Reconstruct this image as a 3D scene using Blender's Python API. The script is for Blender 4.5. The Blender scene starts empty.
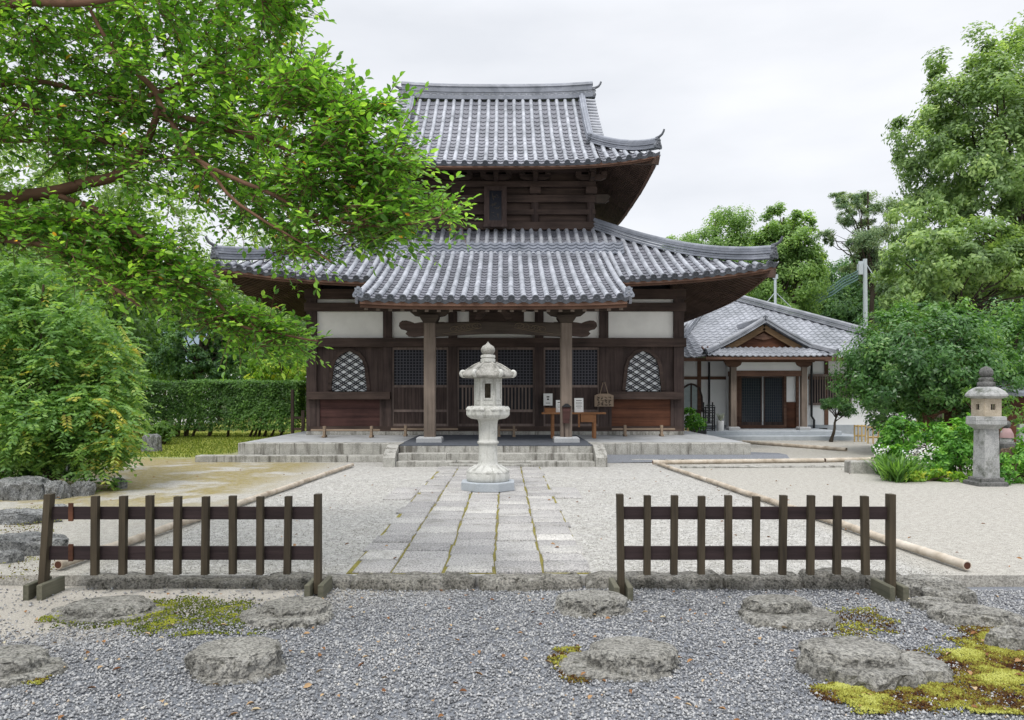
import bpy, bmesh, math, random
import numpy as np
from mathutils import Vector, Matrix, noise

C = bpy.context.scene.collection
S = bpy.context.scene
F, CX, HY, CAMH = 770.0, 505.0, 395.0, 1.55

# ------------------------------------------------------------------ camera, world, sun, exposure
cam_d = bpy.data.cameras.new('camera')
cam_d.sensor_width = 36; cam_d.lens = 36 * F / 1024
cam_d.shift_x = (512 - CX) / 1024; cam_d.shift_y = (HY - 360) / 1024
cam_d.clip_start = 0.05; cam_d.clip_end = 2000
cam = bpy.data.objects.new('camera', cam_d); C.objects.link(cam)
cam.location = (0, 0, CAMH); cam.rotation_euler = (math.radians(90), 0, 0)
S.camera = cam

SUN_EL, SUN_AZ = math.radians(58), math.radians(200)     # azimuth from +Y, clockwise: behind the camera, a little left
w = bpy.data.worlds.new('World'); S.world = w; w.use_nodes = True
nt = w.node_tree; nt.nodes.clear()
def wn(t, **k):
    n = nt.nodes.new(t)
    for a, b in k.items(): setattr(n, a, b)
    return n
sky = wn('ShaderNodeTexSky', sky_type='NISHITA'); sky.sun_disc = False
sky.sun_elevation = SUN_EL; sky.sun_rotation = SUN_AZ
tc = wn('ShaderNodeTexCoord'); sep = wn('ShaderNodeSeparateXYZ'); nt.links.new(tc.outputs['Generated'], sep.inputs[0])
mp = wn('ShaderNodeMapping'); mp.inputs['Scale'].default_value = (1.6, 1.6, 5.0); nt.links.new(tc.outputs['Generated'], mp.inputs[0])
nz = wn('ShaderNodeTexNoise'); nz.inputs['Scale'].default_value = 1.7; nz.inputs['Detail'].default_value = 5; nz.inputs['Roughness'].default_value = .5
nt.links.new(mp.outputs[0], nz.inputs['Vector'])
cr = wn('ShaderNodeValToRGB'); cr.color_ramp.elements[0].position = .33; cr.color_ramp.elements[1].position = .66
cr.color_ramp.elements[0].color = (6.7, 6.9, 7.3, 1); cr.color_ramp.elements[1].color = (8.1, 8.2, 8.5, 1)
nt.links.new(nz.outputs['Fac'], cr.inputs[0])
el = wn('ShaderNodeMapRange'); el.inputs[1].default_value = .44; el.inputs[2].default_value = 1; el.inputs[3].default_value = 1; el.inputs[4].default_value = 2.7
nt.links.new(sep.outputs['Z'], el.inputs[0])
ml = wn('ShaderNodeVectorMath', operation='SCALE'); nt.links.new(cr.outputs[0], ml.inputs[0]); nt.links.new(el.outputs[0], ml.inputs['Scale'])
mx = wn('ShaderNodeMix', data_type='RGBA'); mx.inputs[0].default_value = .93
nt.links.new(sky.outputs[0], mx.inputs[6]); nt.links.new(ml.outputs[0], mx.inputs[7])
bg = wn('ShaderNodeBackground'); bg.inputs[1].default_value = .1; nt.links.new(mx.outputs[2], bg.inputs[0])
wo = wn('ShaderNodeOutputWorld'); nt.links.new(bg.outputs[0], wo.inputs[0])

sun_d = bpy.data.lights.new('sun', 'SUN'); sun_d.energy = 1.5; sun_d.angle = math.radians(14); sun_d.color = (1, .955, .88)
sun = bpy.data.objects.new('sun', sun_d); C.objects.link(sun)
sdir = Vector((math.sin(SUN_AZ) * math.cos(SUN_EL), math.cos(SUN_AZ) * math.cos(SUN_EL), math.sin(SUN_EL)))
sun.rotation_euler = sdir.to_track_quat('Z', 'Y').to_euler(); sun.location = (0, -5, 30)
vs = S.view_settings; S.display_settings.display_device = 'sRGB'
vs.view_transform = 'Standard'; vs.look = 'None'; vs.exposure = 0.36; vs.gamma = 1; vs.use_curve_mapping = False
cy = S.cycles; cy.max_bounces = 7; cy.diffuse_bounces = 4; cy.glossy_bounces = 2; cy.transmission_bounces = 5; cy.transparent_max_bounces = 4
cy.use_denoising = True
try: cy.denoising_prefilter = 'ACCURATE'
except Exception: pass

# ------------------------------------------------------------------ helpers
def at(px, py, Y): return Vector(((px - CX) * Y / F, Y, CAMH - (py - HY) * Y / F))
def X(px, Y): return (px - CX) * Y / F
def Z(py, Y): return CAMH - (py - HY) * Y / F

MATS = {}
def newmat(name):
    m = bpy.data.materials.new(name); m.use_nodes = True; m.node_tree.nodes.clear(); MATS[name] = m
    return m
class NT:
    def __init__(s, m): s.t = m.node_tree
    def n(s, t, ins=None, **k):
        n = s.t.nodes.new(t)
        for a, b in k.items(): setattr(n, a, b)
        for a, b in (ins or {}).items():
            if hasattr(b, 'is_output'): s.t.links.new(b, n.inputs[a])
            else: n.inputs[a].default_value = b
        return n
def ramp(N, fac, stops):
    r = N.n('ShaderNodeValToRGB', {0: fac}); e = r.color_ramp.elements
    while len(e) < len(stops): e.new(.5)
    for q, (p, c) in zip(e, stops): q.position = p; q.color = (*c, 1)
    return r.outputs[0]
def mixc(N, f, a, b, mode='MIX'):
    m = N.n('ShaderNodeMix', data_type='RGBA', blend_type=mode)
    for i, v in ((0, f), (6, a), (7, b)):
        if hasattr(v, 'is_output'): N.t.links.new(v, m.inputs[i])
        else: m.inputs[i].default_value = v if i == 0 else (*v, 1)
    return m.outputs[2]
def coords(N, scale=(1, 1, 1)):
    tc = N.n('ShaderNodeTexCoord'); oi = N.n('ShaderNodeObjectInfo')
    ad = N.n('ShaderNodeVectorMath', {0: tc.outputs['Object']}, operation='ADD')
    sc = N.n('ShaderNodeMath', {0: oi.outputs['Random'], 1: 37.0}, operation='MULTIPLY')
    N.t.links.new(sc.outputs[0], ad.inputs[1])
    return N.n('ShaderNodeMapping', {0: ad.outputs[0], 'Scale': scale}).outputs[0]
def noise_n(N, v, s, d=5, r=.55): return N.n('ShaderNodeTexNoise', {'Vector': v, 'Scale': s, 'Detail': d, 'Roughness': r}).outputs['Fac']
def finish(N, col, rough, bump=None, bs=.3, bd=.02, spec=.3, metal=0):
    p = N.n('ShaderNodeBsdfPrincipled', {'Roughness': rough, 'Specular IOR Level': spec, 'Metallic': metal})
    if hasattr(col, 'is_output'): N.t.links.new(col, p.inputs['Base Color'])
    else: p.inputs['Base Color'].default_value = (*col, 1)
    if bump is not None:
        b = N.n('ShaderNodeBump', {'Height': bump, 'Strength': bs, 'Distance': bd}); N.t.links.new(b.outputs[0], p.inputs['Normal'])
    o = N.n('ShaderNodeOutputMaterial', {0: p.outputs[0]})
    return p
def wood(name, c1, c2, axis='z', rough=.75, spec=.25, fine=1.0):
    m = newmat(name); N = NT(m)
    sc = {'z': (30, 30, 1.6), 'x': (1.6, 30, 30), 'y': (30, 1.6, 30)}[axis]
    v = coords(N, tuple(a * fine for a in sc))
    f = noise_n(N, v, 1.0, 6, .65); g = noise_n(N, coords(N), 1.3, 3)
    col = ramp(N, f, [(.28, c1), (.72, c2)])
    col = mixc(N, g, col, tuple(.55 * x for x in c1)) if False else mixc(N, .35, col, ramp(N, g, [(.3, tuple(.6 * x for x in c1)), (.7, tuple(min(1, 1.25 * x) for x in c2))]))
    finish(N, col, rough, f, .5, .008, spec); return m
def stone(name, c1, c2, stain=None, sc=6, rough=.9, bump=.5, speck=60, stain_lo=.52, stain_hi=.7):
    m = newmat(name); N = NT(m); v = coords(N)
    a = noise_n(N, v, sc, 8, .65); b = noise_n(N, v, speck, 3, .6)
    col = mixc(N, .55, ramp(N, a, [(.36, c1), (.64, c2)]), ramp(N, b, [(.41, c1), (.59, c2)]))
    if stain is not None:
        s = noise_n(N, v, sc * .55, 6, .7)
        col = mixc(N, ramp(N, s, [(stain_lo, (0, 0, 0)), (stain_hi, (1, 1, 1))]), col, stain)
    h = mixc(N, .4, a, b)
    finish(N, col, rough, h, bump, .02, .2); return m
def rock_mat(name, c1, c2, dark, light):
    """weathered granite: grain, pale lichen flecks, dark cracks"""
    m = newmat(name); N = NT(m); v = coords(N); a = noise_n(N, v, 3.5, 7, .65); b = noise_n(N, v, 55, 4, .7); cmid = noise_n(N, v, 17, 5, .7)
    col = ramp(N, a, [(.35, c1), (.65, c2)])
    col = mixc(N, .85, col, ramp(N, b, [(.38, (.30, .30, .30)), (.5, (1, 1, 1)), (.62, (1.55, 1.53, 1.48))]), 'MULTIPLY')
    col = mixc(N, ramp(N, cmid, [(.55, (0, 0, 0)), (.66, (.8, .8, .8))]), col, light)
    col = mixc(N, ramp(N, cmid, [(.34, (.9, .9, .9)), (.44, (0, 0, 0))]), col, dark)
    finish(N, col, .92, mixc(N, .6, cmid, b), 1.0, .03, .15); return m
def plain(name, col, rough=.6, spec=.3, var=.12, metal=0, sc=8):
    m = newmat(name); N = NT(m); a = noise_n(N, coords(N), sc, 6, .6)
    c = ramp(N, a, [(.3, tuple(x * (1 - var) for x in col)), (.7, tuple(min(1, x * (1 + var)) for x in col))])
    finish(N, c, rough, a, .15, .01, spec, metal); return m
def attr_mat(name, stops, rough=.8, spec=.2, transl=0, tint=None, bump=0):
    m = newmat(name); N = NT(m)
    at_ = N.n('ShaderNodeAttribute', attribute_name='rnd')
    col = ramp(N, at_.outputs['Fac'], stops)
    if bump:
        b = noise_n(N, coords(N), bump, 4, .6); col = mixc(N, .35, col, ramp(N, b, [(.3, (.3, .3, .3)), (.7, (1, 1, 1))]), 'MULTIPLY')
    p = N.n('ShaderNodeBsdfPrincipled', {'Base Color': col, 'Roughness': rough, 'Specular IOR Level': spec})
    sh = p.outputs[0]
    if transl:
        tcol = mixc(N, 1.0, col, tint or (1.9, 1.9, .9), 'MULTIPLY')
        t = N.n('ShaderNodeBsdfTranslucent', {'Color': tcol})
        t2 = N.n('ShaderNodeMixShader', {0: transl, 1: p.outputs[0], 2: t.outputs[0]}); sh = t2.outputs[0]
    N.n('ShaderNodeOutputMaterial', {0: sh}); return m

def tag(o, label=None, cat=None, group=None, kind=None):
    if label: o['label'] = label
    if cat: o['category'] = cat
    if group: o['group'] = group
    if kind: o['kind'] = kind
    return o
def rootloc(o):
    while o.parent: o = o.parent
    return Vector(o.location)
def empty(name, loc, label=None, cat=None, group=None, rz=0):
    o = bpy.data.objects.new(name, None); C.objects.link(o); o.location = loc; o.rotation_euler.z = rz; o.empty_display_size = .3
    return tag(o, label, cat, group)
def copy_tree(o, parent=None):
    c = o.copy(); C.objects.link(c); c.parent = parent
    for ch in list(o.children): copy_tree(ch, c)
    return c

class MB:
    def __init__(s): s.v = []; s.f = []; s.mi = []; s.sm = []
    def add(s, vs, fs, mi=0, sm=False):
        b = len(s.v); s.v += [tuple(x) for x in vs]
        for f in fs: s.f.append(tuple(b + i for i in f)); s.mi.append(mi); s.sm.append(sm)
    def box(s, c, d, rot=None, mi=0):
        x, y, z = (q / 2 for q in d); P = [Vector(p) for p in ((-x,-y,-z),(x,-y,-z),(x,y,-z),(-x,y,-z),(-x,-y,z),(x,-y,z),(x,y,z),(-x,y,z))]
        if rot is not None: P = [rot @ p for p in P]
        c = Vector(c)
        s.add([p + c for p in P], [(3,2,1,0),(4,5,6,7),(0,1,5,4),(1,2,6,5),(2,3,7,6),(3,0,4,7)], mi)
    def bx(s, x0, x1, y0, y1, z0, z1, mi=0): s.box(((x0+x1)/2,(y0+y1)/2,(z0+z1)/2), (abs(x1-x0),abs(y1-y0),abs(z1-z0)), None, mi)
    def bbox(s, x0, x1, y0, y1, z0, z1, b=.01, mi=0, jit=0, rng=None):
        # bevelled box: chamfer on the top and the vertical edges
        X_ = [(x0,y0),(x1,y0),(x1,y1),(x0,y1)]
        j = lambda: (rng.uniform(-jit, jit) if rng else 0)
        ring = lambda q, z: [(x0+q+j(), y0+q+j(), z+j()), (x1-q+j(), y0+q+j(), z+j()), (x1-q+j(), y1-q+j(), z+j()), (x0+q+j(), y1-q+j(), z+j())]
        V = ring(0, z0) + ring(0, z1 - b) + ring(b, z1)
        s.add(V, [(3,2,1,0)] + [(a+k, a+(k+1)%4, a+4+(k+1)%4, a+4+k) for a in (0,4) for k in range(4)] + [(8,9,10,11)], mi)
    def sweep(s, pts, prof, mi=0, up=Vector((0,0,1)), cap=True, sm=False, closed=True):
        pts = [Vector(p) for p in pts]; n = len(prof); V = []
        for i, p in enumerate(pts):
            t = (pts[min(i+1, len(pts)-1)] - pts[max(i-1, 0)]).normalized()
            sd = t.cross(up); sd = sd.normalized() if sd.length > 1e-5 else Vector((1,0,0)); u2 = sd.cross(t)
            V += [p + sd*a + u2*b for a, b in prof]
        fs = []; m = n if closed else n - 1
        for i in range(len(pts)-1):
            for k in range(m): fs.append((i*n+k, i*n+(k+1)%n, (i+1)*n+(k+1)%n, (i+1)*n+k))
        s.add(V, fs, mi, sm)
        if cap and closed:
            s.add([V[k] for k in range(n)], [tuple(range(n))[::-1]], mi); s.add(V[-n:], [tuple(range(n))], mi)
    def beam(s, a, b, w_, h_, mi=0): s.sweep([a, b], [(-w_/2,-h_/2),(w_/2,-h_/2),(w_/2,h_/2),(-w_/2,h_/2)], mi)
    def tube(s, pts, rad, n=8, mi=0, cap=True, sm=True):
        pts = [Vector(p) for p in pts]; V = []; ref = None
        for i, p in enumerate(pts):
            t = (pts[min(i+1, len(pts)-1)] - pts[max(i-1, 0)]).normalized()
            if ref is None: ref = t.orthogonal().normalized()
            a = (ref - t*ref.dot(t))
            a = a.normalized() if a.length > 1e-4 else t.orthogonal().normalized(); ref = a; b = t.cross(a)
            r = rad[i] if hasattr(rad, '__len__') else rad
            V += [p + (a*math.cos(2*math.pi*k/n) + b*math.sin(2*math.pi*k/n))*r for k in range(n)]
        fs = [(i*n+k, i*n+(k+1)%n, (i+1)*n+(k+1)%n, (i+1)*n+k) for i in range(len(pts)-1) for k in range(n)]
        s.add(V, fs, mi, sm)
        if cap: s.add(V[:n], [tuple(range(n))[::-1]], mi); s.add(V[-n:], [tuple(range(n))], mi)
    def lathe(s, prof, c, n=24, mi=0, sm=True, rot=0, cap=True):
        c = Vector(c); V = []
        for r, z in prof: V += [c + Vector((r*math.cos(rot+2*math.pi*k/n), r*math.sin(rot+2*math.pi*k/n), z)) for k in range(n)]
        fs = [(i*n+k, i*n+(k+1)%n, (i+1)*n+(k+1)%n, (i+1)*n+k) for i in range(len(prof)-1) for k in range(n)]
        s.add(V, fs, mi, sm)
        if cap: s.add(V[:n], [tuple(range(n))[::-1]], mi); s.add(V[-n:], [tuple(range(n))], mi)
    def prism(s, outline, d, origin, ax, ay, mi=0):
        # outline (a,b) in the plane ax, ay; thickness d along the normal, centred
        o = Vector(origin); ax = Vector(ax); ay = Vector(ay); nn = ax.cross(ay).normalized(); k = len(outline)
        V = [o + ax*a + ay*b - nn*d/2 for a, b in outline] + [o + ax*a + ay*b + nn*d/2 for a, b in outline]
        s.add(V, [tuple(range(k))[::-1], tuple(range(k, 2*k))] + [(i, (i+1)%k, k+(i+1)%k, k+i) for i in range(k)], mi)
    def build(s, name, mat, parent=None, loc=(0,0,0), local=False):
        off = Vector(loc)
        if parent is not None and not local: off = rootloc(parent)
        me = bpy.data.meshes.new(name); me.from_pydata([(a-off.x, b-off.y, c-off.z) for a, b, c in s.v], [], s.f)
        for m in (mat if isinstance(mat, (list, tuple)) else [mat]): me.materials.append(m)
        me.polygons.foreach_set('material_index', s.mi); me.polygons.foreach_set('use_smooth', s.sm); me.update()
        o = bpy.data.objects.new(name, me); C.objects.link(o)
        if parent is not None: o.parent = parent
        else: o.location = loc
        return o

def np_obj(name, V, Fc, mat, rnd=None, parent=None, loc=(0,0,0), smooth=False):
    V = np.asarray(V, np.float32); Fc = np.asarray(Fc, np.int32); me = bpy.data.meshes.new(name); k = Fc.shape[1]
    me.vertices.add(len(V)); me.vertices.foreach_set('co', V.ravel())
    me.loops.add(Fc.size); me.loops.foreach_set('vertex_index', Fc.ravel())
    me.polygons.add(len(Fc)); me.polygons.foreach_set('loop_start', np.arange(0, Fc.size, k, dtype=np.int32))
    if smooth: me.polygons.foreach_set('use_smooth', np.ones(len(Fc), bool))
    if rnd is not None:
        a = me.attributes.new('rnd', 'FLOAT', 'POINT'); a.data.foreach_set('value', np.asarray(rnd, np.float32))
    me.materials.append(mat); me.update(calc_edges=True); me.validate()
    o = bpy.data.objects.new(name, me); C.objects.link(o); o.location = loc
    if parent is not None: o.parent = parent; o.location = (0,0,0)
    return o
def unit(a): return a / np.maximum(np.linalg.norm(a, axis=-1, keepdims=True), 1e-6)
def leaf_arrays(pos, d, nrm, L, W, fold=.12, six=False):
    d = unit(d); nrm = unit(nrm - d*np.sum(nrm*d, -1, keepdims=True)); sd = np.cross(d, nrm); L = L[:, None]; W = W[:, None]; n = len(pos)
    if six:
        P = [pos, pos + d*L*.32 + sd*W*.42 + nrm*L*fold, pos + d*L*.68 + sd*W*.4 + nrm*L*fold, pos + d*L - nrm*L*.08,
             pos + d*L*.68 - sd*W*.4 + nrm*L*fold, pos + d*L*.32 - sd*W*.42 + nrm*L*fold]
        V = np.stack(P, 1).reshape(-1, 3); b = np.arange(n)[:, None]*6
        Fc = np.concatenate([b + np.array([[0,1,2,3]]), b + np.array([[0,3,4,5]])], 0); return V, Fc, 6
    V = np.stack([pos, pos + d*L*.45 + sd*W*.5 + nrm*L*fold, pos + d*L, pos + d*L*.45 - sd*W*.5 + nrm*L*fold*.4], 1).reshape(-1, 3)
    return V, np.arange(n*4).reshape(-1, 4), 4
def octs(pos, r, rng, flat=.7, rough=.3):
    # small stones: jittered octahedra
    n = len(pos); base = np.array([[1,0,0],[0,1,0],[-1,0,0],[0,-1,0],[0,0,1],[0,0,-1]], float)
    ang = rng.uniform(0, 2*np.pi, n); ca, sa = np.cos(ang), np.sin(ang)
    B = base[None] * (1 + rng.uniform(-rough, rough, (n, 6, 1))) + rng.uniform(-rough, rough, (n, 6, 3))*.7
    B = B * np.stack([rng.uniform(.8, 1.3, n), rng.uniform(.6, 1, n), flat*rng.uniform(.7, 1.2, n)], -1)[:, None]
    Xr = B[..., 0]*ca[:, None] - B[..., 1]*sa[:, None]; Yr = B[..., 0]*sa[:, None] + B[..., 1]*ca[:, None]
    tl = rng.uniform(-.4, .4, (n, 1)); Zr = B[..., 2] + tl*Xr*.5
    V = (np.stack([Xr, Yr, Zr], -1)*np.asarray(r)[:, None, None] + pos[:, None]).reshape(-1, 3)
    fc = np.array([[0,1,4],[1,2,4],[2,3,4],[3,0,4],[1,0,5],[2,1,5],[3,2,5],[0,3,5]])
    return V, (np.arange(n)[:, None, None]*6 + fc[None]).reshape(-1, 3)
def inpoly(px, py, poly):
    r = np.zeros(len(px), bool); j = len(poly) - 1
    for i in range(len(poly)):
        xi, yi = poly[i]; xj, yj = poly[j]
        c = ((yi > py) != (yj > py)) & (px < (xj - xi)*(py - yi)/((yj - yi) + 1e-9) + xi); r ^= c; j = i
    return r

# ------------------------------------------------------------------ materials
TILE_L = None
def tile_mat(name, c1, c2, rough=.5):
    m = newmat(name); N = NT(m); v = coords(N)
    a = noise_n(N, v, 5, 6, .7); b = noise_n(N, v, 38, 4, .6)
    vo = N.n('ShaderNodeTexVoronoi', {'Vector': v, 'Scale': 3.4}).outputs['Color']
    sv = N.n('ShaderNodeSeparateColor', {0: vo}).outputs[0]
    col = mixc(N, .5, ramp(N, a, [(.3, c1), (.7, c2)]), ramp(N, b, [(.3, c1), (.7, c2)]))
    col = mixc(N, .45, col, ramp(N, sv, [(0, c1), (1, c2)]))
    col = mixc(N, .75, col, ramp(N, noise_n(N, v, .9, 6, .7), [(.3, (.48, .50, .49)), (.62, (1.14, 1.13, 1.12))]), 'MULTIPLY')
    lich = ramp(N, noise_n(N, v, 16, 5, .7), [(.63, (0,0,0)), (.7, (1,1,1))])
    col = mixc(N, lich, col, tuple(.5*x for x in c1))
    finish(N, col, rough, b, .25, .006, .5); return m
tile_rib = tile_mat('tile_cover', (.235, .25, .285), (.46, .48, .53))  # weathered covers lighter than pans; sky sheen on their tops partly painted in
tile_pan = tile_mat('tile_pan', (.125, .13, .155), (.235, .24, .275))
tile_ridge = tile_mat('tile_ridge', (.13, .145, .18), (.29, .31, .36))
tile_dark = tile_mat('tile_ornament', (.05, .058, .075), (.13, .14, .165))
tile_wave = tile_mat('tile_wave', (.21, .225, .255), (.35, .365, .405))
wd_z = wood('dark_wood_upright', (.011, .007, .007), (.100, .070, .062), 'z', fine=.5)
wd_x = wood('dark_wood_level', (.012, .008, .007), (.105, .072, .060), 'x', fine=.4)
wd_y = wood('dark_wood_rafter', (.035, .022, .017), (.155, .10, .078), 'y', fine=.5)
wd_fascia = wood('eave_board', (.05, .026, .019), (.18, .10, .068), 'x', fine=.5)
wd_red = wood('red_brown_planks', (.010, .004, .003), (.155, .062, .034), 'x', fine=.26)
wd_brown = wood('brown_planks', (.010, .004, .004), (.11, .052, .046), 'x', fine=.28)
wd_post = wood('weathered_post', (.085, .068, .055), (.25, .20, .165), 'z', fine=.6)
wd_post2 = wood('weathered_beam', (.022, .017, .014), (.085, .066, .052), 'x')
wd_lat = wood('lattice_wood', (.08, .062, .058), (.26, .20, .175), 'z', fine=.6)
wd_table = wood('table_wood', (.16, .07, .03), (.33, .16, .075), 'x')
wd_rail = wood('pale_rail', (.18, .13, .09), (.34, .26, .19), 'x')
wd_fence_r = wood('fence_rail', (.012, .008, .009), (.045, .030, .031), 'x')
wd_fence_p = wood('fence_picket', (.02, .015, .011), (.085, .068, .044), 'z')
wd_fence_b = wood('fence_block', (.05, .055, .035), (.17, .16, .12), 'y')
plaster = plain('white_plaster', (.87, .865, .835), .9, .1, .07, sc=2)
plaster_k = plain('kuri_plaster', (.84, .85, .85), .9, .1, .03, sc=3)
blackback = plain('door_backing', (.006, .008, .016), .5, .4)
paper = plain('paper', (.8, .8, .78), .8, .1, .02)
ink = plain('ink', (.02, .018, .016), .8, .1)
gran_w = newmat('white_granite'); N = NT(gran_w); v = coords(N); a = noise_n(N, v, 5, 6, .65); b = noise_n(N, v, 85, 3, .6)
col = mixc(N, .5, ramp(N, a, [(.36, (.42, .42, .395)), (.64, (.59, .59, .56))]), ramp(N, b, [(.41, (.40, .40, .38)), (.59, (.62, .62, .59))]))
col = mixc(N, ramp(N, noise_n(N, coords(N, (11, 11, 1.4)), 1.0, 6, .7), [(.5, (0, 0, 0)), (.68, (.7, .7, .7))]), col, (.22, .215, .185))
col = mixc(N, ramp(N, noise_n(N, v, 22, 5, .7), [(.60, (0, 0, 0)), (.68, (.6, .6, .6))]), col, (.18, .18, .15))
finish(N, col, .9, mixc(N, .5, a, b), .35, .015, .2)
gran_roof = stone('stained_granite', (.17, .165, .15), (.42, .41, .38), (.085, .085, .075), 9, bump=.35, speck=80, stain_lo=.5, stain_hi=.68)
gran_base = stone('blue_granite', (.30, .33, .36), (.44, .47, .5), None, 5, bump=.2, speck=110)
gran_g = stone('grey_lantern_stone', (.22, .225, .225), (.45, .455, .45), (.09, .10, .08), 7, bump=.5, speck=70)
gran_d = stone('dark_lantern_stone', (.06, .06, .06), (.19, .19, .185), (.03, .035, .025), 9, bump=.5)
sandst = stone('lamp_sandstone', (.33, .28, .21), (.5, .44, .35), None, 8)
plat_st = newmat('platform_stone'); N = NT(plat_st); v = coords(N); a = noise_n(N, v, 4, 7, .65); b = noise_n(N, v, 50, 3, .6)
col = mixc(N, .5, ramp(N, a, [(.35, (.22, .215, .195)), (.65, (.47, .46, .425))]), ramp(N, b, [(.4, (.22, .22, .2)), (.6, (.46, .45, .42))]))
st_ = noise_n(N, coords(N, (7, 7, .8)), 1.0, 5, .65); col = mixc(N, ramp(N, st_, [(.50, (0, 0, 0)), (.66, (.85, .85, .85))]), col, (.085, .078, .066))
finish(N, col, .9, mixc(N, .5, a, b), .5, .02, .2)
plat_top = stone('platform_top', (.30, .31, .32), (.44, .45, .46), (.2, .2, .19), 2, bump=.2)
slate = stone('porch_slate', (.055, .062, .075), (.11, .12, .14), None, 3, bump=.15, speck=25)
kerb_m = rock_mat('kerb_stone', (.12, .115, .10), (.27, .26, .235), (.035, .033, .026), (.36, .35, .32))
rock_m = rock_mat('rock_grey', (.16, .156, .142), (.30, .293, .27), (.055, .054, .043), (.37, .365, .34))
rock_b = rock_mat('boulder_grey', (.12, .125, .128), (.26, .265, .265), (.04, .042, .04), (.33, .335, .33))
bark = wood('bark', (.045, .032, .022), (.15, .11, .08), 'z', .9, .1, .5)
bark_red = wood('bark_reddish', (.07, .035, .022), (.21, .12, .08), 'x', .85, .15, .4)
bark_dk = wood('bark_dark', (.025, .020, .016), (.085, .07, .055), 'z', .9, .1, .5)
metal_g = plain('painted_steel', (.45, .5, .54), .45, .5, .05)
net_m = plain('green_net', (.10, .17, .165), .7, .2, .1)
dark_glass = plain('dark_glass', (.03, .04, .055), .15, .6, .1)
black_m = plain('black_metal', (.012, .013, .016), .5, .4)
bam_m = newmat('bamboo_pole'); N = NT(bam_m); v = coords(N, (1, 1, 1)); a = noise_n(N, v, 3, 6, .7)
finish(N, ramp(N, a, [(.3, (.23, .18, .13)), (.48, (.43, .37, .295)), (.7, (.60, .545, .47))]), .6, noise_n(N, v, 30), .2, .01, .3)
bam_y = wood('yellow_bamboo', (.35, .24, .09), (.58, .43, .2), 'z', .5, .3, .5)

def LS(a): return [(p, c) for p, c in a]
leaf_front = attr_mat('leaf_front', LS([(0, (0.032, 0.092, 0.019)), (.4, (0.102, 0.239, 0.035)), (.75, (0.216, 0.410, 0.061)), (.94, (0.417, 0.626, 0.113)), (.975, (0.417, 0.626, 0.113)), (1, (0.671, 0.357, 0.054))]), .38, .5, .5)
leaf_neem = attr_mat('leaf_yellowing', LS([(0, (0.057, 0.134, 0.042)), (.45, (0.155, 0.291, 0.083)), (.74, (0.276, 0.426, 0.116)), (.92, (0.437, 0.493, 0.121)), (1, (0.529, 0.470, 0.121))]), .5, .35, .4)
leaf_hedge = attr_mat('leaf_hedge', LS([(0, (0.029, 0.072, 0.020)), (.5, (0.084, 0.186, 0.040)), (.9, (0.192, 0.360, 0.072)), (1, (0.264, 0.432, 0.099))]), .5, .35, .35)
leaf_camph = attr_mat('leaf_camphor', LS([(0, (0.084, 0.145, 0.056)), (.45, (0.189, 0.297, 0.106)), (.85, (0.350, 0.476, 0.188)), (1, (0.504, 0.607, 0.275))]), .45, .4, .4)
leaf_round = attr_mat('leaf_round', LS([(0, (0.034, 0.094, 0.029)), (.5, (0.092, 0.209, 0.060)), (.85, (0.193, 0.342, 0.107)), (1, (0.327, 0.460, 0.204))]), .36, .5, .4)
leaf_bright = attr_mat('leaf_bright', LS([(0, (.045, .095, .026)), (.45, (.105, .205, .048)), (.85, (.20, .34, .085)), (1, (.28, .42, .14))]), .5, .3, .45)
leaf_far_hazy = attr_mat('leaf_far_hazy', LS([(0, (0.094, 0.165, 0.061)), (.45, (0.187, 0.308, 0.099)), (.85, (0.308, 0.451, 0.154)), (1, (0.396, 0.517, 0.220))]), .5, .3, .45)  # far crowns: distance haze put into the leaf colour as a paler green
leaf_forest = attr_mat('leaf_forest', LS([(0, (0.029, 0.078, 0.031)), (.5, (0.078, 0.169, 0.058)), (.9, (0.169, 0.299, 0.096)), (1, (0.234, 0.364, 0.144))]), .5, .3, .35)
leaf_pine = attr_mat('leaf_pine', LS([(0, (0.103, 0.176, 0.108)), (.5, (0.221, 0.315, 0.184)), (1, (0.440, 0.514, 0.301))]), .6, .25, .3)
leaf_yel = attr_mat('leaf_yellow_green', LS([(0, (0.088, 0.210, 0.030)), (.5, (0.245, 0.420, 0.060)), (1, (0.665, 0.647, 0.120))]), .5, .3, .35)
leaf_plant = attr_mat('leaf_plant', LS([(0, (0.033, 0.120, 0.020)), (.5, (0.116, 0.300, 0.040)), (1, (0.278, 0.510, 0.092))]), .45, .35, .35)
petal = attr_mat('petal_white', LS([(0, (.55, .55, .6)), (1, (.8, .8, .82))]), .6, .2, .2)
grass_m = attr_mat('grass_blades', LS([(0, (.07, .11, .02)), (.5, (.16, .22, .035)), (1, (.30, .33, .08))]), .6, .2, .3)
moss_m = attr_mat('moss_tufts', LS([(0, (.05, .022, .012)), (.28, (.12, .075, .02)), (.5, (.17, .16, .03)), (.8, (.26, .265, .05)), (1, (.36, .37, .10))]), .95, .05, 0)
moss_g = attr_mat('moss_green', LS([(0, (.04, .045, .012)), (.5, (.10, .13, .018)), (1, (.27, .28, .04))]), .95, .05, 0)
litter_m = attr_mat('dead_leaf', LS([(0, (.10, .035, .015)), (.4, (.26, .13, .05)), (.75, (.42, .30, .17)), (1, (.45, .42, .3))]), .7, .2, 0)
pebble_m = attr_mat('grey_pebble', LS([(0, (0.099, 0.102, 0.108)), (.3, (0.232, 0.237, 0.248)), (.6, (0.383, 0.390, 0.400)), (.93, (0.534, 0.531, 0.524)), (.965, (0.603, 0.565, 0.497)), (1, (0.418, 0.305, 0.205))]), .8, .2, 0, bump=150)
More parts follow.
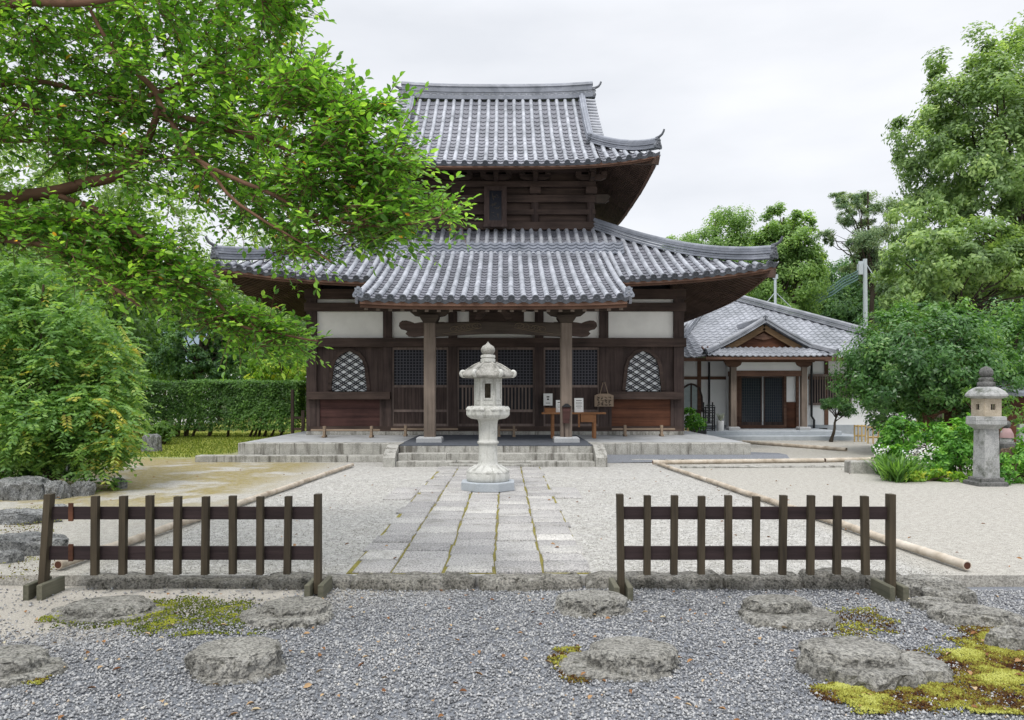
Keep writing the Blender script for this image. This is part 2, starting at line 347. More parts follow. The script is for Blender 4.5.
fine_m = attr_mat('pale_grit', LS([(0, (.20, .19, .175)), (.35, (.36, .35, .32)), (.8, (.56, .55, .51)), (1, (.68, .67, .63))]), .85, .2, 0)
slab_m = newmat('paving_slab'); N = NT(slab_m); v = coords(N)
a_ = N.n('ShaderNodeAttribute', attribute_name='rnd').outputs['Fac']
c_ = ramp(N, a_, [(0, (.29, .283, .28)), (.5, (.38, .37, .36)), (.85, (.44, .43, .41)), (1, (.52, .505, .48))])
b_ = noise_n(N, v, 60, 5, .8); d_ = noise_n(N, v, 4, 6, .65)
c_ = mixc(N, .8, c_, ramp(N, b_, [(.40, (.22, .22, .23)), (.5, (1, 1, 1)), (.60, (1.5, 1.48, 1.44))]), 'MULTIPLY')
c_ = mixc(N, ramp(N, d_, [(.52, (0,0,0)), (.75, (.6,.6,.6))]), c_, (.14, .135, .11))
finish(N, c_, .85, mixc(N, .5, b_, d_), .6, .012, .25)
exec_wave = None

# ------------------------------------------------------------------ ground
def ground_material(name, regions):
    """pale raked grit with patches of thin moss and darker earth, all keyed to the place (object space)"""
    m = newmat(name); N = NT(m); tc = N.n('ShaderNodeTexCoord').outputs['Object']
    sp = N.n('ShaderNodeSeparateXYZ', {0: tc})
    big = noise_n(N, tc, .35, 5, .6); mid = noise_n(N, tc, 2.2, 6, .65); fi = noise_n(N, tc, 70, 4, .75); vf = noise_n(N, tc, 28, 3, .7)
    vo = N.n('ShaderNodeTexVoronoi', {'Vector': tc, 'Scale': 34.0}); gr = N.n('ShaderNodeSeparateColor', {0: vo.outputs['Color']}).outputs[0]
    col = ramp(N, fi, [(.36, (.14, .135, .125)), (.5, (.40, .392, .37)), (.64, (.60, .59, .565))])
    col = mixc(N, .45, col, ramp(N, gr, [(0, (.15, .145, .135)), (.5, (.42, .41, .39)), (1, (.62, .61, .58))]))
    md3 = noise_n(N, tc, 9, 5, .7)
    col = mixc(N, .6, col, ramp(N, md3, [(.3, (.62, .62, .61)), (.62, (1.1, 1.1, 1.1))]), 'MULTIPLY')
    col = mixc(N, ramp(N, mid, [(.45, (0,0,0)), (.8, (.5,.5,.5))]), col, (.30, .285, .25))
    # sandy, yellower ground outside the bamboo edging
    ax = N.n('ShaderNodeMath', {0: sp.outputs['X'], 1: .05}, operation='SUBTRACT').outputs[0]
    ab = N.n('ShaderNodeMath', {0: ax}, operation='ABSOLUTE').outputs[0]
    out = N.n('ShaderNodeMapRange', {0: ab, 1: 3.55, 2: 3.75, 3: 0.0, 4: 1.0}).outputs[0]
    sand = mixc(N, .7, ramp(N, fi, [(.34, (.18, .17, .15)), (.62, (.56, .54, .49))]), ramp(N, noise_n(N, tc, 14, 5, .7), [(.35, (.55, .54, .52)), (.6, (1.05, 1.04, 1.02))]), 'MULTIPLY')
    col = mixc(N, N.n('ShaderNodeMath', {0: out, 1: .75}, operation='MULTIPLY').outputs[0], col, sand)
    # thin brown-green turf on the left court
    lf = N.n('ShaderNodeMapRange', {0: sp.outputs['X'], 1: -3.6, 2: -4.6, 3: 0.0, 4: 1.0}).outputs[0]
    yb = N.n('ShaderNodeMapRange', {0: sp.outputs['Y'], 1: 9.0, 2: 11.5, 3: 0.0, 4: 1.0}).outputs[0]
    pt = ramp(N, noise_n(N, tc, .8, 5, .6), [(.40, (0,0,0)), (.50, (1,1,1))])
    k = N.n('ShaderNodeMath', {0: lf, 1: yb}, operation='MULTIPLY').outputs[0]
    k = N.n('ShaderNodeMath', {0: k, 1: pt}, operation='MULTIPLY').outputs[0]
    k = N.n('ShaderNodeMath', {0: k, 1: ramp(N, noise_n(N, tc, 7, 6, .8), [(.32, (.15, .15, .15)), (.52, (1, 1, 1))])}, operation='MULTIPLY').outputs[0]
    col = mixc(N, N.n('ShaderNodeMath', {0: k, 1: .92}, operation='MULTIPLY').outputs[0], col, ramp(N, vf, [(.35, (.14, .11, .035)), (.65, (.33, .275, .115))]))
    # lawn further back on the left and everywhere far away
    lw = N.n('ShaderNodeMapRange', {0: sp.outputs['X'], 1: -6.6, 2: -7.6, 3: 0.0, 4: 1.0}).outputs[0]
    ly = N.n('ShaderNodeMapRange', {0: sp.outputs['Y'], 1: 18.2, 2: 19.6, 3: 0.0, 4: 1.0}).outputs[0]
    k2 = N.n('ShaderNodeMath', {0: lw, 1: ly}, operation='MULTIPLY').outputs[0]
    far = N.n('ShaderNodeMapRange', {0: sp.outputs['Y'], 1: 36.0, 2: 40.0, 3: 0.0, 4: 1.0}).outputs[0]
    k2 = N.n('ShaderNodeMath', {0: k2, 1: far}, operation='MAXIMUM').outputs[0]
    col = mixc(N, k2, col, ramp(N, vf, [(.35, (.14, .16, .03)), (.65, (.34, .37, .08))]))
    finish(N, col, .95, mixc(N, .5, fi, gr), .7, .015, .15); return m
g_back = ground_material('grit', None)
g_front = newmat('gravel_bed'); N = NT(g_front); tcf = N.n('ShaderNodeTexCoord').outputs['Object']; spf = N.n('ShaderNodeSeparateXYZ', {0: tcf})
fi_ = noise_n(N, tcf, 80, 4, .7); md_ = noise_n(N, tcf, 3, 5, .6)
cg = ramp(N, fi_, [(.3, (.09, .095, .11)), (.7, (.27, .285, .31))])
cs = ramp(N, fi_, [(.3, (.26, .24, .21)), (.68, (.52, .49, .44))])
mk = N.n('ShaderNodeMath', {0: spf.outputs['X'], 1: -.55}, operation='MULTIPLY').outputs[0]
mk = N.n('ShaderNodeMath', {0: mk, 1: spf.outputs['Y']}, operation='ADD').outputs[0]
mk = N.n('ShaderNodeMath', {0: mk, 1: md_}, operation='ADD').outputs[0]
mk = N.n('ShaderNodeMapRange', {0: mk, 1: 6.9, 2: 7.6, 3: 0.0, 4: 1.0}).outputs[0]
finish(N, mixc(N, mk, cg, cs), .95, fi_, .6, .02, .15)

def bumpy_sheet(name, x0, x1, y0, y1, step, z, amp, mat, edge=None):
    nx = int((x1-x0)/step)+1; ny = int((y1-y0)/step)+1
    xs = np.linspace(x0, x1, nx); ys = np.linspace(y0, y1, ny); V = []
    for yy in ys:
        for xx in xs:
            h = noise.noise(Vector((xx*.7, yy*.7, 0)))*amp + noise.noise(Vector((xx*2.3, yy*2.3, 5)))*amp*.4
            V.append((xx, yy, z + h*(edge(xx, yy) if edge else 1)))
    i = np.arange(nx*ny).reshape(ny, nx)
    Fc = np.stack([i[:-1,:-1], i[:-1,1:], i[1:,1:], i[1:,:-1]], -1).reshape(-1, 4)
    return np_obj(name, V, Fc, mat, smooth=True)
mb = MB()   # everything beyond the kerb; outer rim reaches the horizon, with a lower front strip
def rect(x0, x1, y0, y1, z): mb.add([(x0,y0,z),(x1,y0,z),(x1,y1,z),(x0,y1,z)], [(0,1,2,3)])
rect(-400, 400, 6.62, 600, 0.0)
mb.add([(-400,6.62,-.12),(400,6.62,-.12),(400,6.62,0),(-400,6.62,0)], [(0,1,2,3)])
ground = mb.build('ground', g_back); tag(ground, kind='structure')
mb = MB(); rect(-400, 400, -300, 6.62, -.12); gl = mb.build('ground_front', g_back); tag(gl, kind='structure')
gf = bumpy_sheet('gravel_yard', -6.5, 6.5, 1.5, 6.6, .1, -.085, .018, g_front); tag(gf, kind='structure')

rng = np.random.default_rng(4)
# loose blue-grey gravel in front
n = 125000
p = np.stack([rng.uniform(-4.8, 4.9, n), 2.9 + 3.58*rng.uniform(0, 1, n)**1.0, np.full(n, -.085)], -1)
sel = np.array([(-.55*a + b + .5*noise.noise(Vector((a*1.5, b*1.5, 3)))) for a, b in p[:, :2]])
bare = np.clip((sel - 6.55)/.8, 0, 1)
keep = rng.uniform(0, 1, n) > bare*.93
p = p[keep]; hb = np.array([noise.noise(Vector((a*.7, b*.7, 0)))*.018 + noise.noise(Vector((a*2.3, b*2.3, 5)))*.0072 for a, b in p[:, :2]])
p[:, 2] += hb + rng.uniform(0, .012, len(p)); r = rng.uniform(.0055, .0125, len(p))*np.where(rng.uniform(0,1,len(p)) < .05, 1.4, 1)
cl = np.array([noise.noise(Vector((a*2.1, b*2.1, 9))) for a, b in p[:, :2]])
V, Fc = octs(p, r, rng, .75); gv = np_obj('loose_gravel', V, Fc, pebble_m, np.repeat(np.clip(rng.beta(2.2, 2.2, len(p)) + .14*cl, 0, 1), 6))
tag(gv, 'blue grey loose gravel covering the yard in front of the kerb', 'gravel', kind='stuff')
# paler grit scattered on the court beyond the kerb
n = 46000; yy = 6.66 + 7.5*rng.uniform(0, 1, n)**1.5
p = np.stack([rng.uniform(-3.7, 3.9, n), yy, np.full(n, .002)], -1); p = p[~((p[:, 0] > -1.42) & (p[:, 0] < .80))]
V, Fc = octs(p, rng.uniform(.003, .0075, len(p)), rng, .7); fg = np_obj('pale_gravel', V, Fc, fine_m, np.repeat(rng.uniform(0, 1, len(p)), 6))
tag(fg, 'pale loose grit strewn over the raked court beside the path', 'gravel', kind='stuff')

# ------------------------------------------------------------------ paved path
pr = random.Random(11); cols = [-1.375, -.985, -.53, -.095, .335, .745]
V, Fc, R = [], [], []
def slab(x0, x1, y0, y1, z1, val):
    j = lambda q=.014: pr.uniform(-q, q); b = .007; k = len(V)
    q = [(x0+j(), y0+j()), (x1+j(), y0+j()), (x1+j(), y1+j()), (x0+j(), y1+j())]; mx_, my_ = (x0+x1)/2, (y0+y1)/2; dz = pr.uniform(-.007, .007)
    V.extend([(a, c, -.03) for a, c in q]); V.extend([(a, c, z1-b) for a, c in q]); V.extend([(a+math.copysign(b, mx_-a), c+math.copysign(b, my_-c), z1+dz) for a, c in q])
    for a0 in (0, 4):
        for i in range(4): Fc.append((k+a0+i, k+a0+(i+1)%4, k+a0+4+(i+1)%4, k+a0+4+i))
    Fc.append((k+8, k+9, k+10, k+11)); R.extend([val]*12)
for ci in range(5):
    x0, x1 = cols[ci]+.012, cols[ci+1]-.012; y = 6.66 + pr.uniform(0, .05)
    while y < 16.45:
        L = pr.choice([.24, .30, .36, .42, .5, .6]); L = min(L, 16.5-y)
        ex = pr.uniform(-.05, .05) if ci in (0, 4) else 0
        slab(x0 + (ex if ci == 0 else 0), x1 + (ex if ci == 4 else 0), y, y+L-.008, .022, pr.betavariate(2, 2.4)); y += L
    if ci == 0:
        for (yy0, yy1) in ((11.35, 12.0), (12.01, 12.75)): slab(cols[0]-.42, cols[0]-.012, yy0, yy1-.008, .02, pr.random()*.5)
    if ci == 4:
        for (yy0, yy1) in ((11.5, 12.1), (12.11, 12.8)): slab(cols[5]+.012, cols[5]+.43, yy0, yy1-.008, .02, pr.random()*.5)
path = np_obj('path', V, Fc, slab_m, R); tag(path, kind='structure')
mb = MB(); mb.bx(cols[0], cols[5], 6.66, 16.5, .001, .006); jm = stone('joint_moss', (.10, .085, .03), (.30, .27, .06), (.16, .14, .11), 3, bump=.6); jo = mb.build('path_joints', jm); tag(jo, kind='structure')

# kerb of rough stones along the front of the court (one line, set into the ground)
mb = MB(); krr = random.Random(5); x = -3.55
def rough_block(mb, x0, x1, y0, y1, z0, z1, seed, amp=.026, sub=7):
    nx = max(4, int((x1-x0)/.04)); ny = 4; rows = []
    def nrm(p): return Vector((noise.noise(p*6+Vector((seed,0,0))), noise.noise(p*6+Vector((0,seed,3))), noise.noise(p*6+Vector((7,0,seed)))))*amp + Vector((noise.noise(p*18+Vector((seed,9,0))), noise.noise(p*18), noise.noise(p*17+Vector((0,4,seed)))))*amp*.4
    prof = [(y0, z0), (y0+.005, z0+(z1-z0)*.5), (y0+.012, z1-.02), (y0+.04, z1), ((y0+y1)/2, z1+.004), (y1-.03, z1), (y1, z1-.03), (y1, z0)]
    V = []
    for i in range(nx+1):
        t = i/nx; xx = x0 + (x1-x0)*t; e = .018 if i in (0, nx) else 0
        for a, b in prof:
            q = Vector((xx, a + (e if a < (y0+y1)/2 else -e), b - (e if b > z0+.03 else 0))); V.append(q + nrm(q))
    k = len(prof); fs = [(i*k+j, (i+1)*k+j, (i+1)*k+j+1, i*k+j+1) for i in range(nx) for j in range(k-1)]
    fs += [tuple(range(k)), tuple(range(nx*k, nx*k+k))[::-1]]
    mb.add(V, fs, 0, True)
while x < 3.35:
    inpath = -1.5 < x < .75; L = krr.uniform(.9, 1.25) if inpath else krr.uniform(.42, .85)
    L = min(L, 3.4-x)
    top = .0 if x < -1.5 else (.012 if inpath else .035)
    rough_block(mb, x+.014, x+L-.014, 6.46 + krr.uniform(-.03, .02), 6.69, -.16, top + krr.uniform(-.022, .018), krr.random()*40); x += L
kerb = mb.build('kerb', kerb_m); tag(kerb, kind='structure')

# ------------------------------------------------------------------ rocks
def rock(name, loc, dims, seed, mat, label, rz=0, group=None, amp=.22, flat=.35, sub=5, cat='stone', sharp=1.6):
    bm = bmesh.new(); bmesh.ops.create_icosphere(bm, subdivisions=sub, radius=1)
    for v in bm.verts:
        c = v.co.copy(); o = Vector((seed*3.1, seed*1.7, seed*.9))
        c *= 1 + amp*noise.noise(c*sharp + o) - amp*.5*abs(noise.noise(c*sharp*1.7 - o)) + amp*.45*noise.noise(c*sharp*2.6 + o) + amp*.2*noise.noise(c*sharp*6 + o) + amp*.12*noise.noise(c*sharp*14 + o)
        if c.z > flat: c.z = flat + (c.z-flat)*.25
        v.co = c
    me = bpy.data.meshes.new(name); bm.to_mesh(me); bm.free()
    zmax = max(v.co.z for v in me.vertices)
    for v in me.vertices: v.co = (v.co.x*dims[0]/2, v.co.y*dims[1]/2, v.co.z*dims[2]/zmax)
    for p_ in me.polygons: p_.use_smooth = False
    me.materials.append(mat); o = bpy.data.objects.new(name, me); C.objects.link(o); o.location = loc; o.rotation_euler.z = rz
    return tag(o, label, cat, group)
def plinth(loc, Rx, Ry, rx, ry, hb, ht, seed, label, off=(0, 0), rz=0):
    """old pillar base: an irregular low stone with a round, roughly dressed drum on it"""
    nth, V = 96, []; Rx *= .9; Ry *= .9; ht *= .86; hb *= .9
    o = Vector((seed*2.3, seed*.7, 1))
    def wob(a, k): return 1 + .22*noise.noise(Vector((math.cos(a)*1.2, math.sin(a)*1.2, 0)) + o) + .11*noise.noise(Vector((math.cos(a)*3, math.sin(a)*3, k)) + o) + .05*noise.noise(Vector((math.cos(a)*8, math.sin(a)*8, k*3)) + o)
    def dw(a, z): return 1 + .12*noise.noise(Vector((math.cos(a)*1.8, math.sin(a)*1.8, 4)) + o) + .035*noise.noise(Vector((math.cos(a)*5, math.sin(a)*5, z*9)) + o)
    prof = [(1.06, -.05), (1.04, .25*hb), (1.02, .6*hb), (.98, .92*hb), (.90, hb*1.02), (.8, hb*1.06)]
    for q, z in prof:
        for k in range(nth):
            a = 2*math.pi*k/nth; V.append((Rx*q*wob(a, z)*math.cos(a), Ry*q*wob(a, z)*math.sin(a), z))
    dr = [(1.06, hb*1.0), (1.04, hb + (ht-hb)*.2), (1.035, hb + (ht-hb)*.4), (1.03, hb + (ht-hb)*.6), (1.015, hb + (ht-hb)*.75), (.99, ht-.020), (.94, ht-.007), (.86, ht), (.7, ht+.004), (.4, ht+.003)]
    for q, z in dr:
        for k in range(nth):
            a = 2*math.pi*k/nth; V.append((off[0] + rx*q*dw(a, z)*math.cos(a), off[1] + ry*q*dw(a, z)*math.sin(a), z))
    V2 = []
    for v_ in V:
        q = Vector(v_); e = Vector((q.x, q.y, 0)).normalized(); rg_ = abs(noise.noise(q*9+o)) + .6*abs(noise.noise(q*21-o)); fl = .35 if q.z > ht-.004 else 1.0
        V2.append(q - e*(.045*rg_*fl) + Vector((noise.noise(q*13+o), noise.noise(q*13-o), .35*noise.noise(q*10+o*2)))*.014*fl + Vector((noise.noise(q*36+o), noise.noise(q*36-o), .5*noise.noise(q*30+o)))*.010*fl)
    nr = len(prof) + len(dr); fs = [(i*nth+k, i*nth+(k+1)%nth, (i+1)*nth+(k+1)%nth, (i+1)*nth+k) for i in range(nr-1) for k in range(nth)]
    mb = MB(); mb.add(V2, fs, 0, False); mb.add(V2[-nth:], [tuple(range(nth))], 0, False)
    ob = mb.build('foundation_stone', rock_m); ob.location = loc; ob.rotation_euler.z = rz
    return tag(ob, label, 'stone', 'old round pillar base stones in the front gravel')
GZ = -.085
plinth((X(105, 5.78), 5.78, GZ), .46, .34, .33, .25, .03, .085, 1, 'low sunken pillar base with dark green mossy front, in front of the left fence', (.04, .02))
plinth((X(292, 5.62), 5.62, GZ), .36, .32, .25, .22, .07, .13, 2, 'pale pillar base with flat top below the right foot of the left fence', (.02, .03))
plinth((X(237, 4.55), 4.55, GZ), .33, .26, .28, .22, .04, .165, 3, 'tall pillar base with dark stained face, lowest left in blue gravel', (0, .02))
plinth((X(591, 5.8), 5.8, GZ), .295, .225, .26, .20, .04, .14, 4, 'small square-set pillar base beside the left foot of the right fence', (.02, .03))
plinth((X(620, 4.62), 4.62, GZ), .39, .27, .27, .23, .035, .14, 5, 'round drum pillar base with orange moss at its left, front centre', (.07, .02))
plinth((X(785, 5.65), 5.65, GZ), .40, .34, .25, .17, .06, .14, 6, 'wide rough pillar base with raised disc, below middle of right fence', (-.03, .07))
plinth((X(868, 4.55), 4.55, GZ), .46, .33, .30, .22, .09, .16, 7, 'large lumpy pillar base in yellow moss at front right', (-.08, .05))
plinth((X(5, 4.5), 4.5, GZ), .33, .27, .24, .20, .05, .13, 8, 'pillar base cut by the left edge of the photo with moss at right', (-.02, .03))
def R_(px, py, wpx, hpx, seed, label, mat=rock_b, depth=.8, z=0, **k):
    Y = (CAMH - z)*F/(py - HY); s = Y/F
    return rock(k.pop('name', 'boulder'), (X(px, Y), Y + wpx*s*depth*.35, z - hpx*s*.12), (wpx*s, wpx*s*depth, hpx*s*.95), seed, mat, label, **k)
R_(22, 555, 74, 24, 21, 'long grey boulder lying left of the left fence', depth=.6)
R_(16, 524, 70, 16, 22, 'mottled boulder behind the long one at left edge', depth=.6)
R_(5, 563, 26, 14, 23, 'small stone at left edge in front of long boulder')
R_(52, 515, 26, 12, 24, 'dark flat stone behind top of leaning fence post', depth=.9)
R_(14, 500, 56, 27, 25, 'tall squared rock under the yellowing tree, far left of its row')
R_(50, 499, 28, 22, 26, 'angular rock with pointed top under the yellowing tree', amp=.35)
R_(79, 496, 24, 18, 27, 'wedge rock at right end of row under the yellowing tree', amp=.35)
R_(62, 478, 26, 18, 28, 'pale round rock beneath the yellowing tree branches')
R_(118, 489, 14, 14, 29, 'small grey rock at foot of the leafy drooping branch')
R_(149, 452, 20, 22, 30, 'upright block of rock at edge of the lawn', flat=.5)
R_(956, 607, 52, 26, 31, 'rounded grey rock right of the right fence foot', z=GZ, mat=rock_m)
R_(942, 612, 46, 14, 32, 'flat slab rock low in front of rounded rock at right', z=GZ, mat=rock_m)
R_(917, 597, 30, 18, 33, 'small rounded rock just right of right fence foot', z=GZ, mat=rock_m)
R_(985, 627, 90, 22, 34, 'long flat edging rock above yellow moss at right', z=GZ, mat=rock_m, depth=.5, rz=-.35)
R_(1022, 652, 50, 26, 35, 'edging rock cut by right photo edge above moss', z=GZ, mat=rock_m)
R_(930, 583, 56, 6, 36, 'thin slab rock beside the cut end of bamboo pole', mat=rock_m, depth=.5)

# moss
def moss(name, poly, z, mat, n, label, r=(.0045, .0095), bias=0, seed=1, h=.02, dens=.1):
    g = np.random.default_rng(seed); P = np.array(poly); x0, y0 = P.min(0); x1, y1 = P.max(0)
    q = np.stack([g.uniform(x0, x1, n), g.uniform(y0, y1, n)], -1)
    wq = np.array([[noise.noise(Vector((a*5, b*5, seed))), noise.noise(Vector((a*5, b*5, seed+7)))] for a, b in q])*.2
    fz = g.normal(0, .045, (n, 2)); ins = inpoly(q[:, 0]+wq[:, 0]+fz[:, 0], q[:, 1]+wq[:, 1]+fz[:, 1], poly); cl = np.array([noise.noise(Vector((a*4, b*4, seed+3))) for a, b in q]); f = np.array([noise.noise(Vector((a*13, b*13, seed+5))) for a, b in q])
    keep = ins & (g.uniform(-.9, .55, n) < cl + .3*f + dens); q = q[keep]; cl = cl[keep]; f = f[keep]
    zz = z + .012 + h*np.clip(.3 + cl + .5*f, 0, 1)*.7 + np.array([noise.noise(Vector((a*.7, b*.7, 0)))*.018 for a, b in q])
    V, Fc = octs(np.stack([q[:, 0], q[:, 1], zz], -1), g.uniform(*r, len(q)), g, .9, .4)
    o = np_obj(name, V, Fc, mat, np.repeat(np.clip(.5 + bias + .75*cl + .5*f + g.normal(0, .15, len(q)), 0, 1), 6))
    return tag(o, label, 'moss', kind='stuff')
def gp(px, py, z=GZ): Y = (CAMH - z)*F/(py - HY); return (X(px, Y), Y)
moss('moss_patch', [gp(*q) for q in ((935,612),(985,612),(1040,655),(1060,700),(1040,718),(960,712),(905,715),(850,708),(812,695),(905,672),(925,655),(960,650),(975,632))], GZ, moss_m, 85000, 'bright yellow moss spreading at front right among the rocks', seed=2, dens=.24, bias=-.04)
moss('moss_patch', [gp(*q) for q in ((828,612),(880,610),(893,628),(845,640),(822,632))], GZ, moss_m, 2600, 'small thin yellow moss patch right of the wide pillar base', seed=3, bias=-.05, dens=.2)
moss('moss_patch', [gp(*q) for q in ((120,606),(175,598),(255,604),(258,622),(285,630),(180,640),(130,628),(50,628),(45,618))], GZ, moss_g, 12000, 'olive moss patch between the two back left pillar bases', seed=4)
moss('moss_patch', [gp(*q) for q in ((546,650),(582,652),(590,686),(555,682))], GZ, moss_m, 2400, 'orange moss at the left of the front centre drum stone', seed=5, bias=-.15, dens=.35)
moss('moss_patch', [gp(*q) for q in ((8,690),(20,668),(50,670),(40,688))], GZ, moss_m, 2000, 'green-yellow moss beside the pillar base at left edge', seed=6, bias=-.05)
moss('moss_patch', [gp(*q, z=0.) for q in ((0,510),(40,506),(42,520),(60,555),(60,570),(10,590),(0,560))], 0., moss_m, 9000, 'yellow moss between the boulders at left edge', seed=7, bias=-.05)
# dead leaves
n = 300; g = np.random.default_rng(8); q = np.stack([g.uniform(-3.8, 4.2, n), 3.1+3.3*g.uniform(0, 1, n)], -1)
pos = np.stack([q[:, 0], q[:, 1], np.array([GZ+.026+noise.noise(Vector((a*.7, b*.7, 0)))*.018 for a, b in q])], -1)
an = g.uniform(0, 6.28, n); d = np.stack([np.cos(an), np.sin(an), g.uniform(-.2, .3, n)], -1); nn = np.stack([g.normal(0, .35, n), g.normal(0, .35, n), np.ones(n)], -1)
V, Fc, k = leaf_arrays(pos, d, nn, g.uniform(.025, .055, n), g.uniform(.018, .032, n), .15, True)
tag(np_obj('leaf_litter', V, Fc, litter_m, np.repeat(g.uniform(0, 1, n), k)), 'small dead brown leaves fallen over the front gravel', 'leaf litter', kind='stuff')
n = 170; g = np.random.default_rng(18); q = np.stack([g.uniform(-8, 9, n), 6.8+11*g.uniform(0, 1, n)**1.3], -1)
an = g.uniform(0, 6.28, n); d = np.stack([np.cos(an), np.sin(an), g.uniform(-.1, .3, n)], -1); nn = np.stack([g.normal(0, .35, n), g.normal(0, .35, n), np.ones(n)], -1)
V, Fc, k = leaf_arrays(np.stack([q[:, 0], q[:, 1], np.full(n, .03)], -1), d, nn, g.uniform(.03, .06, n), g.uniform(.02, .035, n), .15, True)
tag(np_obj('leaf_litter', V, Fc, litter_m, np.repeat(g.uniform(0, .6, n), k)), 'sparse dead leaves blown across the pale court and path', 'leaf litter', kind='stuff')
# lawn on the left
n = 26000; g = np.random.default_rng(9); q = np.stack([g.uniform(-17, -7.2, n), g.uniform(19, 31, n)], -1); q = q[[noise.noise(Vector((a*.5, b*.5, 2))) > -.35 - .1*(b-20) for a, b in q]]; n = len(q)
d = np.stack([g.normal(0, .5, n), g.normal(0, .5, n), np.ones(n)], -1)
V, Fc, k = leaf_arrays(np.stack([q[:, 0], q[:, 1], np.zeros(n)], -1), d, g.normal(0, 1, (n, 3)), g.uniform(.03, .075, n), g.uniform(.02, .035, n))
tag(np_obj('lawn_grass', V, Fc, grass_m, np.repeat(g.uniform(0, 1, n), k)), 'short yellow-green lawn grass beside the temple platform', 'grass', kind='stuff')

# ------------------------------------------------------------------ two low picket fences
def fence(x_px, pick_px, Y, label, lean=0):
    xs = [X(a, Y) for a in x_px]; root = empty('picket_fence', ((xs[0]+xs[1])/2, Y, GZ), label, 'fence', 'low wooden picket fences in front of the kerb')
    z = lambda py: Z(py, Y)
    fr = random.Random(int(x_px[0]))
    for zc0, zc1 in ((507, 519.5), (546.5, 560)):
        mb = MB(); mb.bx(xs[0]+.015, xs[1]-.015, Y+.002, Y+.030, z(zc1), z(zc0)); mb.build('rail', wd_fence_r, root)
    for p_ in pick_px:
        xc = X(p_, Y) + fr.uniform(-.004, .004); mb = MB(); tl = fr.uniform(-.006, .006)
        w_ = .026; y0, y1 = Y-.052, Y-.001; z0, z1 = z(573.5)+fr.uniform(-.006, .006), z(495.5)+fr.uniform(-.006, .006)
        mb.add([(xc-w_-tl, y0, z0),(xc+w_-tl, y0, z0),(xc+w_-tl, y1, z0),(xc-w_-tl, y1, z0),(xc-w_+tl, y0, z1),(xc+w_+tl, y0, z1),(xc+w_+tl, y1, z1),(xc-w_+tl, y1, z1)], [(3,2,1,0),(4,5,6,7),(0,1,5,4),(1,2,6,5),(2,3,7,6),(3,0,4,7)])
        mb.build('picket', wd_fence_p, root)
    for i, xx in enumerate(xs):
        mb = MB(); tp = xx + (lean if i == 0 else 0); w_ = .026
        V = []
        for cx, zz in ((xx, GZ+.02), (tp, z(494))): V += [(cx-w_, Y-.038, zz), (cx+w_, Y-.038, zz), (cx+w_, Y+.036, zz), (cx-w_, Y+.036, zz)]
        mb.add(V, [(3,2,1,0),(4,5,6,7),(0,1,5,4),(1,2,6,5),(2,3,7,6),(3,0,4,7)]); mb.build('post', wd_fence_p, root)
        for s_ in (-1, 1):
            mb = MB(); mb.bbox(xx+s_*.054-.022, xx+s_*.054+.022, Y-.14, Y+.18, GZ-.005, GZ+.12, .006); mb.build('foot_block', wd_fence_b, root)
    return root
F1 = fence((43, 318), (97.4, 124.7, 152, 179, 206.5, 234, 261.3, 289.3), 6.28, 'dark wooden picket fence left of the path, one picket missing beside its leaning post', .055)
for py0, py1 in ((503, 521), (544, 561)):   # rusty traces of the missing picket
    mb = MB(); mb.bx(X(69, 6.28), X(73.5, 6.28), 6.268, 6.2815, Z(py1, 6.28), Z(py0, 6.28)); mb.build('picket_remnant', wd_red, F1)
fence((621, 890.5), (646.7, 673.5, 700, 727.5, 754.6, 781.6, 809, 836, 863.5), 6.22, 'dark wooden picket fence right of the path with nine evenly spaced pickets', -.01)

# ------------------------------------------------------------------ bamboo edging poles
def pole(a, b, r, label, grp='bamboo poles lying along the edges of the court', nodes=True, mat=None, name='bamboo_pole'):
    a, b = Vector(a), Vector(b); L = (b-a).length; n = max(2, int(L/.3)); pts, rad = [], []
    for i in range(n):
        for t, q in ((i/n, 1.0), ((i+.04)/n, 1.13 if nodes else 1.0), ((i+.08)/n, 1.0)):
            pts.append(a.lerp(b, t) + Vector((noise.noise(Vector((t*3, a.x, 0)))*.02, 0, noise.noise(Vector((t*4, a.y, 2)))*.008))); rad.append(r*q)
    pts.append(b); rad.append(r)
    mb = MB(); mb.tube(pts, rad, 12, 0, False)
    mb.tube([pts[0], pts[0] + (b-a).normalized()*.08], [r*.8, r*.8], 12, 1, True)
    for s_ in (0, -1):   # cut end ring
        t = (b-a).normalized(); u = t.orthogonal().normalized(); v_ = t.cross(u)
        V = [pts[s_] + (u*math.cos(k*math.pi/6)+v_*math.sin(k*math.pi/6))*q for q in (r, r*.78) for k in range(12)]
        mb.add(V, [(k, (k+1)%12, 12+(k+1)%12, 12+k) for k in range(12)])
    o = mb.build(name, [mat or bam_m, wd_red], None, a); return tag(o, label, 'bamboo pole', grp)
la, lb = Vector((-3.93, 6.75, .055)), Vector((-3.28, 16.6, .05))
lab = ['pale bamboo pole on the ground behind the left fence, nearest on the left', 'middle bamboo pole of the left row edging the court', 'farthest bamboo pole of the left row, ending near the platform steps']
for i in range(3): pole(la.lerp(lb, i/3+.002), la.lerp(lb, (i+1)/3-.002), (.040-.002*i), lab[i])
ra, rb = Vector((4.05, 6.72, .055)), Vector((3.34, 17.0, .05))
lab = ['bamboo pole with cut open end beside the right fence', 'middle bamboo pole of the right row edging the court', 'farthest bamboo pole of the right row, meeting the crosswise pole']
for i in range(3): pole(ra.lerp(rb, i/3+.002), ra.lerp(rb, (i+1)/3-.002), (.040-.002*i), lab[i])
pole((3.30, 17.18, .05), (7.3, 17.66, .05), .05, 'long bamboo pole running crosswise from right row toward the monks\' house')
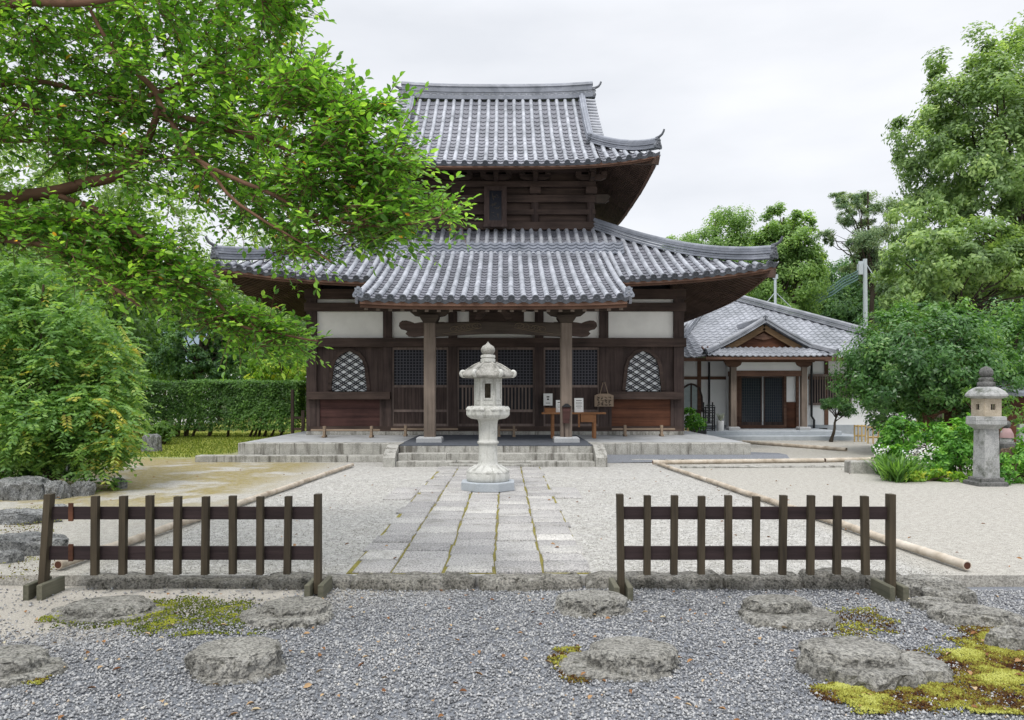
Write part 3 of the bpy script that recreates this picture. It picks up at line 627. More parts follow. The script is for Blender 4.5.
pole((7.35, 17.7, .05), (9.7, 18.3, .05), .05, 'bamboo pole ending near low stone block by the plants')
pole((7.6, 24.6, .05), (9.4, 21.2, .05), .055, 'thin bamboo pole slanting across the ground before the house steps')

# low stone block and thin stone edging on the right court
R = random.Random(3); mb = MB()
for x0, x1 in ((6.83, 7.08), (7.085, 7.3)): mb.bbox(x0, x1, 15.2, 15.5, 0, .24, .02)
tag(mb.build('stone_block', plat_st, None, (7.05, 15.3, 0)), 'low pair of butted grey stone blocks at left edge of the plant bed', 'stone block')
mb = MB()
for i in range(7): mb.bbox(3.75+i*.55, 3.75+i*.55+.54, 16.3+i*.03, 16.5+i*.03, 0, .035, .01, 0, .004, R)
tag(mb.build('ground_edging', plat_st), kind='structure')

# ------------------------------------------------------------------ stone lanterns
def ngon(n, r, rot): return [(r*math.cos(rot+2*math.pi*k/n), r*math.sin(rot+2*math.pi*k/n)) for k in range(n)]
def hexlathe(mb, prof, c, n=6, rot=0, mi=0): mb.lathe(prof, c, n, mi, False, rot)
def lantern_roof(mb, c, r, h, rt, curl=.05, mi=0):
    """six-sided cap: concave slopes, thick rim, curled corner scrolls"""
    c = Vector(c); n = 48; V = []; L = [(0, 1.0), (.12, .93), (.35, .74), (.6, .55), (.85, .40), (1, .30)]
    def rad(a, q):
        k = (a % (math.pi/3)) - math.pi/6; hexr = math.cos(math.pi/6)/math.cos(k); cor = (abs(k)/(math.pi/6))**4
        return q*hexr*(1 + .05*cor), cor
    rows = [(0.80, -.012, 0), (0.97, -.0, .6), (1.0, .025, 1), (.985, .045, 1), (.90, .08, .8), (.79, .118, .4), (.66, .16, .15), (.52, .202, 0), (.40, .232, 0), (.30, .246, 0), (.27, .25, 0)]
    for q, z, lift in rows:
        for k in range(n):
            a = 2*math.pi*k/n; rr, cor = rad(a, q*r); V.append(c + Vector((rr*math.cos(a), rr*math.sin(a), z*h/.26 + lift*cor*.03)))
    m = len(rows); mb.add(V, [(i*n+k, i*n+(k+1)%n, (i+1)*n+(k+1)%n, (i+1)*n+k) for i in range(m-1) for k in range(n)], mi, True)
    mb.add(V[:n], [tuple(range(n))[::-1]], mi); mb.add(V[-n:], [tuple(range(n))], mi)
    # ribs down to the corners
    for k in range(6):
        a = k*math.pi/3; dv = Vector((math.cos(a), math.sin(a), 0))
        pts = [c + dv*r*q + Vector((0, 0, z*h/.26+.01)) for q, z in ((.3, .238), (.5, .20), (.7, .145), (.86, .092), (.97, .055))]
        mb.tube(pts, [.018, .02, .022, .026, .03], 6, mi)
def curl_corner(c, a, r, z, s):
    """rolled bracken-shoot corner: a fat spiral curling up and inward"""
    mb = MB(); dv = Vector((math.cos(a), math.sin(a), 0)); p0 = Vector(c) + dv*r + Vector((0, 0, z)); pts = []; rad = []
    for i in range(15):
        t = i/14; th = -math.pi*.75 + t*math.pi*1.6; q = s*(.75 - .45*t)
        pts.append(p0 + dv*(q*math.cos(th)) + Vector((0, 0, q*math.sin(th)))); rad.append(s*(.50 - .12*t))
    mb.tube(pts, rad, 10); return mb
lx, ly = X(488, 12.5), 12.5
root = empty('stone_lantern', (lx, ly, 0), 'tall pale granite lantern with curled roof corners standing on the paved path', 'stone lantern')
c0 = Vector((lx, ly, .02))
mb = MB(); mb.lathe([(.45, 0), (.46, .01), (.46, .13), (.45, .14)], c0, 8, 0, False, math.pi/8); mb.build('base_slab', gran_base, root)
mb = MB(); mb.lathe([(.33, .14), (.345, .155), (.35, .20), (.345, .27), (.33, .30), (.28, .335), (.22, .365), (.19, .385), (.17, .40)], c0, 32)
mb.build('base', gran_w, root)
mb = MB()
for k in range(12):   # lotus petals
    a = 2*math.pi*k/12; dv = Vector((math.cos(a), math.sin(a), 0)); tv = Vector((-dv.y, dv.x, 0)); V = []
    for q, w_, z in ((.335, .03, .272), (.335, .075, .292), (.29, .07, .33), (.235, .052, .362), (.185, .035, .392)):
        V += [c0 + dv*(q+.004) - tv*w_ + Vector((0,0,z)), c0 + dv*(q+.016) + Vector((0,0,z+.012)), c0 + dv*(q+.004) + tv*w_ + Vector((0,0,z))]
    mb.add(V, [(i*3+j, i*3+j+1, i*3+j+4, i*3+j+3) for i in range(4) for j in range(2)], 0, True)
mb.build('lotus_petals', gran_w, root)
mb = MB(); mb.lathe([(.185, .395), (.165, .415), (.155, .45), (.15, .72), (.152, .735), (.172, .742), (.176, .762), (.172, .782), (.152, .79), (.15, .82), (.152, 1.06), (.162, 1.11), (.175, 1.14)], c0, 28); mb.build('shaft', gran_w, root)
mb = MB(); hexlathe(mb, [(.19, 1.135), (.28, 1.15), (.325, 1.175), (.345, 1.20), (.352, 1.215), (.352, 1.285), (.335, 1.31), (.30, 1.33), (.28, 1.352)], c0)
for k in range(6):
    a = k*math.pi/3 + math.pi/6; dv = Vector((math.cos(a), math.sin(a), 0)); tv = Vector((-dv.y, dv.x, 0))
    for s_ in (-.5, .5): mb.lathe([(.01, 0), (.05, .012), (.06, .035), (.04, .06), (.01, .07)], c0 + dv*.272 + tv*s_*.18 + Vector((0,0,1.265)), 10)
    a = k*math.pi/3; mb.lathe([(.01, 0), (.045, .01), (.055, .04), (.035, .075), (.008, .09)], c0 + Vector((math.cos(a), math.sin(a), 0))*.305 + Vector((0,0,1.26)), 10)
mb.build('platform', gran_w, root)
# fire box: six wall slabs, openings on front and back, relief frames on the others
mb = MB(); r6 = .225; zb, zt = 1.352, 1.80
fr_ = MB()
for k in range(6):
    a = -math.pi/2 + k*math.pi/3; dv = Vector((math.cos(a), math.sin(a), 0)); tv = Vector((-dv.y, dv.x, 0)); ap = r6*math.cos(math.pi/6); hw = r6/2
    def panel(u0, u1, z0, z1, d0=0, d1=.05, m=mb):
        P = []
        for z in (z0, z1):
            for d_, q in ((ap-d1, 1-.25), (ap-d0, 1)): P += [c0 + dv*d_ + tv*u0*(q if abs(u0) == hw else 1) + Vector((0,0,z)), c0 + dv*d_ + tv*u1*(q if abs(u1) == hw else 1) + Vector((0,0,z))]
        m.add(P, [(0,1,3,2),(4,6,7,5),(2,3,7,6),(0,4,5,1),(0,2,6,4),(1,5,7,3)])
    if k in (0, 3):
        panel(-hw, -.048, zb, zt); panel(.048, hw, zb, zt); panel(-.048, .048, zb, zb+.13); panel(-.048, .048, zt-.085, zt)
    else: panel(-hw, hw, zb, zt)
    for z0, z1, u0, u1 in ((zt-.075, zt-.055, -.085, .085), (zb+.10, zb+.12, -.085, .085), (zb+.12, zt-.075, -.085, -.07), (zb+.12, zt-.075, .07, .085), (zb+.025, zb+.07, -.08, -.008), (zb+.025, zb+.07, .008, .08)):
        panel(u0, u1, z0, z1, -.010, .004, fr_)
fb = mb.build('fire_box', gran_w, root); fr_.build('relief_frame', gran_w, fb)
mb = MB(); hexlathe(mb, [(.15, zb+.001), (.15, zb+.01)], c0); hexlathe(mb, [(.165, zb+.012), (.165, zt-.01)], c0, 6); 
mb = MB(); mb.bx(lx-.055, lx+.055, ly+.02, ly+.03, zb+.03, zt-.02); mb.build('lamp_screen', stone('lamp_inside', (.20,.17,.12), (.34,.29,.22)), fb)
mb = MB(); lantern_roof(mb, c0 + Vector((0,0,1.815)), .42, .25, .3); rf = mb.build('roof_cap', gran_roof, root)
for k in range(6): curl_corner(c0, k*math.pi/3, .40, 1.885, .068).build('corner_scroll', gran_w, rf)
mb = MB(); hexlathe(mb, [(.115, 2.06), (.12, 2.07), (.12, 2.11), (.10, 2.125), (.12, 2.14), (.115, 2.175), (.085, 2.185)], c0, 12); mb.build('neck', gran_w, root)
mb = MB(); mb.lathe([(.06, 2.18), (.095, 2.205), (.115, 2.245), (.112, 2.285), (.085, 2.325), (.04, 2.35), (.018, 2.375), (.004, 2.395)], c0, 20); mb.build('jewel_finial', gran_roof, root)

gx, gy = 8.28, 13.25
root = empty('stone_lantern', (gx, gy, 0), 'weathered grey lantern with square pillar and dark jewel, standing in the plants at right', 'stone lantern')
c0 = Vector((gx, gy, 0)); q4 = math.pi/4
mb = MB(); mb.bbox(gx-.28, gx+.26, gy-.24, gy+.26, 0, .08, .02); mb.bbox(gx-.22, gx+.21, gy-.2, gy+.2, .08, .15, .02); mb.build('base_slab', gran_d, root)
mb = MB(); mb.lathe([(.215, .15), (.212, .3), (.198, 1.0), (.196, 1.04)], c0, 4, 0, False, q4 + .12); mb.build('shaft', gran_g, root)
mb = MB(); hexlathe(mb, [(.2, 1.04), (.27, 1.09), (.31, 1.12), (.325, 1.13), (.325, 1.195), (.318, 1.2), (.325, 1.205), (.32, 1.265), (.29, 1.275)], c0, 6, .5); mb.build('platform', gran_g, root)
mb = MB(); zb, zt = 1.275, 1.60; a8 = [-math.pi/2 + .12 + k*math.pi/2 for k in range(4)]; hw = .165
for k, a in enumerate(a8):
    dv = Vector((math.cos(a), math.sin(a), 0)); tv = Vector((-dv.y, dv.x, 0))
    def pan(u0, u1, z0, z1):
        P = [c0 + dv*d_ + tv*u + Vector((0,0,z)) for z in (z0, z1) for d_ in (.125, .175) for u in (u0, u1)]
        mb.add(P, [(0,1,3,2),(4,6,7,5),(2,3,7,6),(0,4,5,1),(0,2,6,4),(1,5,7,3)])
    pan(-hw, -.045, zb, zt); pan(.045, hw, zb, zt); pan(-.045, .045, zb, zb+.12); pan(-.045, .045, zb+.225, zt)
fb = mb.build('fire_box', sandst, root)
mb = MB(); mb.bx(gx-.1, gx+.1, gy-.02, gy+.02, zb+.01, zt-.01); mb.build('lamp_screen', blackback, fb)
mb = MB(); mb.lathe([(.24, 1.60), (.33, 1.625), (.36, 1.65), (.355, 1.68), (.31, 1.735), (.23, 1.79), (.15, 1.82)], c0, 6, 0, False, .2)
mb.build('roof_cap', gran_g, root)
mb = MB(); mb.lathe([(.13, 1.815), (.15, 1.84), (.145, 1.90), (.10, 1.92), (.125, 1.95), (.12, 1.98), (.075, 2.0)], c0, 14); mb.build('neck', gran_d, root)
mb = MB(); mb.lathe([(.06, 1.995), (.10, 2.02), (.118, 2.065), (.112, 2.12), (.08, 2.165), (.03, 2.19), (.008, 2.205)], c0, 16); mb.build('jewel_finial', gran_d, root)

root.scale = (.93, .93, .93)

# ------------------------------------------------------------------ temple platform
hx, hy = -.28, 27.25
PX0, PX1, PY0, PZ = -6.28, 5.78, 18.1, .42
root = empty('temple_platform', (hx, 20, 0), 'low stone platform with front steps that carries the temple hall', 'platform')
R = random.Random(7); mb = MB()
x = PX0
while x < PX1 - .05:
    L = min(R.uniform(.85, 1.25), PX1 - x); L = PX1 - x if PX1 - x - L < .4 else L
    if x + L < -2.6 or x > 2.15 or True: mb.bbox(x+.004, x+L-.004, PY0, PY0+.35, .0, PZ, .015, 0, .004, R)
    x += L
mb.build('edge_stones', plat_st, root)
mb = MB(); mb.bx(PX0, PX1, PY0+.352, 33.3, .0, PZ-.006); mb.build('paving', plat_top, root)
mb = MB(); mb.bx(-2.42, 2.0, 17.2, 21.92, PZ-.005, PZ+.006); mb.build('porch_floor', slate, root)
for k, (z1, y0, x0, x1) in enumerate(((.115, 16.62, -2.36, 1.95), (.265, 16.92, -2.36, 1.95), (.415, 17.2, -2.36, 1.95))):
    mb = MB(); x = x0
    while x < x1 - .02:
        L = min(R.uniform(.9, 1.5), x1 - x); L = x1 - x if x1 - x - L < .5 else L
        mb.bbox(x+.003, x+L-.003, y0, y0+.34 if k < 2 else 17.55, 0 if k == 0 else z1-.155, z1, .014, 0, .005, R); x += L
    mb.build('step', plat_st, root)
mb = MB(); mb.bx(-2.36, 1.95, 17.54, 18.09, .2, .41); mb.build('step_fill', plat_st, root)
mb = MB(); mb.bbox(-1.2, .66, 16.42, 16.615, 0, .075, .012); mb.build('step', plat_st, root)
for x0, x1 in ((-2.62, -2.365), (1.955, 2.2)):
    mb = MB(); V = []
    for x in (x0, x1): V += [(x, 16.55, 0), (x, 16.55, .2), (x, 16.65, .29), (x, 17.15, .44), (x, 18.08, .445), (x, 18.08, 0)]
    mb.add(V, [tuple(range(6))[::-1], tuple(range(6, 12))] + [(i, (i+1)%6, 6+(i+1)%6, 6+i) for i in range(6)]); mb.build('cheek_stone', plat_st, root)
mb = MB(); x = -7.15
while x < -2.75:
    L = min(R.uniform(.7, 1.2), -2.7 - x); mb.bbox(x+.004, x+L-.004, 17.75, 18.095, 0, .15, .015, 0, .006, R); x += L
mb.build('lower_step', plat_st, root)
mb = MB(); x = 2.9
while x < 6.6:
    L = min(R.uniform(.7, 1.2), 6.65 - x); mb.bbox(x+.004, x+L-.004, 17.72, 17.86, 0, .07, .012, 0, .005, R); x += L
mb.build('gutter_stones', plat_st, root)
mb = MB(); mb.add([(2.22, 17.5, .004), (6.62, 17.87, .06), (6.62, 18.09, .15), (2.22, 18.09, .15)], [(0,1,2,3)]); mb.add([(6.62, 17.87, .06), (7.3, 20.5, .004), (5.79, 20.5, .06), (5.79, 18.09, .15), (6.62, 18.09, .15)], [(0,1,2,3,4)])
mb.build('gravel_bank', g_front, root)

# ------------------------------------------------------------------ temple hall
HX, HYC = hx, hy
hall = empty('temple_hall', (HX, HYC, PZ), 'two-storey dark timber temple hall with grey tiled hip-and-gable roof on the stone platform', 'temple')
WY = HYC - 5.25      # front wall plane, Y = 22
def normal(P, s, d):
    e = .02; a = P(s+e, d) - P(s-e, d); b = P(s, d+e) - P(s, d-e); n = a.cross(b).normalized()
    if n.z < 0: n = -n
    return n, a.normalized()
def tiles(mb, P, ribs, dlo, dhi, r=.067, course=.26, disc=True, left=None, right=None, sag=.035, seg=.36):
    """rows of half-round cover tiles over sagging stepped pan tiles (real geometry); material 0 cover, 1 pan, 2 end discs"""
    jr = random.Random(len(ribs))
    for s in ribs:
        d0, d1 = dlo(s), dhi(s)
        if d1 - d0 < .12: continue
        s += jr.uniform(-.010, .010); d0 += jr.uniform(-.012, .012)
        n = max(1, round((d1-d0)/seg)); K = 6
        for k in range(n):
            a, b = d0 + (d1-d0)*k/n, d0 + (d1-d0)*(k+1)/n; V = []
            sj, hj = jr.uniform(-.006, .006), jr.uniform(-.004, .004)
            for q, rr in ((a, r), (b, r*.95)):
                nn, t = normal(P, s, q); p = P(s, q) + t*sj + nn*hj
                V += [p + t*(rr*math.cos(math.pi*i/K)) + nn*(rr*math.sin(math.pi*i/K)*1.05 + .012) for i in range(K+1)]
            mb.add(V, [(i, i+1, K+1+i+1, K+1+i) for i in range(K)], 0, True); mb.add(V[:K+1], [tuple(range(K+1))], 0)
        if disc:
            nn, t = normal(P, s, d0); f = (P(s, d0) - P(s, d0+.05)).normalized(); o = P(s, d0) + nn*.022; rr = r*1.22
            def ring(q, dd): return [o + f*dd + (t*math.cos(2*math.pi*i/12) + nn*math.sin(2*math.pi*i/12))*q for i in range(12)]
            V = ring(rr, -.03) + ring(rr, .035) + ring(rr*.76, .035) + ring(rr*.70, .018) + ring(rr*.3, .018) + ring(rr*.24, .032)
            mb.add(V, [(j*12+i, j*12+(i+1)%12, (j+1)*12+(i+1)%12, (j+1)*12+i) for j in range(5) for i in range(12)] + [tuple(range(60, 72))], 2)
    es = ([left] if left is not None else []) + list(ribs) + ([right] if right is not None else [])
    for s0, s1 in zip(es[:-1], es[1:]):
        lo0, lo1, hi0, hi1 = dlo(s0), dlo(s1), dhi(s0), dhi(s1); lo, hi = min(lo0, lo1), max(hi0, hi1)
        if hi - lo < .05: continue
        n = max(1, int((hi-lo)/course)); sm_ = (s0+s1)/2
        for k in range(n):
            a, b = lo + (hi-lo)*k/n, lo + (hi-lo)*(k+1)/n; V = []
            for q, h in ((a, -.012), (a, .026), (b, .0)):
                for j, (s, l_, h_) in enumerate(((s0, lo0, hi0), (sm_, (lo0+lo1)/2, (hi0+hi1)/2), (s1, lo1, hi1))):
                    dd = min(max(q, l_), h_); nn, t = normal(P, s, dd); V.append(P(s, dd) + nn*(h - (sag if j == 1 else 0)))
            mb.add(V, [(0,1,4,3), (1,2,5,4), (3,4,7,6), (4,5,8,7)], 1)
        # drip edge at the eave
        V = []
        for h in (.03, -.05):
            for j, (s, l_) in enumerate(((s0, lo0), (sm_, (lo0+lo1)/2), (s1, lo1))):
                nn, t = normal(P, s, l_); f = (P(s, l_) - P(s, l_+.05)).normalized(); V.append(P(s, l_) + f*.012 + nn*(h - (sag*1.6 if j == 1 else 0)))
        mb.add(V, [(0,1,4,3),(1,2,5,4)], 2)
ROOFM = None
def side_P(c, H, zf, e, l):
    e, l = Vector(e), Vector(l); c = Vector(c)
    return lambda s, d: c + l*s + e*(H-d) + Vector((0, 0, zf(s, d)))
SIDES = [((0,-1,0), (1,0,0)), ((1,0,0), (0,1,0)), ((0,1,0), (-1,0,0)), ((-1,0,0), (0,-1,0))]
def soffit(P, H, dwall, drop, mb, mbf, smin=None, smax=None, pitch=.2, fz=.17, raf=(.07, .085), hip=True, eave_in=.06):
    smin = -H if smin is None else smin; smax = H if smax is None else smax
    ns = 40; rows = [eave_in + (dwall-eave_in)*k/5 for k in range(6)]; V = []
    for d in rows:
        for i in range(ns+1):
            s = smin + (smax-smin)*i/ns
            if hip: lim = H - d; s = max(-lim, min(lim, s))
            V.append(P(s, d) - Vector((0,0,drop)))
    m = ns+1; mb.add(V, [(j*m+i, (j+1)*m+i, (j+1)*m+i+1, j*m+i+1) for j in range(5) for i in range(ns)])
    k = int((smax-smin)/pitch)
    for i in range(k+1):
        s = smin + .08 + (smax-smin-.16)*i/k; d1 = min(dwall, (H-abs(s)) if hip else dwall)
        if d1 < .25: continue
        q = Vector((0,0,drop + raf[1]/2 + .004))
        mb.sweep([P(s, eave_in+.05+(d1-eave_in-.05)*j/3) - q for j in range(4)], [(-raf[0]/2,-raf[1]/2),(raf[0]/2,-raf[1]/2),(raf[0]/2,raf[1]/2),(-raf[0]/2,raf[1]/2)])
    # eave boards (two, stepped)
    for d, w_, h0, h1 in ((.05, .05, .055, .055+fz*.55), (.12, .06, .055+fz*.5, .055+fz)):
        pts = []
        for i in range(ns+1):
            s = smin + (smax-smin)*i/ns
            if hip: s = max(-(H-d), min(H-d, s))
            pts.append(P(s, d))
        mbf.sweep(pts, [(-w_/2,-h1),(w_/2,-h1),(w_/2,-h0),(-w_/2,-h0)])
def ridge(pts, w_, h, layers=4, cap=.07, mi=0):
    mb = MB()
    for k in range(layers):
        ww = w_*(1 if k % 2 == 0 else .80)*(1-.12*k/layers); z0, z1 = h*k/layers, h*(k+1)/layers
        mb.sweep(pts, [(-ww/2, z0), (ww/2, z0), (ww/2, z1-.012), (-ww/2, z1-.012)], mi)
    mb.tube([Vector(p) + Vector((0,0,h+.01)) for p in pts], cap, 10, mi)
    return mb
def end_tile(pos, out, s=1.0, horn=True):
    """ridge-end ornament: a shouldered mask plate with a rolled foot and a curved horn tile above"""
    out = Vector(out).normalized(); sd = out.cross(Vector((0,0,1))).normalized(); up = Vector((0,0,1)); mb = MB(); p = Vector(pos)
    half = [(0,.52),(.07,.50),(.12,.42),(.16,.44),(.2,.40),(.17,.33),(.2,.24),(.26,.16),(.31,.05),(.29,-.06),(.2,-.09),(.12,-.05)]
    ol = [(a*s, b*s) for a, b in half] + [(-a*s, b*s) for a, b in half[::-1][:-1]]
    mb.prism(ol[::-1], .12*s, p, sd, up)
    for q, z in ((0, .22), (.13, .12), (-.13, .12), (0, .38)): 
        o = p + out*.06*s + sd*q*s + up*z*s
        mb.add([o + (sd*math.cos(a)*.075*s + up*math.sin(a)*.075*s) + out*0 for a in [i*math.pi/4 for i in range(8)]] + [o + (sd*math.cos(a)*.04*s + up*math.sin(a)*.04*s) + out*.05*s for a in [i*math.pi/4 for i in range(8)]], [(i,(i+1)%8,8+(i+1)%8,8+i) for i in range(8)] + [tuple(range(8,16))])
    if horn:
        pts = [p - out*.12*s + up*.50*s, p + out*.08*s + up*.53*s, p + out*.26*s + up*.62*s, p + out*.36*s + up*.76*s, p + out*.39*s + up*.86*s]
        mb.tube(pts, [.075*s, .072*s, .062*s, .055*s, .05*s], 10)
    return mb

# --- lower roof
LH = 7.33
def zl(s, d): return 4.52 + .42*d + .0242*d*d + .44*(min(1, abs(s)/LH))**3.5*max(0, 1-d/4.28)
ctr = (HX, HYC, 0)
lowP = [side_P(ctr, LH, zl, e, l) for e, l in SIDES]
PH = 3.08                                        # half width of the porch roof
DP = 2.2
mb = MB(); rp = .275
ribs = [(-26 + i)*rp for i in range(53)]
for k in range(4):
    P = lowP[k]; hi = lambda s: min(4.28, LH - abs(s))
    if k == 0:
        inner = [s for s in ribs if abs(s) < PH - .05]
        tiles(mb, P, inner, lambda s: DP, hi, .067, disc=False)
        L_ = [s for s in ribs if s <= -PH+.05 and s > -LH+.1]; R__ = [s for s in ribs if s >= PH-.05 and s < LH-.1]
        tiles(mb, P, L_, lambda s: 0, hi, left=-LH, right=-PH+.1); tiles(mb, P, R__, lambda s: 0, hi, left=PH-.1, right=LH)
    else: tiles(mb, P, [s for s in ribs if abs(s) < LH-.1], lambda s: 0, hi, left=-LH, right=LH)
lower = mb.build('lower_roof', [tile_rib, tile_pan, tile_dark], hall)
# stacked scalloped courses where the porch roof leaves the main roof
mb = MB(); P = lowP[0]; edges = [(-13.5 + i)*rp for i in range(28)]
for j in range(4):
    for s0, s1 in zip(edges[:-1], edges[1:]):
        V = []; d0 = DP - .02 + .12*j; h = .085 + .05*j
        for hh, dd in ((h-.045, d0), (h, d0), (h+.01, d0+.14)):
            for t in (0, .25, .5, .75, 1):
                s = s0 + (s1-s0)*t; nn, tt = normal(P, s, dd); V.append(P(s, dd) + nn*(hh - .05*math.sin(math.pi*t)))
        mb.add(V, [(r_*5+i, r_*5+i+1, r_*5+5+i+1, r_*5+5+i) for r_ in range(2) for i in range(4)], 0)
mb.build('stacked_tile_course', tile_ridge, lower)
for sx, sy in ((1,-1),(1,1),(-1,1),(-1,-1)):
    pts = []
    for k in range(13):
        d = .1 + 4.14*k/12; z = zl(LH-d, d) + .02 + .10*(1-k/12)**3; pts.append((HX + sx*(LH-d), HYC + sy*(LH-d), z))
    rd = ridge(pts, .26, .27, 4, .075).build('hip_ridge', tile_ridge, lower)
    o = Vector((sx, sy, 0)).normalized()
    end_tile(Vector(pts[0]) + o*.05 + Vector((0,0,.05)), o, .58).build('ridge_end_tile', tile_dark, lower)
soff = MB(); fas = MB()
for k in range(4):
    if k == 0:
        soffit(lowP[0], LH, 2.05, .14, soff, fas)
    else: soffit(lowP[k], LH, 2.05, .14, soff, fas)
for sx in (1, -1):   # hip rafters
    for sy in (1, -1): soff.sweep([(HX+sx*(LH-d), HYC+sy*(LH-d), zl(LH-d, d)-.26) for d in (.06, .6, 1.2, 2.1)], [(-.09,-.11),(.09,-.11),(.09,.11),(-.09,.11)])
sf = soff.build('eave_underside', wd_y, lower); fas.build('eave_board', wd_fascia, lower)

# --- porch roof
def zp(s, d): return 3.70 + .33*d + .0152*d*d + .06*(min(1, abs(s)/PH))**4*max(0, 1-d/2)
PD = 4.72
porP = lambda s, d: Vector((HX + .02 + s, 17.3 + d, zp(s, d)))
mb = MB(); rpp = .272; ribs_p = [(-10.5 + i)*rpp for i in range(22)]
tiles(mb, porP, ribs_p, lambda s: 0, lambda s: PD, left=-PH, right=PH)
for s in (-PH, PH):   # verge closing boards
    mb.sweep([porP(s, d) - Vector((0,0,.08)) for d in (0, 1, 2, 3, 4, PD)], [(-.03,-.08),(.03,-.08),(.03,.08),(-.03,.08)], 1)
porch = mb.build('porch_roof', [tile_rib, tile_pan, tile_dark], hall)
for s in (-PH+.02, PH-.02):
    mb = MB(); pts = [porP(s, d) + Vector((0,0,.03)) for d in (.1, 1, 2, 3, 4, 4.6)]; mb.tube(pts, .07, 10)
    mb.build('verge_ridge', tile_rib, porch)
    end_tile(porP(s, .12) + Vector((0,0,.0)), (0,-1,0), .42, False).build('ridge_end_tile', tile_ridge, porch)
soff = MB(); fas = MB(); soffit(porP, 99, 4.0, .13, soff, fas, -PH+.08, PH-.08, .275, .2, hip=False)
soff.build('eave_underside', wd_y, porch); fas.build('eave_board', wd_fascia, porch)
pe = MB()   # pale rafter ends
for i in range(22):
    s = -2.9 + 5.8*i/21; p_ = porP(s, .20) - Vector((0,0,.29)); pe.box(p_, (.085, .03, .075))
pe.build('rafter_ends', wd_post, porch)

# --- upper roof
UH, UG = 4.80, 3.05
def zu(s, d): return 8.30 + .564*d + .0443*d*d + .33*(min(1, abs(s)/UH))**3.5*max(0, 1-d/2.2)
upP = [side_P(ctr, UH, zu, e, l) for e, l in SIDES]
mb = MB(); ru = .30; ribs_u = [(-16 + i)*ru for i in range(33)]
for k in range(4):
    P = upP[k]
    if k in (0, 2):
        inn = [s for s in ribs_u if abs(s) <= 3.12]
        tiles(mb, P, inn, lambda s: 0, lambda s: UH-.1 if abs(s) < 3.06 else UH-abs(s))
        for sg in (1, -1):
            o_ = sorted([s for s in ribs_u if s*sg > 3.10 and abs(s) < UH-.1]); tiles(mb, P, o_, lambda s: 0, lambda s: UH-abs(s), left=(min(o_)-.2 if sg > 0 else -UH), right=(UH if sg > 0 else max(o_)+.2))
            # verge strip beyond the gable, laid crosswise (short tiles)
            for j in range(16):
                d0 = 1.86 + j*.185; a = P(sg*3.08, d0); b = P(sg*3.46, d0) - Vector((0,0,.03)); mb.tube([a + Vector((0,0,.05)), b + Vector((0,0,.04))], [.06, .075], 8, 0)
            ed = [P(sg*s_, d_) - Vector((0,0,.05)) for s_, d_ in ((3.0, 1.8), (3.46, 1.8), (3.46, UH), (3.0, UH))]
            V = [P(sg*3.0, 1.75 + (UH-1.75)*j/8) - Vector((0,0,q)) for j in range(9) for q in (.03, .10)] + [P(sg*3.46, 1.75 + (UH-1.75)*j/8) - Vector((0,0,q+.02)) for j in range(9) for q in (.03, .10)]
            mb.add(V, [(2*j, 2*j+2, 18+2*j+2, 18+2*j) for j in range(8)] + [(2*j+1, 18+2*j+1, 18+2*j+3, 2*j+3) for j in range(8)] + [(18+2*j, 18+2*j+2, 18+2*j+3, 18+2*j+1) for j in range(8)], 1)
    else: tiles(mb, P, [s for s in ribs_u if abs(s) < UH-.1], lambda s: 0, lambda s: min(1.84, UH-abs(s)), left=-UH, right=UH)
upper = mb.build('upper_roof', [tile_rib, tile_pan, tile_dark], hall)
zr = zu(0, UH) - .08
pts = [(HX + t*3.38, HYC, zr + .10*abs(t)**3) for t in [-1 + i/8 for i in range(17)]]
mr = MB()
mr.sweep(pts, [(-.19, 0), (.19, 0), (.19, .13), (-.19, .13)], 0)
mr.sweep(pts, [(-.15, .13), (.15, .13), (.15, .25), (-.15, .25)], 1)
mr.sweep(pts, [(-.18, .25), (.18, .25), (.18, .30), (-.18, .30)], 0); mr.sweep(pts, [(-.14, .30), (.14, .30), (.14, .45), (-.14, .45)], 0)
mr.sweep(pts, [(-.17, .45), (.17, .45), (.15, .50), (-.15, .50)], 0); mr.tube([Vector(p_) + Vector((0,0,.52)) for p_ in pts], .085, 10)
for i in range(26):   # wave-pattern tiles set along the ridge face, and the row of discs above
    xx = -3.25 + 6.5*i/25; zz = zr + .10*abs(xx/3.38)**3
    for sg in (-1, 1):
        V = [(HX + xx + .125*math.cos(a), HYC + sg*.165, zz + .135 + .10*math.sin(a)) for a in [math.pi*j/8 for j in range(9)]] + [(HX + xx + .085*math.cos(a), HYC + sg*.165, zz + .135 + .06*math.sin(a)) for a in [math.pi*j/8 for j in range(9)]]
        mr.add(V, [(j, j+1, 10+j, 9+j) for j in range(8)], 0)
mrk = mr.build('main_ridge', [tile_ridge, tile_rib], upper)
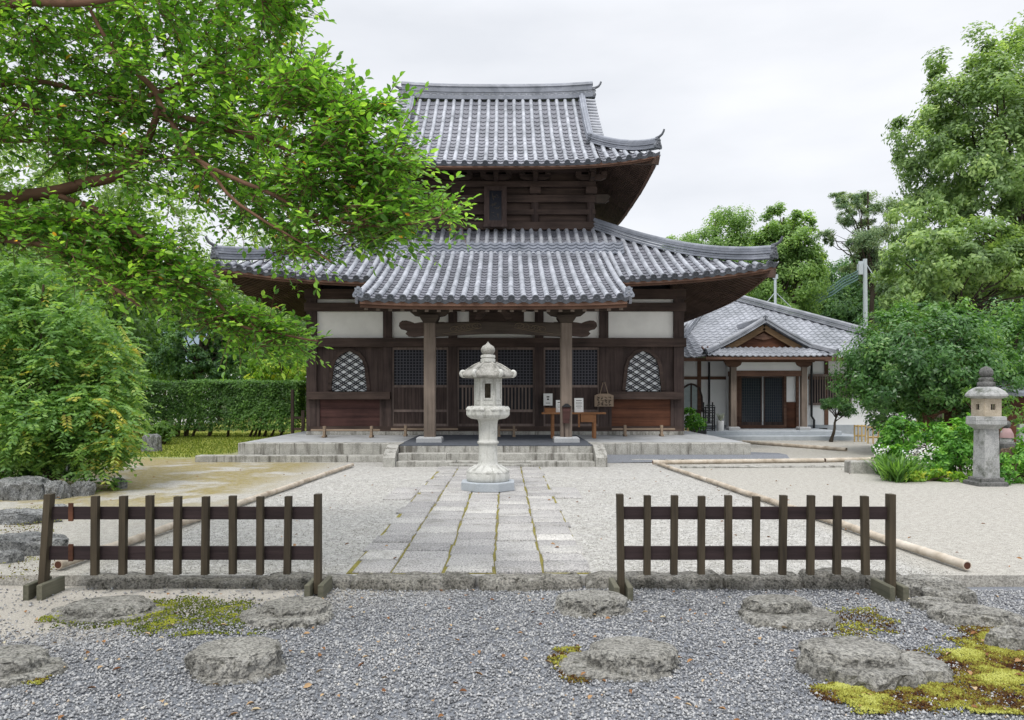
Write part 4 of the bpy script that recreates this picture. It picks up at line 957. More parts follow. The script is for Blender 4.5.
for sx in (1, -1):
    end_tile((HX + sx*3.42, HYC, zr + .12), (sx, 0, 0), .66).build('ridge_end_tile', tile_dark, upper)
    for sy in (-1, 1):
        P = upP[0 if sy < 0 else 2]; sg = sx if sy < 0 else -sx
        dpts = [P(sg*2.98, UH-.15 - (UH-.15-1.78)*i/8) + Vector((0,0,.03)) for i in range(9)]
        ridge(dpts, .22, .20, 3, .07).build('descending_ridge', tile_ridge, upper)
        end_tile(dpts[-1] + Vector((0, sy*.05, .0)), (0, sy, 0), .5, False).build('ridge_end_tile', tile_dark, upper)
        pts = []
        for k in range(9):
            d = .08 + 1.8*k/8; pts.append((HX + sx*(UH-d), HYC + sy*(UH-d), zu(UH-d, d) + .02 + .10*(1-k/8)**3))
        ridge(pts, .24, .24, 4, .072).build('hip_ridge', tile_ridge, upper)
        o = Vector((sx, sy, 0)).normalized(); end_tile(Vector(pts[0]) + o*.04 + Vector((0,0,.03)), o, .55).build('ridge_end_tile', tile_dark, upper)
    # gable wall and bargeboards
    g_ = [(y, zu(0, UH-abs(y))-.10) for y in [(-3.0 + 6*i/12) for i in range(13)]]
    mb = MB(); mb.prism([(a, b) for a, b in g_] + [(2.9, 9.3), (-2.9, 9.3)], .08, (HX + sx*3.05, HYC, 0), (0,1,0), (0,0,1)); mb.build('gable_wall', wd_z, upper)
    mb = MB(); mb.sweep([(HX + sx*3.40, HYC + a, b-.12) for a, b in g_], [(-.04,-.13),(.04,-.13),(.04,.10),(-.04,.10)]); mb.build('bargeboard', wd_x, upper)
soff = MB(); fas = MB()
for k in range(4): soffit(upP[k], UH, 1.78, .12, soff, fas, pitch=.15, fz=.15, raf=(.06, .08))
for sx in (1, -1):
    for sy in (1, -1): soff.sweep([(HX+sx*(UH-d), HYC+sy*(UH-d), zu(UH-d, d)-.24) for d in (.06, .6, 1.2, 1.8)], [(-.09,-.11),(.09,-.11),(.09,.11),(-.09,.11)])
soff.build('eave_underside', wd_y, upper); fas.build('eave_board', wd_fascia, upper)

# --- upper storey walls
UW = 3.07; uy = HYC - UW
mb = MB(); mb.bx(HX-UW+.08, HX+UW-.08, uy+.06, HYC+UW-.06, 6.3, 9.35); mb.build('upper_wall', wd_x, hall)
for i, q in enumerate((-UW+.1, -1.22, 1.22, UW-.1)):
    mb = MB(); mb.lathe([(.13, 6.55), (.13, 8.05)], (HX+q, uy+.02, 0), 14); mb.build('upper_column', wd_z, hall)
bm_ = MB()
for z0, z1, y_ in ((6.72, 6.96, -.14), (7.20, 7.36, -.10), (7.58, 7.80, -.12), (8.05, 8.22, -.16), (8.5, 8.68, -.30)):
    bm_.bx(HX-UW-.04, HX+UW+.04, uy+y_, uy+.07, z0, z1); 
    for sx in (-1, 1): bm_.bx(HX+sx*(UW+.0), HX+sx*(UW+.035), uy+.08, HYC+UW, z0+.003, z1-.003)
bm_.build('upper_beam', wd_x, hall)
for q in (-UW+.1, -1.22, 0, 1.22, UW-.1):   # bracket sets: block, arm, three small blocks
    mb = MB(); xx = HX+q
    if q: mb.box((xx, uy-.10, 7.92), (.34, .34, .2))
    else: mb.box((xx, uy-.10, 7.92), (.3, .2, .2))
    mb.prism([(-.5,.1),(-.46,.0),(-.3,-.07),(.3,-.07),(.46,.0),(.5,.1)], .14, (xx, uy-.14, 8.32), (1,0,0), (0,0,1))
    for d_ in (-.4, 0, .4): mb.box((xx+d_, uy-.14, 8.46), (.18, .2, .09))
    mb.beam((xx, uy+.02, 8.28), (xx, uy-.62, 8.30), .13, .16); mb.box((xx, uy-.52, 8.44), (.2, .2, .1))
    mb.build('bracket_set', wd_x, hall)
for sx in (-1, 1):   # carved beam noses at the corner
    mb = MB(); mb.prism([(0,-.12),(.3,-.13),(.42,-.06),(.38,.0),(.46,.08),(.36,.14),(0,.13)], .13, (HX+sx*(UW+.05), uy-.02, 7.69), (sx,0,0), (0,0,1)); mb.build('beam_nose', wd_post2, hall)
# hanging name board under the upper eaves (tilted forward)
tq = Matrix.Rotation(math.radians(-9), 3, 'X'); pc = Vector((X(495.5, 24.0)-.0, uy-.34, 7.40))
pb = MB(); pb.box(pc, (.40, .05, 1.0), tq); plq = pb.build('name_board', blackback, hall)
fr_ = MB()
for dx, dz, w_, h_ in ((-.27,0,.16,1.22),(.27,0,.16,1.22),(0,.56,.62,.14),(0,-.56,.62,.14)): fr_.box(pc + tq @ Vector((dx, -.035, dz)), (w_, .06 if dx else .056, h_), tq)
fr_.box(pc + tq @ Vector((0, -.06, -.66)), (.74, .08, .09), tq)
fr_.build('frame', wd_z, plq)
st = MB(); R = random.Random(9)
for k in range(3):
    for _ in range(7): st.box(pc + tq @ Vector((R.uniform(-.10,.10), -.03, .30-.30*k + R.uniform(-.10,.10))), (R.uniform(.03,.16), .012, R.uniform(.012,.02)), tq @ Matrix.Rotation(R.choice([0, 0, 1.57, .6, -.6]), 3, 'Y'))
st.build('brushed_characters', plain('faded_gold', (.06, .05, .04), .6), plq)

# --- ground storey: front wall
colx = [X(a, WY) for a in (312.5, 388, 453, 539, 603.5, 678)]
ZS, ZM = .60, 2.93
mb = MB(); mb.bx(HX-5.35, HX+5.35, WY-.22, WY+.3, PZ, PZ+.10); mb.bx(HX-5.3, HX-5.0, WY+.31, HYC+5.3, PZ, PZ+.1); mb.bx(HX+5.0, HX+5.3, WY+.31, HYC+5.3, PZ, PZ+.1); mb.build('foundation_sill', plat_st, hall)
for i, xx in enumerate(colx):
    mb = MB(); w_ = .145 if i in (0, 5) else .125; mb.bx(xx-w_, xx+w_, WY-.13, WY+.12, PZ+.10, 4.5); mb.build('column', wd_z, hall)
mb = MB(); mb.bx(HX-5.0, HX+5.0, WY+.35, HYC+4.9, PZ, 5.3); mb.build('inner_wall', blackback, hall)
for sd in (1, -1):   # plain plank side and back walls
    mb = MB(); mb.bx(HX+sd*5.02, HX+sd*5.10, WY+.125, HYC+5.1, PZ+.1, 4.9); mb.build('side_wall', wd_z, hall)
    for k in range(5):
        mb = MB(); yy = WY + 2.1*(k+1); mb.bx(HX+sd*5.0-.13, HX+sd*5.0+.2, yy-.12, yy+.12, PZ+.1, 4.6); mb.build('column', wd_z, hall)
    mb = MB(); mb.bx(HX+sd*5.10, HX+sd*5.13, WY+.125, HYC+5.05, 3.19, 3.9); mb.build('plaster_panel', plaster, hall)
mb = MB(); mb.bx(HX-5.1, HX+5.1, HYC+5.02, HYC+5.1, PZ+.1, 4.9); mb.build('back_wall', wd_z, hall)
for z0, z1, y_ in ((2.92, 3.17, -.19), (3.93, 4.17, -.17), (4.28, 4.56, -.15), (PZ+.10, PZ+.24, -.15)):
    mb = MB()
    if z0 < 1:
        mb.bx(HX-5.30, HX+5.30, WY+y_, WY+.10, z0, z1)
    else: mb.bx(HX-5.42, HX+5.42, WY+y_, WY+.10, z0, z1)
    mb.build('tie_beam', wd_x if z0 > 1 else wd_x, hall)
for k in range(5):
    a, b = colx[k]+.12, colx[k+1]-.12
    mb = MB(); mb.bx(a, b, WY-.02, WY+.02, 3.16, 3.94); mb.build('plaster_panel', plaster, hall)
    mb = MB(); mb.bx(a, b, WY-.02, WY+.02, 4.16, 4.29); mb.build('plaster_panel', plaster, hall)
mb = MB(); mb.bx(X(469, WY), X(524, WY), WY-.05, WY-.022, 3.45, 3.93); mb.build('transom_board', wd_x, hall)
def katomado(x0, x1, left):
    """plank wall bay with a bell-shaped window over a ledge and a plank dado"""
    cx = X(349.5, WY) if left else X(643, WY); hw, zb, zt = .50, 1.66, 2.80
    ol = [(-hw*1.08, zb), (-hw*1.0, zb+.35), (-hw*.94, zb+.65), (-hw*.80, zb+.87), (-hw*.50, zb+1.05), (-hw*.2, zb+1.13), (0, zb+1.16)]
    ol = ol + [(-a, b) for a, b in ol[::-1][1:]]
    # planks as columns of strips around the opening
    mb = MB(); n = 11; xs = [x0 + (x1-x0)*i/n for i in range(n+1)]
    def top(x):   # height of the opening at x
        u = abs(x-cx)
        if u >= hw*1.0: return None
        pts = sorted([(abs(a), b) for a, b in ol[:7]])
        for (a0, b0), (a1, b1) in zip(pts[:-1], pts[1:]):
            if a0 <= u <= a1: return b0 + (b1-b0)*(u-a0)/(a1-a0+1e-6)
        return None
    fine = 70
    for i in range(fine):
        a, b = x0 + (x1-x0)*i/fine, x0 + (x1-x0)*(i+1)/fine; t = top((a+b)/2); off = .006*((int((a-x0)/(x1-x0)*n)) % 2)
        mb.bx(a, b, WY-.03-off, WY+.03, (t if t else zb-.02), ZM)
    wl = mb.build('plank_wall', wd_z, hall)
    wf = MB(); wf.sweep([(cx+a*1.04, WY-.055, b+.03) for a, b in ol], [(-.05,-.03),(.05,-.03),(.05,.035),(-.05,.035)], 0, Vector((0,-1,0)))
    win = wf.build('bell_window', wd_x, hall)
    pb_ = MB(); pb_.prism([(cx+a, b) for a, b in ol], .01, (0, WY+.045, 0), (1,0,0), (0,0,1)); pb_.build('paper_pane', plain('window_paper_%d' % left, (.80, .83, .85), .8, .1, .04), win)
    lt = MB(); 
    for sg in (1, -1):
        for q in range(-16, 17):
            for of in (-.032, .032):
                c_ = q*.215 + of; seg = []
                for j in range(81):
                    u = -hw*1.08 + 2.16*hw*j/80; z = zb + .55 + sg*.62*u + c_; t = top(cx+u)
                    if t and zb <= z <= t: seg.append((cx+u, z))
                if len(seg) >= 2:
                    a, b = seg[0], seg[-1]; lt.beam((a[0], WY+.012+.014*(sg>0), a[1]), (b[0], WY+.012+.014*(sg>0), b[1]), .012, .026)
    lt.build('diamond_lattice', blackback, win)
    mb = MB(); mb.bx(x0-.24, x1+.22, WY-.30, WY-.131, 1.43, 1.64); mb.bx(x0, x1, WY-.131, WY-.02, 1.43, 1.64); mb.build('ledge', wd_x, hall)
    mb = MB(); R = random.Random(3)
    zs = [PZ+.24, .92, 1.17, 1.43]
    for i, (a, b) in enumerate(zip(zs[:-1], zs[1:])): mb.bx(x0, x1, WY-.09+.004*(i % 2), WY-.0, a+.003, b-.003)
    mb.build('dado_planks', wd_brown if left else wd_red, hall)
    for xx in (x0+.04, x1-.04):
        mb = MB(); mb.bx(xx-.05, xx+.05, WY-.13, WY-.095, PZ+.24, 1.43); mb.build('dado_stile', wd_z, hall)
katomado(colx[0]+.145, colx[1]-.125, True); katomado(colx[4]+.125, colx[5]-.145, False)
def lattice_door(x0, x1, style):
    fr = MB(); s_ = .05
    zlo, z1, z2, zt = PZ+.24, 1.10, 1.80, ZM-.02
    fr.bx(x0, x0+s_, WY-.06, WY+.0, zlo, zt); fr.bx(x1-s_, x1, WY-.06, WY+.0, zlo, zt)
    for z in (zlo+.035, z1, z2, zt-.035): fr.bx(x0+s_, x1-s_, WY-.056, WY-.002, z-.035, z+.035)
    d = fr.build('lattice_door', wd_lat, hall)
    lt = MB(); n = max(5, int((x1-x0-2*s_)/.085))
    for i in range(1, n):
        xx = x0+s_ + (x1-x0-2*s_)*i/n; lt.bx(xx-.012, xx+.012, WY-.045, WY-.022, z2+.03, zt-.06)
    m = 12
    for j in range(1, m): zz = z2+.03 + (zt-z2-.1)*j/m; lt.bx(x0+s_, x1-s_, WY-.036, WY-.015, zz-.012, zz+.012)
    lt.build('lattice', plain('lattice_dark%d' % int(x0*100), (.085, .085, .105), .6), d)
    ml_ = MB(); k = max(5, int((x1-x0)/.105))
    if style: 
        for i in range(1, k): xx = x0+s_ + (x1-x0-2*s_)*i/k; ml_.bx(xx-.022, xx+.022, WY-.04, WY-.01, z1+.03, z2-.03)
        ml_.build('slats', wd_lat, d)
    else:
        for i in range(k): a = x0+s_ + (x1-x0-2*s_)*i/k; ml_.bx(a+.003, a+(x1-x0-2*s_)/k-.003, WY-.035-.01*(i % 2), WY-.01, z1+.03, z2-.03)
        ml_.build('board_panel', wd_z, d)
    pn = MB()
    for i in range(k): a = x0+s_ + (x1-x0-2*s_)*i/k; pn.bx(a+.003, a+(x1-x0-2*s_)/k-.003, WY-.035-.008*(i % 2), WY-.01, zlo+.07, z1-.03)
    pn.build('bottom_panel', wd_z, d)
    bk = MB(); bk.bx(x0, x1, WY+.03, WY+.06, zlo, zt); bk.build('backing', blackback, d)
for k, st_ in ((1, 0), (2, 1), (3, 0)):
    a, b = colx[k]+.125, colx[k+1]-.125; m = (a+b)/2
    if k == 2: lattice_door(a, m-.004, 1); lattice_door(m+.004, b, 1)
    else: lattice_door(a, b, 0) if k == 1 else lattice_door(a, b, 0)

# --- porch posts, rainbow beam, purlin
PYY = 18.5
for px, s_ in ((430, -1), (566, 1)):
    xx = X(px, PYY)
    mb = MB(); mb.bbox(xx-.30, xx+.30, PYY-.3, PYY+.3, PZ+.006, PZ+.13, .03); bs = MB(); mb.build('post_base_stone', plat_top, hall)
    w_ = .138; c_ = .03
    mb = MB(); oc = [(-w_, -w_+c_), (-w_+c_, -w_), (w_-c_, -w_), (w_, -w_+c_), (w_, w_-c_), (w_-c_, w_), (-w_+c_, w_), (-w_, w_-c_)]
    V = [(xx+a, PYY+b, z) for z in (PZ+.13, 3.27) for a, b in oc]; mb.add(V, [(i, (i+1)%8, 8+(i+1)%8, 8+i) for i in range(8)] + [tuple(range(8,16))])
    mb.build('porch_post', wd_post, hall)
    mb = MB(); mb.prism([(-.14,-.09),(.14,-.09),(.22,.03),(.22,.1),(-.22,.1),(-.22,.03)], .4, (xx, PYY, 3.36), (1,0,0), (0,0,1))
    mb.prism([(-.48,.12),(-.46,.02),(-.36,-.06),(-.2,-.09),(.2,-.09),(.36,-.06),(.46,.02),(.48,.12)], .16, (xx, PYY-.003, 3.51), (1,0,0), (0,0,1))
    for d_ in (-.38, 0, .38): mb.box((xx+d_, PYY-.002, 3.66), (.2, .22, .07))
    mb.build('bracket_set', wd_post2, hall)
    # carved elephant-nose scroll outside the post
    mb = MB(); ol = [(0,-.16),(.10,-.17),(.24,-.19),(.38,-.17),(.44,-.11),(.40,-.06),(.46,-.02),(.55,.0),(.60,.07),(.585,.15),(.52,.20),(.42,.205),(.32,.18),(.22,.14),(.1,.16),(0,.17)]
    mb.prism([(a, b) for a, b in ol], .15, (xx+s_*.14, PYY, 3.13), (s_,0,0), (0,0,1)); mb.build('beam_nose', wd_x, hall)
x0, x1 = X(430, PYY)+.138, X(566, PYY)-.138
mb = MB(); n = 18; V = []
for i in range(n+1):
    t = i/n; xx = x0 + (x1-x0)*t; ar = .07*math.sin(math.pi*t)
    V += [(xx, PYY-.1, 2.95+ar), (xx, PYY-.11, 2.97+ar), (xx, PYY-.11, 3.25+ar*.5), (xx, PYY-.09, 3.28+ar*.5), (xx, PYY+.1, 3.28+ar*.5), (xx, PYY+.1, 2.95+ar)]
mb.add(V, [(i*6+j, i*6+(j+1)%6, (i+1)*6+(j+1)%6, (i+1)*6+j) for i in range(n) for j in range(6)] + [tuple(range(6)), tuple(range(n*6, n*6+6))[::-1]])
bmr = mb.build('rainbow_beam', wd_post2, hall)
carve_m = plain('carved_wood', (.11, .085, .06), .8)
for sg in (1, -1):   # swirling relief carved near both ends
    mb = MB()
    for j in range(5):
        cx = (x0+.45+j*.13) if sg > 0 else (x1-.45-j*.13); cz = 3.12 + .02*j; pts = []
        for i in range(15):
            th = i*.55; q = .085*(1-i/19); pts.append((cx + sg*q*math.cos(th)*1.5, PYY-.112, cz + q*math.sin(th)))
        mb.tube(pts, .011, 5)
    mb.tube([((x0+.18) if sg > 0 else (x1-.18), PYY-.112, 3.02), ((x0+.6) if sg > 0 else (x1-.6), PYY-.112, 3.06), ((x0+1.1) if sg > 0 else (x1-1.1), PYY-.112, 3.16)], .012, 5)
    mb.build('carved_relief', carve_m, bmr)
mb = MB(); mb.bx(HX-2.75, HX+2.75, PYY-.12, PYY+.12, 3.70, 3.88); mb.build('porch_purlin', wd_x, hall)
mb = MB(); mb.prism([(-.45,-.14),(-.3,-.15),(-.15,.05),(0,.14),(.15,.05),(.3,-.15),(.45,-.14),(.38,.02),(.15,.15),(-.15,.15),(-.38,.02)][::-1], .12, (HX, PYY, 3.50), (1,0,0), (0,0,1)); mb.build('frog_leg_strut', wd_x, hall)
for px in (430, 566):   # tie beams from posts back to the wall
    xx = X(px, PYY); mb = MB(); mb.sweep([(xx, PYY+.14, 3.1), (xx, PYY+1.2, 3.25), (xx, PYY+2.3, 3.4), (xx, WY-.2, 3.5)], [(-.09,-.12),(.09,-.12),(.09,.12),(-.09,.12)]); mb.build('shrimp_beam', wd_y, hall)

# ------------------------------------------------------------------ things on the porch
ty = 20.1; root = empty('offering_table', (X(573, ty), ty, PZ), 'brown wooden table with a drawer standing behind the right porch post', 'table')
x0, x1 = X(541.5, ty), X(605, ty); zt = 1.10
mb = MB(); mb.bbox(x0, x1, ty-.22, ty+.22, zt-.045, zt, .006); mb.build('tabletop', wd_table, root)
for xx in (X(552.5, ty), X(594, ty)):
    for yy in (ty-.17, ty+.17): mb = MB(); mb.bx(xx-.035, xx+.035, yy-.03, yy+.03, PZ+.006, zt-.045); mb.build('leg', wd_table, root)
mb = MB(); mb.bx(X(580, ty), X(593, ty)-.01, ty-.2, ty+.14, zt-.25, zt-.05); dr = mb.build('drawer', wd_table, root)
mb = MB(); mb.bx(X(577.5, ty), X(579.3, ty), ty-.18, ty-.14, zt-.38, zt-.05); mb.build('brace', wd_table, root)
def sheet(px0, px1, py0, py1, Y, label, lean, lines, name='notice_card', stand=True):
    x0, x1, z0, z1 = X(px0, Y), X(px1, Y), Z(py1, Y), Z(py0, Y); w_, h_ = x1-x0, z1-z0
    root = empty(name, ((x0+x1)/2, Y, z0), label, 'notice'); rt = Matrix.Rotation(math.radians(lean), 3, 'X')
    q = lambda a, b, c: Vector(((x0+x1)/2, Y, z0)) + rt @ Vector((a, b, c))
    mb = MB(); mb.box(q(0, 0, h_/2), (w_, .012, h_), rt); mb.build('card', paper, root)
    mb = MB(); R = random.Random(int(px0))
    for (u, v_, ww, hh) in lines:
        mb.box(q(u*w_, -.0075, v_*h_), (ww*w_, .002, hh*h_), rt)
    mb.build('ink_writing', ink, root)
    if stand: mb = MB(); mb.beam(q(0, .01, h_*.6), Vector(((x0+x1)/2, Y+.14, z0+.005)), .03, .01); mb.build('prop', wd_table, root)
    return root
zt_py = HY - (zt - CAMH)*F/ty
root = empty('small_box', (X(550, ty-.02), ty, zt), 'shallow wooden box lying at left end of the offering table', 'box')
mb = MB(); x0, x1 = X(544.5, ty), X(555.5, ty); mb.bbox(x0, x1, ty-.12, ty+.1, zt+.001, zt+.10, .006); mb.build('box_body', wd_table, root); mb = MB(); mb.bx(x0-.008, x1+.008, ty-.128, ty+.108, zt+.10, zt+.115); mb.build('lid', wd_table, root)
sheet(543.5, 552.5, 393.5, 405.5, WY-.21, 'white framed notice fixed on the door post above the small box', 0, [(0, .72, .3, .10), (0, .52, .22, .12), (0, .2, .5, .04)], stand=False)
sheet(556, 563, 400, zt_py, ty+.03, 'small white card standing left of the porch post on the table', -8, [(0, .8, .5, .06), (0, .6, .6, .02), (0, .5, .6, .02), (0, .4, .5, .02)])
sheet(574.5, 583.5, 398, zt_py, ty+.03, 'larger white card standing right of the porch post on the table', -8, [(0, .82, .6, .04), (0, .68, .7, .02), (0, .6, .7, .02), (0, .5, .6, .02), (0, .4, .7, .02), (0, .3, .4, .02)])
# dark wooden box hung on the right porch post
root = empty('incense_holder', (X(566.5, 18.3), 18.3, 1.2), 'dark wooden holder tied to the front of right porch post', 'holder')
mb = MB(); xx = X(566.5, 18.34); mb.prism([(-.09,-.25),(.06,-.25),(.1,.1),(.1,.13),(-.1,.13),(-.1,.1)], .07, (xx, 18.31, 1.13), (1,0,0), (0,0,1)); mb.build('holder_body', wd_brown, root)
mb = MB(); mb.prism([(-.12,0),(.12,0),(.03,.08),(-.03,.08)], .11, (xx, 18.30, 1.265), (1,0,0), (0,0,1)); mb.build('lid', black_m, root)
mb = MB(); mb.beam((xx-.06, 18.33, .9), (xx-.05, 18.33, .55), .035, .02); mb.build('tail_slat', wd_x, root)
# votive plaque hung from the wall column
py_ = WY-.36; pxc = X(604, py_); root = empty('hanging_plaque', (pxc, py_, Z(400, py_)), 'pale five-sided wooden plaque with four columns of writing hung by cords', 'plaque')
z0, z1 = Z(406.5, py_), Z(395.5, py_); hw = X(613.5, py_) - pxc
mb = MB(); mb.prism([(-hw, z0), (hw, z0), (hw, z1), (hw*.55, z1+.05), (-hw*.55, z1+.05), (-hw, z1)], .03, (pxc, py_, 0), (1,0,0), (0,0,1)); mb.build('board', wd_rail, root)
mb = MB(); R = random.Random(2)
for c_ in (-.62, -.2, .2, .6):
    for k in range(4):
        zz = z0 + (z1-z0)*(.16 + .22*k)
        for _ in range(4): mb.box((pxc + c_*hw + R.uniform(-.025,.025), py_-.017, zz + R.uniform(-.025,.025)), (R.uniform(.03,.06), .004, .011), Matrix.Rotation(R.choice([0, 0, 1.57, .6, -.6]), 3, 'Y'))
mb.build('brushed_characters', ink, root)
for s_ in (-1, 1): mb = MB(); mb.tube([(pxc + s_*hw*.42, py_, z1+.05), (pxc + s_*.02, py_+.02, Z(382, py_))], .012, 6); mb.build('cord', wd_rail, root)
mb = MB(); mb.tube([(pxc, WY-.13, Z(382, py_)+.01), (pxc, py_-.02, Z(382, py_))], .015, 6); mb.build('hook', black_m, root)
# low barrier rails on the platform
def barrier(px0, px1, legs, Y, label):
    x0, x1 = X(px0, Y), X(px1, Y); root = empty('barrier_rail', ((x0+x1)/2, Y, PZ), label, 'low rail', 'low wooden barrier rails on the platform')
    mb = MB(); mb.bbox(x0, x1, Y-.03, Y+.03, PZ+.17, PZ+.215, .008); mb.build('rail', wd_rail, root)
    for l_ in legs:
        xx = X(l_, Y); mb = MB(); mb.bx(xx-.03, xx+.03, Y-.075, Y-.032, PZ+.05, PZ+.30); mb.bx(xx-.03, xx+.03, Y+.032, Y+.075, PZ+.05, PZ+.30); mb.bbox(xx-.04, xx+.04, Y-.16, Y+.16, PZ+.001, PZ+.05, .006); mb.build('leg', wd_rail, root)
barrier(311, 380, (324.5, 371.5), 20.6, 'low wooden rail in front of the left bell window wall')
barrier(391, 458, (405.5, 434), 21.2, 'low wooden rail before the left lattice door, crossing behind left porch post')
barrier(612, 675, (625, 661.5), 21.2, 'low wooden rail in front of red-brown planks under right window')
barrier(496, 517, (499, 514), 20.8, 'short low rail lying behind the pale lantern at the centre door')

# ------------------------------------------------------------------ monks' house on the right
KY = 27.5
house = empty('priest_house', (9.3, 29.5, 0), 'low white-walled house with wavy grey tile roof and gabled entrance porch at right', 'house')
def wave_tiles(mb, P, s0, s1, d0, d1, clip=None, tw=.25, th=.24, amp=.02):
    """undulating pantiles: a sine across, a step at every course"""
    ns = max(1, int((s1-s0)/tw)); nd = max(1, int((d1-d0)/th)); q = 4
    for j in range(nd):
        a, b = d0 + (d1-d0)*j/nd, d0 + (d1-d0)*(j+1)/nd; V = []; ok = []
        for dd, h in ((a, 0), (a, .03), (b, 0)):
            for i in range(ns*q+1):
                s = s0 + (s1-s0)*i/(ns*q); ss = s
                if clip: lo, hi = clip(dd); ss = min(max(s, lo), hi)
                V.append(P(ss, dd) + Vector((0, 0, h + amp*math.sin(2*math.pi*i/q) + amp*.6*(1 if i % q == 1 else 0))))
        m = ns*q+1
        for r_ in range(2):
            for i in range(ns*q):
                f = (r_*m+i, r_*m+i+1, (r_+1)*m+i+1, (r_+1)*m+i)
                if (V[f[0]]-V[f[1]]).length > 1e-3 or (V[f[2]]-V[f[3]]).length > 1e-3: ok.append(f)
        mb.add(V, ok, 0, False)
# main hip roof
E0, E1, AP = Vector((5.95, 28.0, 2.92)), Vector((16.0, 28.0, 2.92)), Vector((9.27, 34.0, 5.95))
mb = MB()
fp = lambda s, d: Vector((s, 28 + d, 2.92 + .505*d))
wave_tiles(mb, fp, 5.95, 16.0, 0, 6.0, lambda d: (5.95 + (9.27-5.95)*d/6, 16.0 - (16-9.27)*d/6))
bk = Vector((9.27, 38, 5.95)); 
mb.add([(16,28,2.92),(16,44,2.92),bk,AP], [(0,1,2,3)]); mb.add([(5.95,28,2.92),AP,bk,(5.95,44,2.92)], [(0,1,2,3)]); mb.add([(5.95,44,2.92),bk,(16,44,2.92)], [(0,1,2)])
mb.bx(5.95, 16.0, 27.98, 28.08, 2.78, 2.90, 1)
kr = mb.build('main_roof', [tile_wave, wd_fascia], house)
for a, b in ((E1, AP), (E0, AP), (AP, bk)):
    ridge([a.lerp(b, t) + Vector((0,0,.03)) for t in (0, .25, .5, .75, 1)], .26, .22, 3, .08).build('ridge', tile_wave, kr)
# walls
WK = 29.2
mb = MB(); mb.bx(6.3, 15.6, WK, 42, .12, 2.95); mb.build('wall', plaster_k, house)
mb = MB(); mb.bx(6.28, 15.62, WK-.03, WK-.002, .0, .42); mb.build('wall_base', gran_base, house)
tm = MB()
for px in (699, 737, 826): tm.bx(X(px, WK)-.07, X(px, WK)+.07, WK-.05, WK-.001, .42, 2.9)
tm.bx(6.28, 15.62, WK-.045, WK-.004, Z(378, WK)-.06, Z(378, WK)+.06); tm.build('timber_frame', wd_fascia, house)
# arched window at left
wx0, wx1 = X(684, WK), X(702.5, WK); cxw = X(691, WK); z0, z1 = Z(410, WK), Z(384, WK)
ol = [(-.42, z0), (-.40, z0+.5), (-.30, z1-.15), (-.12, z1-.03), (0, z1), (.12, z1-.03), (.30, z1-.15), (.40, z0+.5), (.42, z0)]
mb = MB(); mb.prism([(cxw+a, b) for a, b in ol], .02, (0, WK-.012, 0), (1,0,0), (0,0,1)); ww = mb.build('window', plain('frosted_glass', (.33, .40, .41), .25, .6, .1), house)
mb = MB(); mb.sweep([(cxw+a, WK-.035, b) for a, b in ol], [(-.035,-.03),(.035,-.03),(.035,.03),(-.035,.03)], 0, Vector((0,-1,0))); mb.bx(cxw-.025, cxw+.025, WK-.05, WK-.022, z0, z1); mb.bx(cxw-.5, cxw+.5, WK-.07, WK-.024, z0-.07, z0); mb.build('frame', wd_z, ww)
# barred window at right
bx0, bx1, z0, z1 = X(809, WK), X(850, WK), Z(403, WK), Z(376.5, WK)
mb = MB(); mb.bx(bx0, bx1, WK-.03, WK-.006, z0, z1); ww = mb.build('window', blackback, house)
mb = MB(); k = 16
for i in range(k+1): xx = bx0 + (bx1-bx0)*i/k; mb.bx(xx-.022, xx+.022, WK-.09, WK-.06, z0, z1)
mb.bx(bx0-.03, bx1+.03, WK-.1, WK-.05, z1, z1+.09); mb.bx(bx0-.03, bx1+.03, WK-.1, WK-.05, z0-.08, z0); mb.build('bars', wd_lat, ww)
mb = MB(); mb.bx(X(819, WK), X(827, WK), WK-.036, WK-.031, .1, .3); mb.build('floor_vent', black_m, house)
# entrance: doors, side panels
DY = 28.9; 
px_ = lambda a: X(a, DY)
mb = MB(); mb.bx(px_(728), px_(808), DY+.02, WK-.001, .32, 2.85); mb.build('porch_back_wall', plaster_k, house)
for a, b in ((740.5, 761.5), (763.5, 783)):
    x0, x1, z0, z1 = px_(a), px_(b), .42, Z(377, DY); fr = MB(); s_ = .045
    fr.bx(x0, x0+s_, DY-.05, DY, z0, z1); fr.bx(x1-s_, x1, DY-.05, DY, z0, z1); fr.bx(x0+s_, x1-s_, DY-.048, DY-.002, z1-.05, z1); fr.bx(x0+s_, x1-s_, DY-.048, DY-.002, z0, z0+.12)
    d = fr.build('sliding_door', wd_z, house)
    gl_ = MB(); gl_.bx(x0+s_, x1-s_, DY-.02, DY-.012, z0+.12, z1-.05); gl_.build('glass', dark_glass, d)
    lt = MB()
    for i in range(1, 8): xx = x0+s_ + (x1-x0-2*s_)*i/8; lt.bx(xx-.008, xx+.008, DY-.036, DY-.022, z0+.12, z1-.05)
    for j in range(1, 16): zz = z0+.12 + (z1-z0-.17)*j/16; lt.bx(x0+s_, x1-s_, DY-.034, DY-.024, zz-.007, zz+.007)
    lt.build('lattice', plain('door_lattice%d' % a, (.06, .065, .075), .6), d)
fm = MB()
for a in (737, 739.3, 784.5, 797, 730): fm.bx(px_(a)-.05, px_(a)+.05, DY-.07, DY+.015, .3, Z(372, DY))
fm.bx(px_(728), px_(800), DY-.08, DY+.01, Z(376.5, DY), Z(371.5, DY)); fm.bx(px_(739), px_(785), DY-.08, DY+.01, .3, .42); fm.build('door_frame', wd_fascia, house)
for a, b in ((785.8, 796), (731.4, 736)):
    mb = MB(); mb.bx(px_(a), px_(b), DY-.02, DY+.015, .32, Z(402, DY)); mb.build('side_planks', wd_red, house)
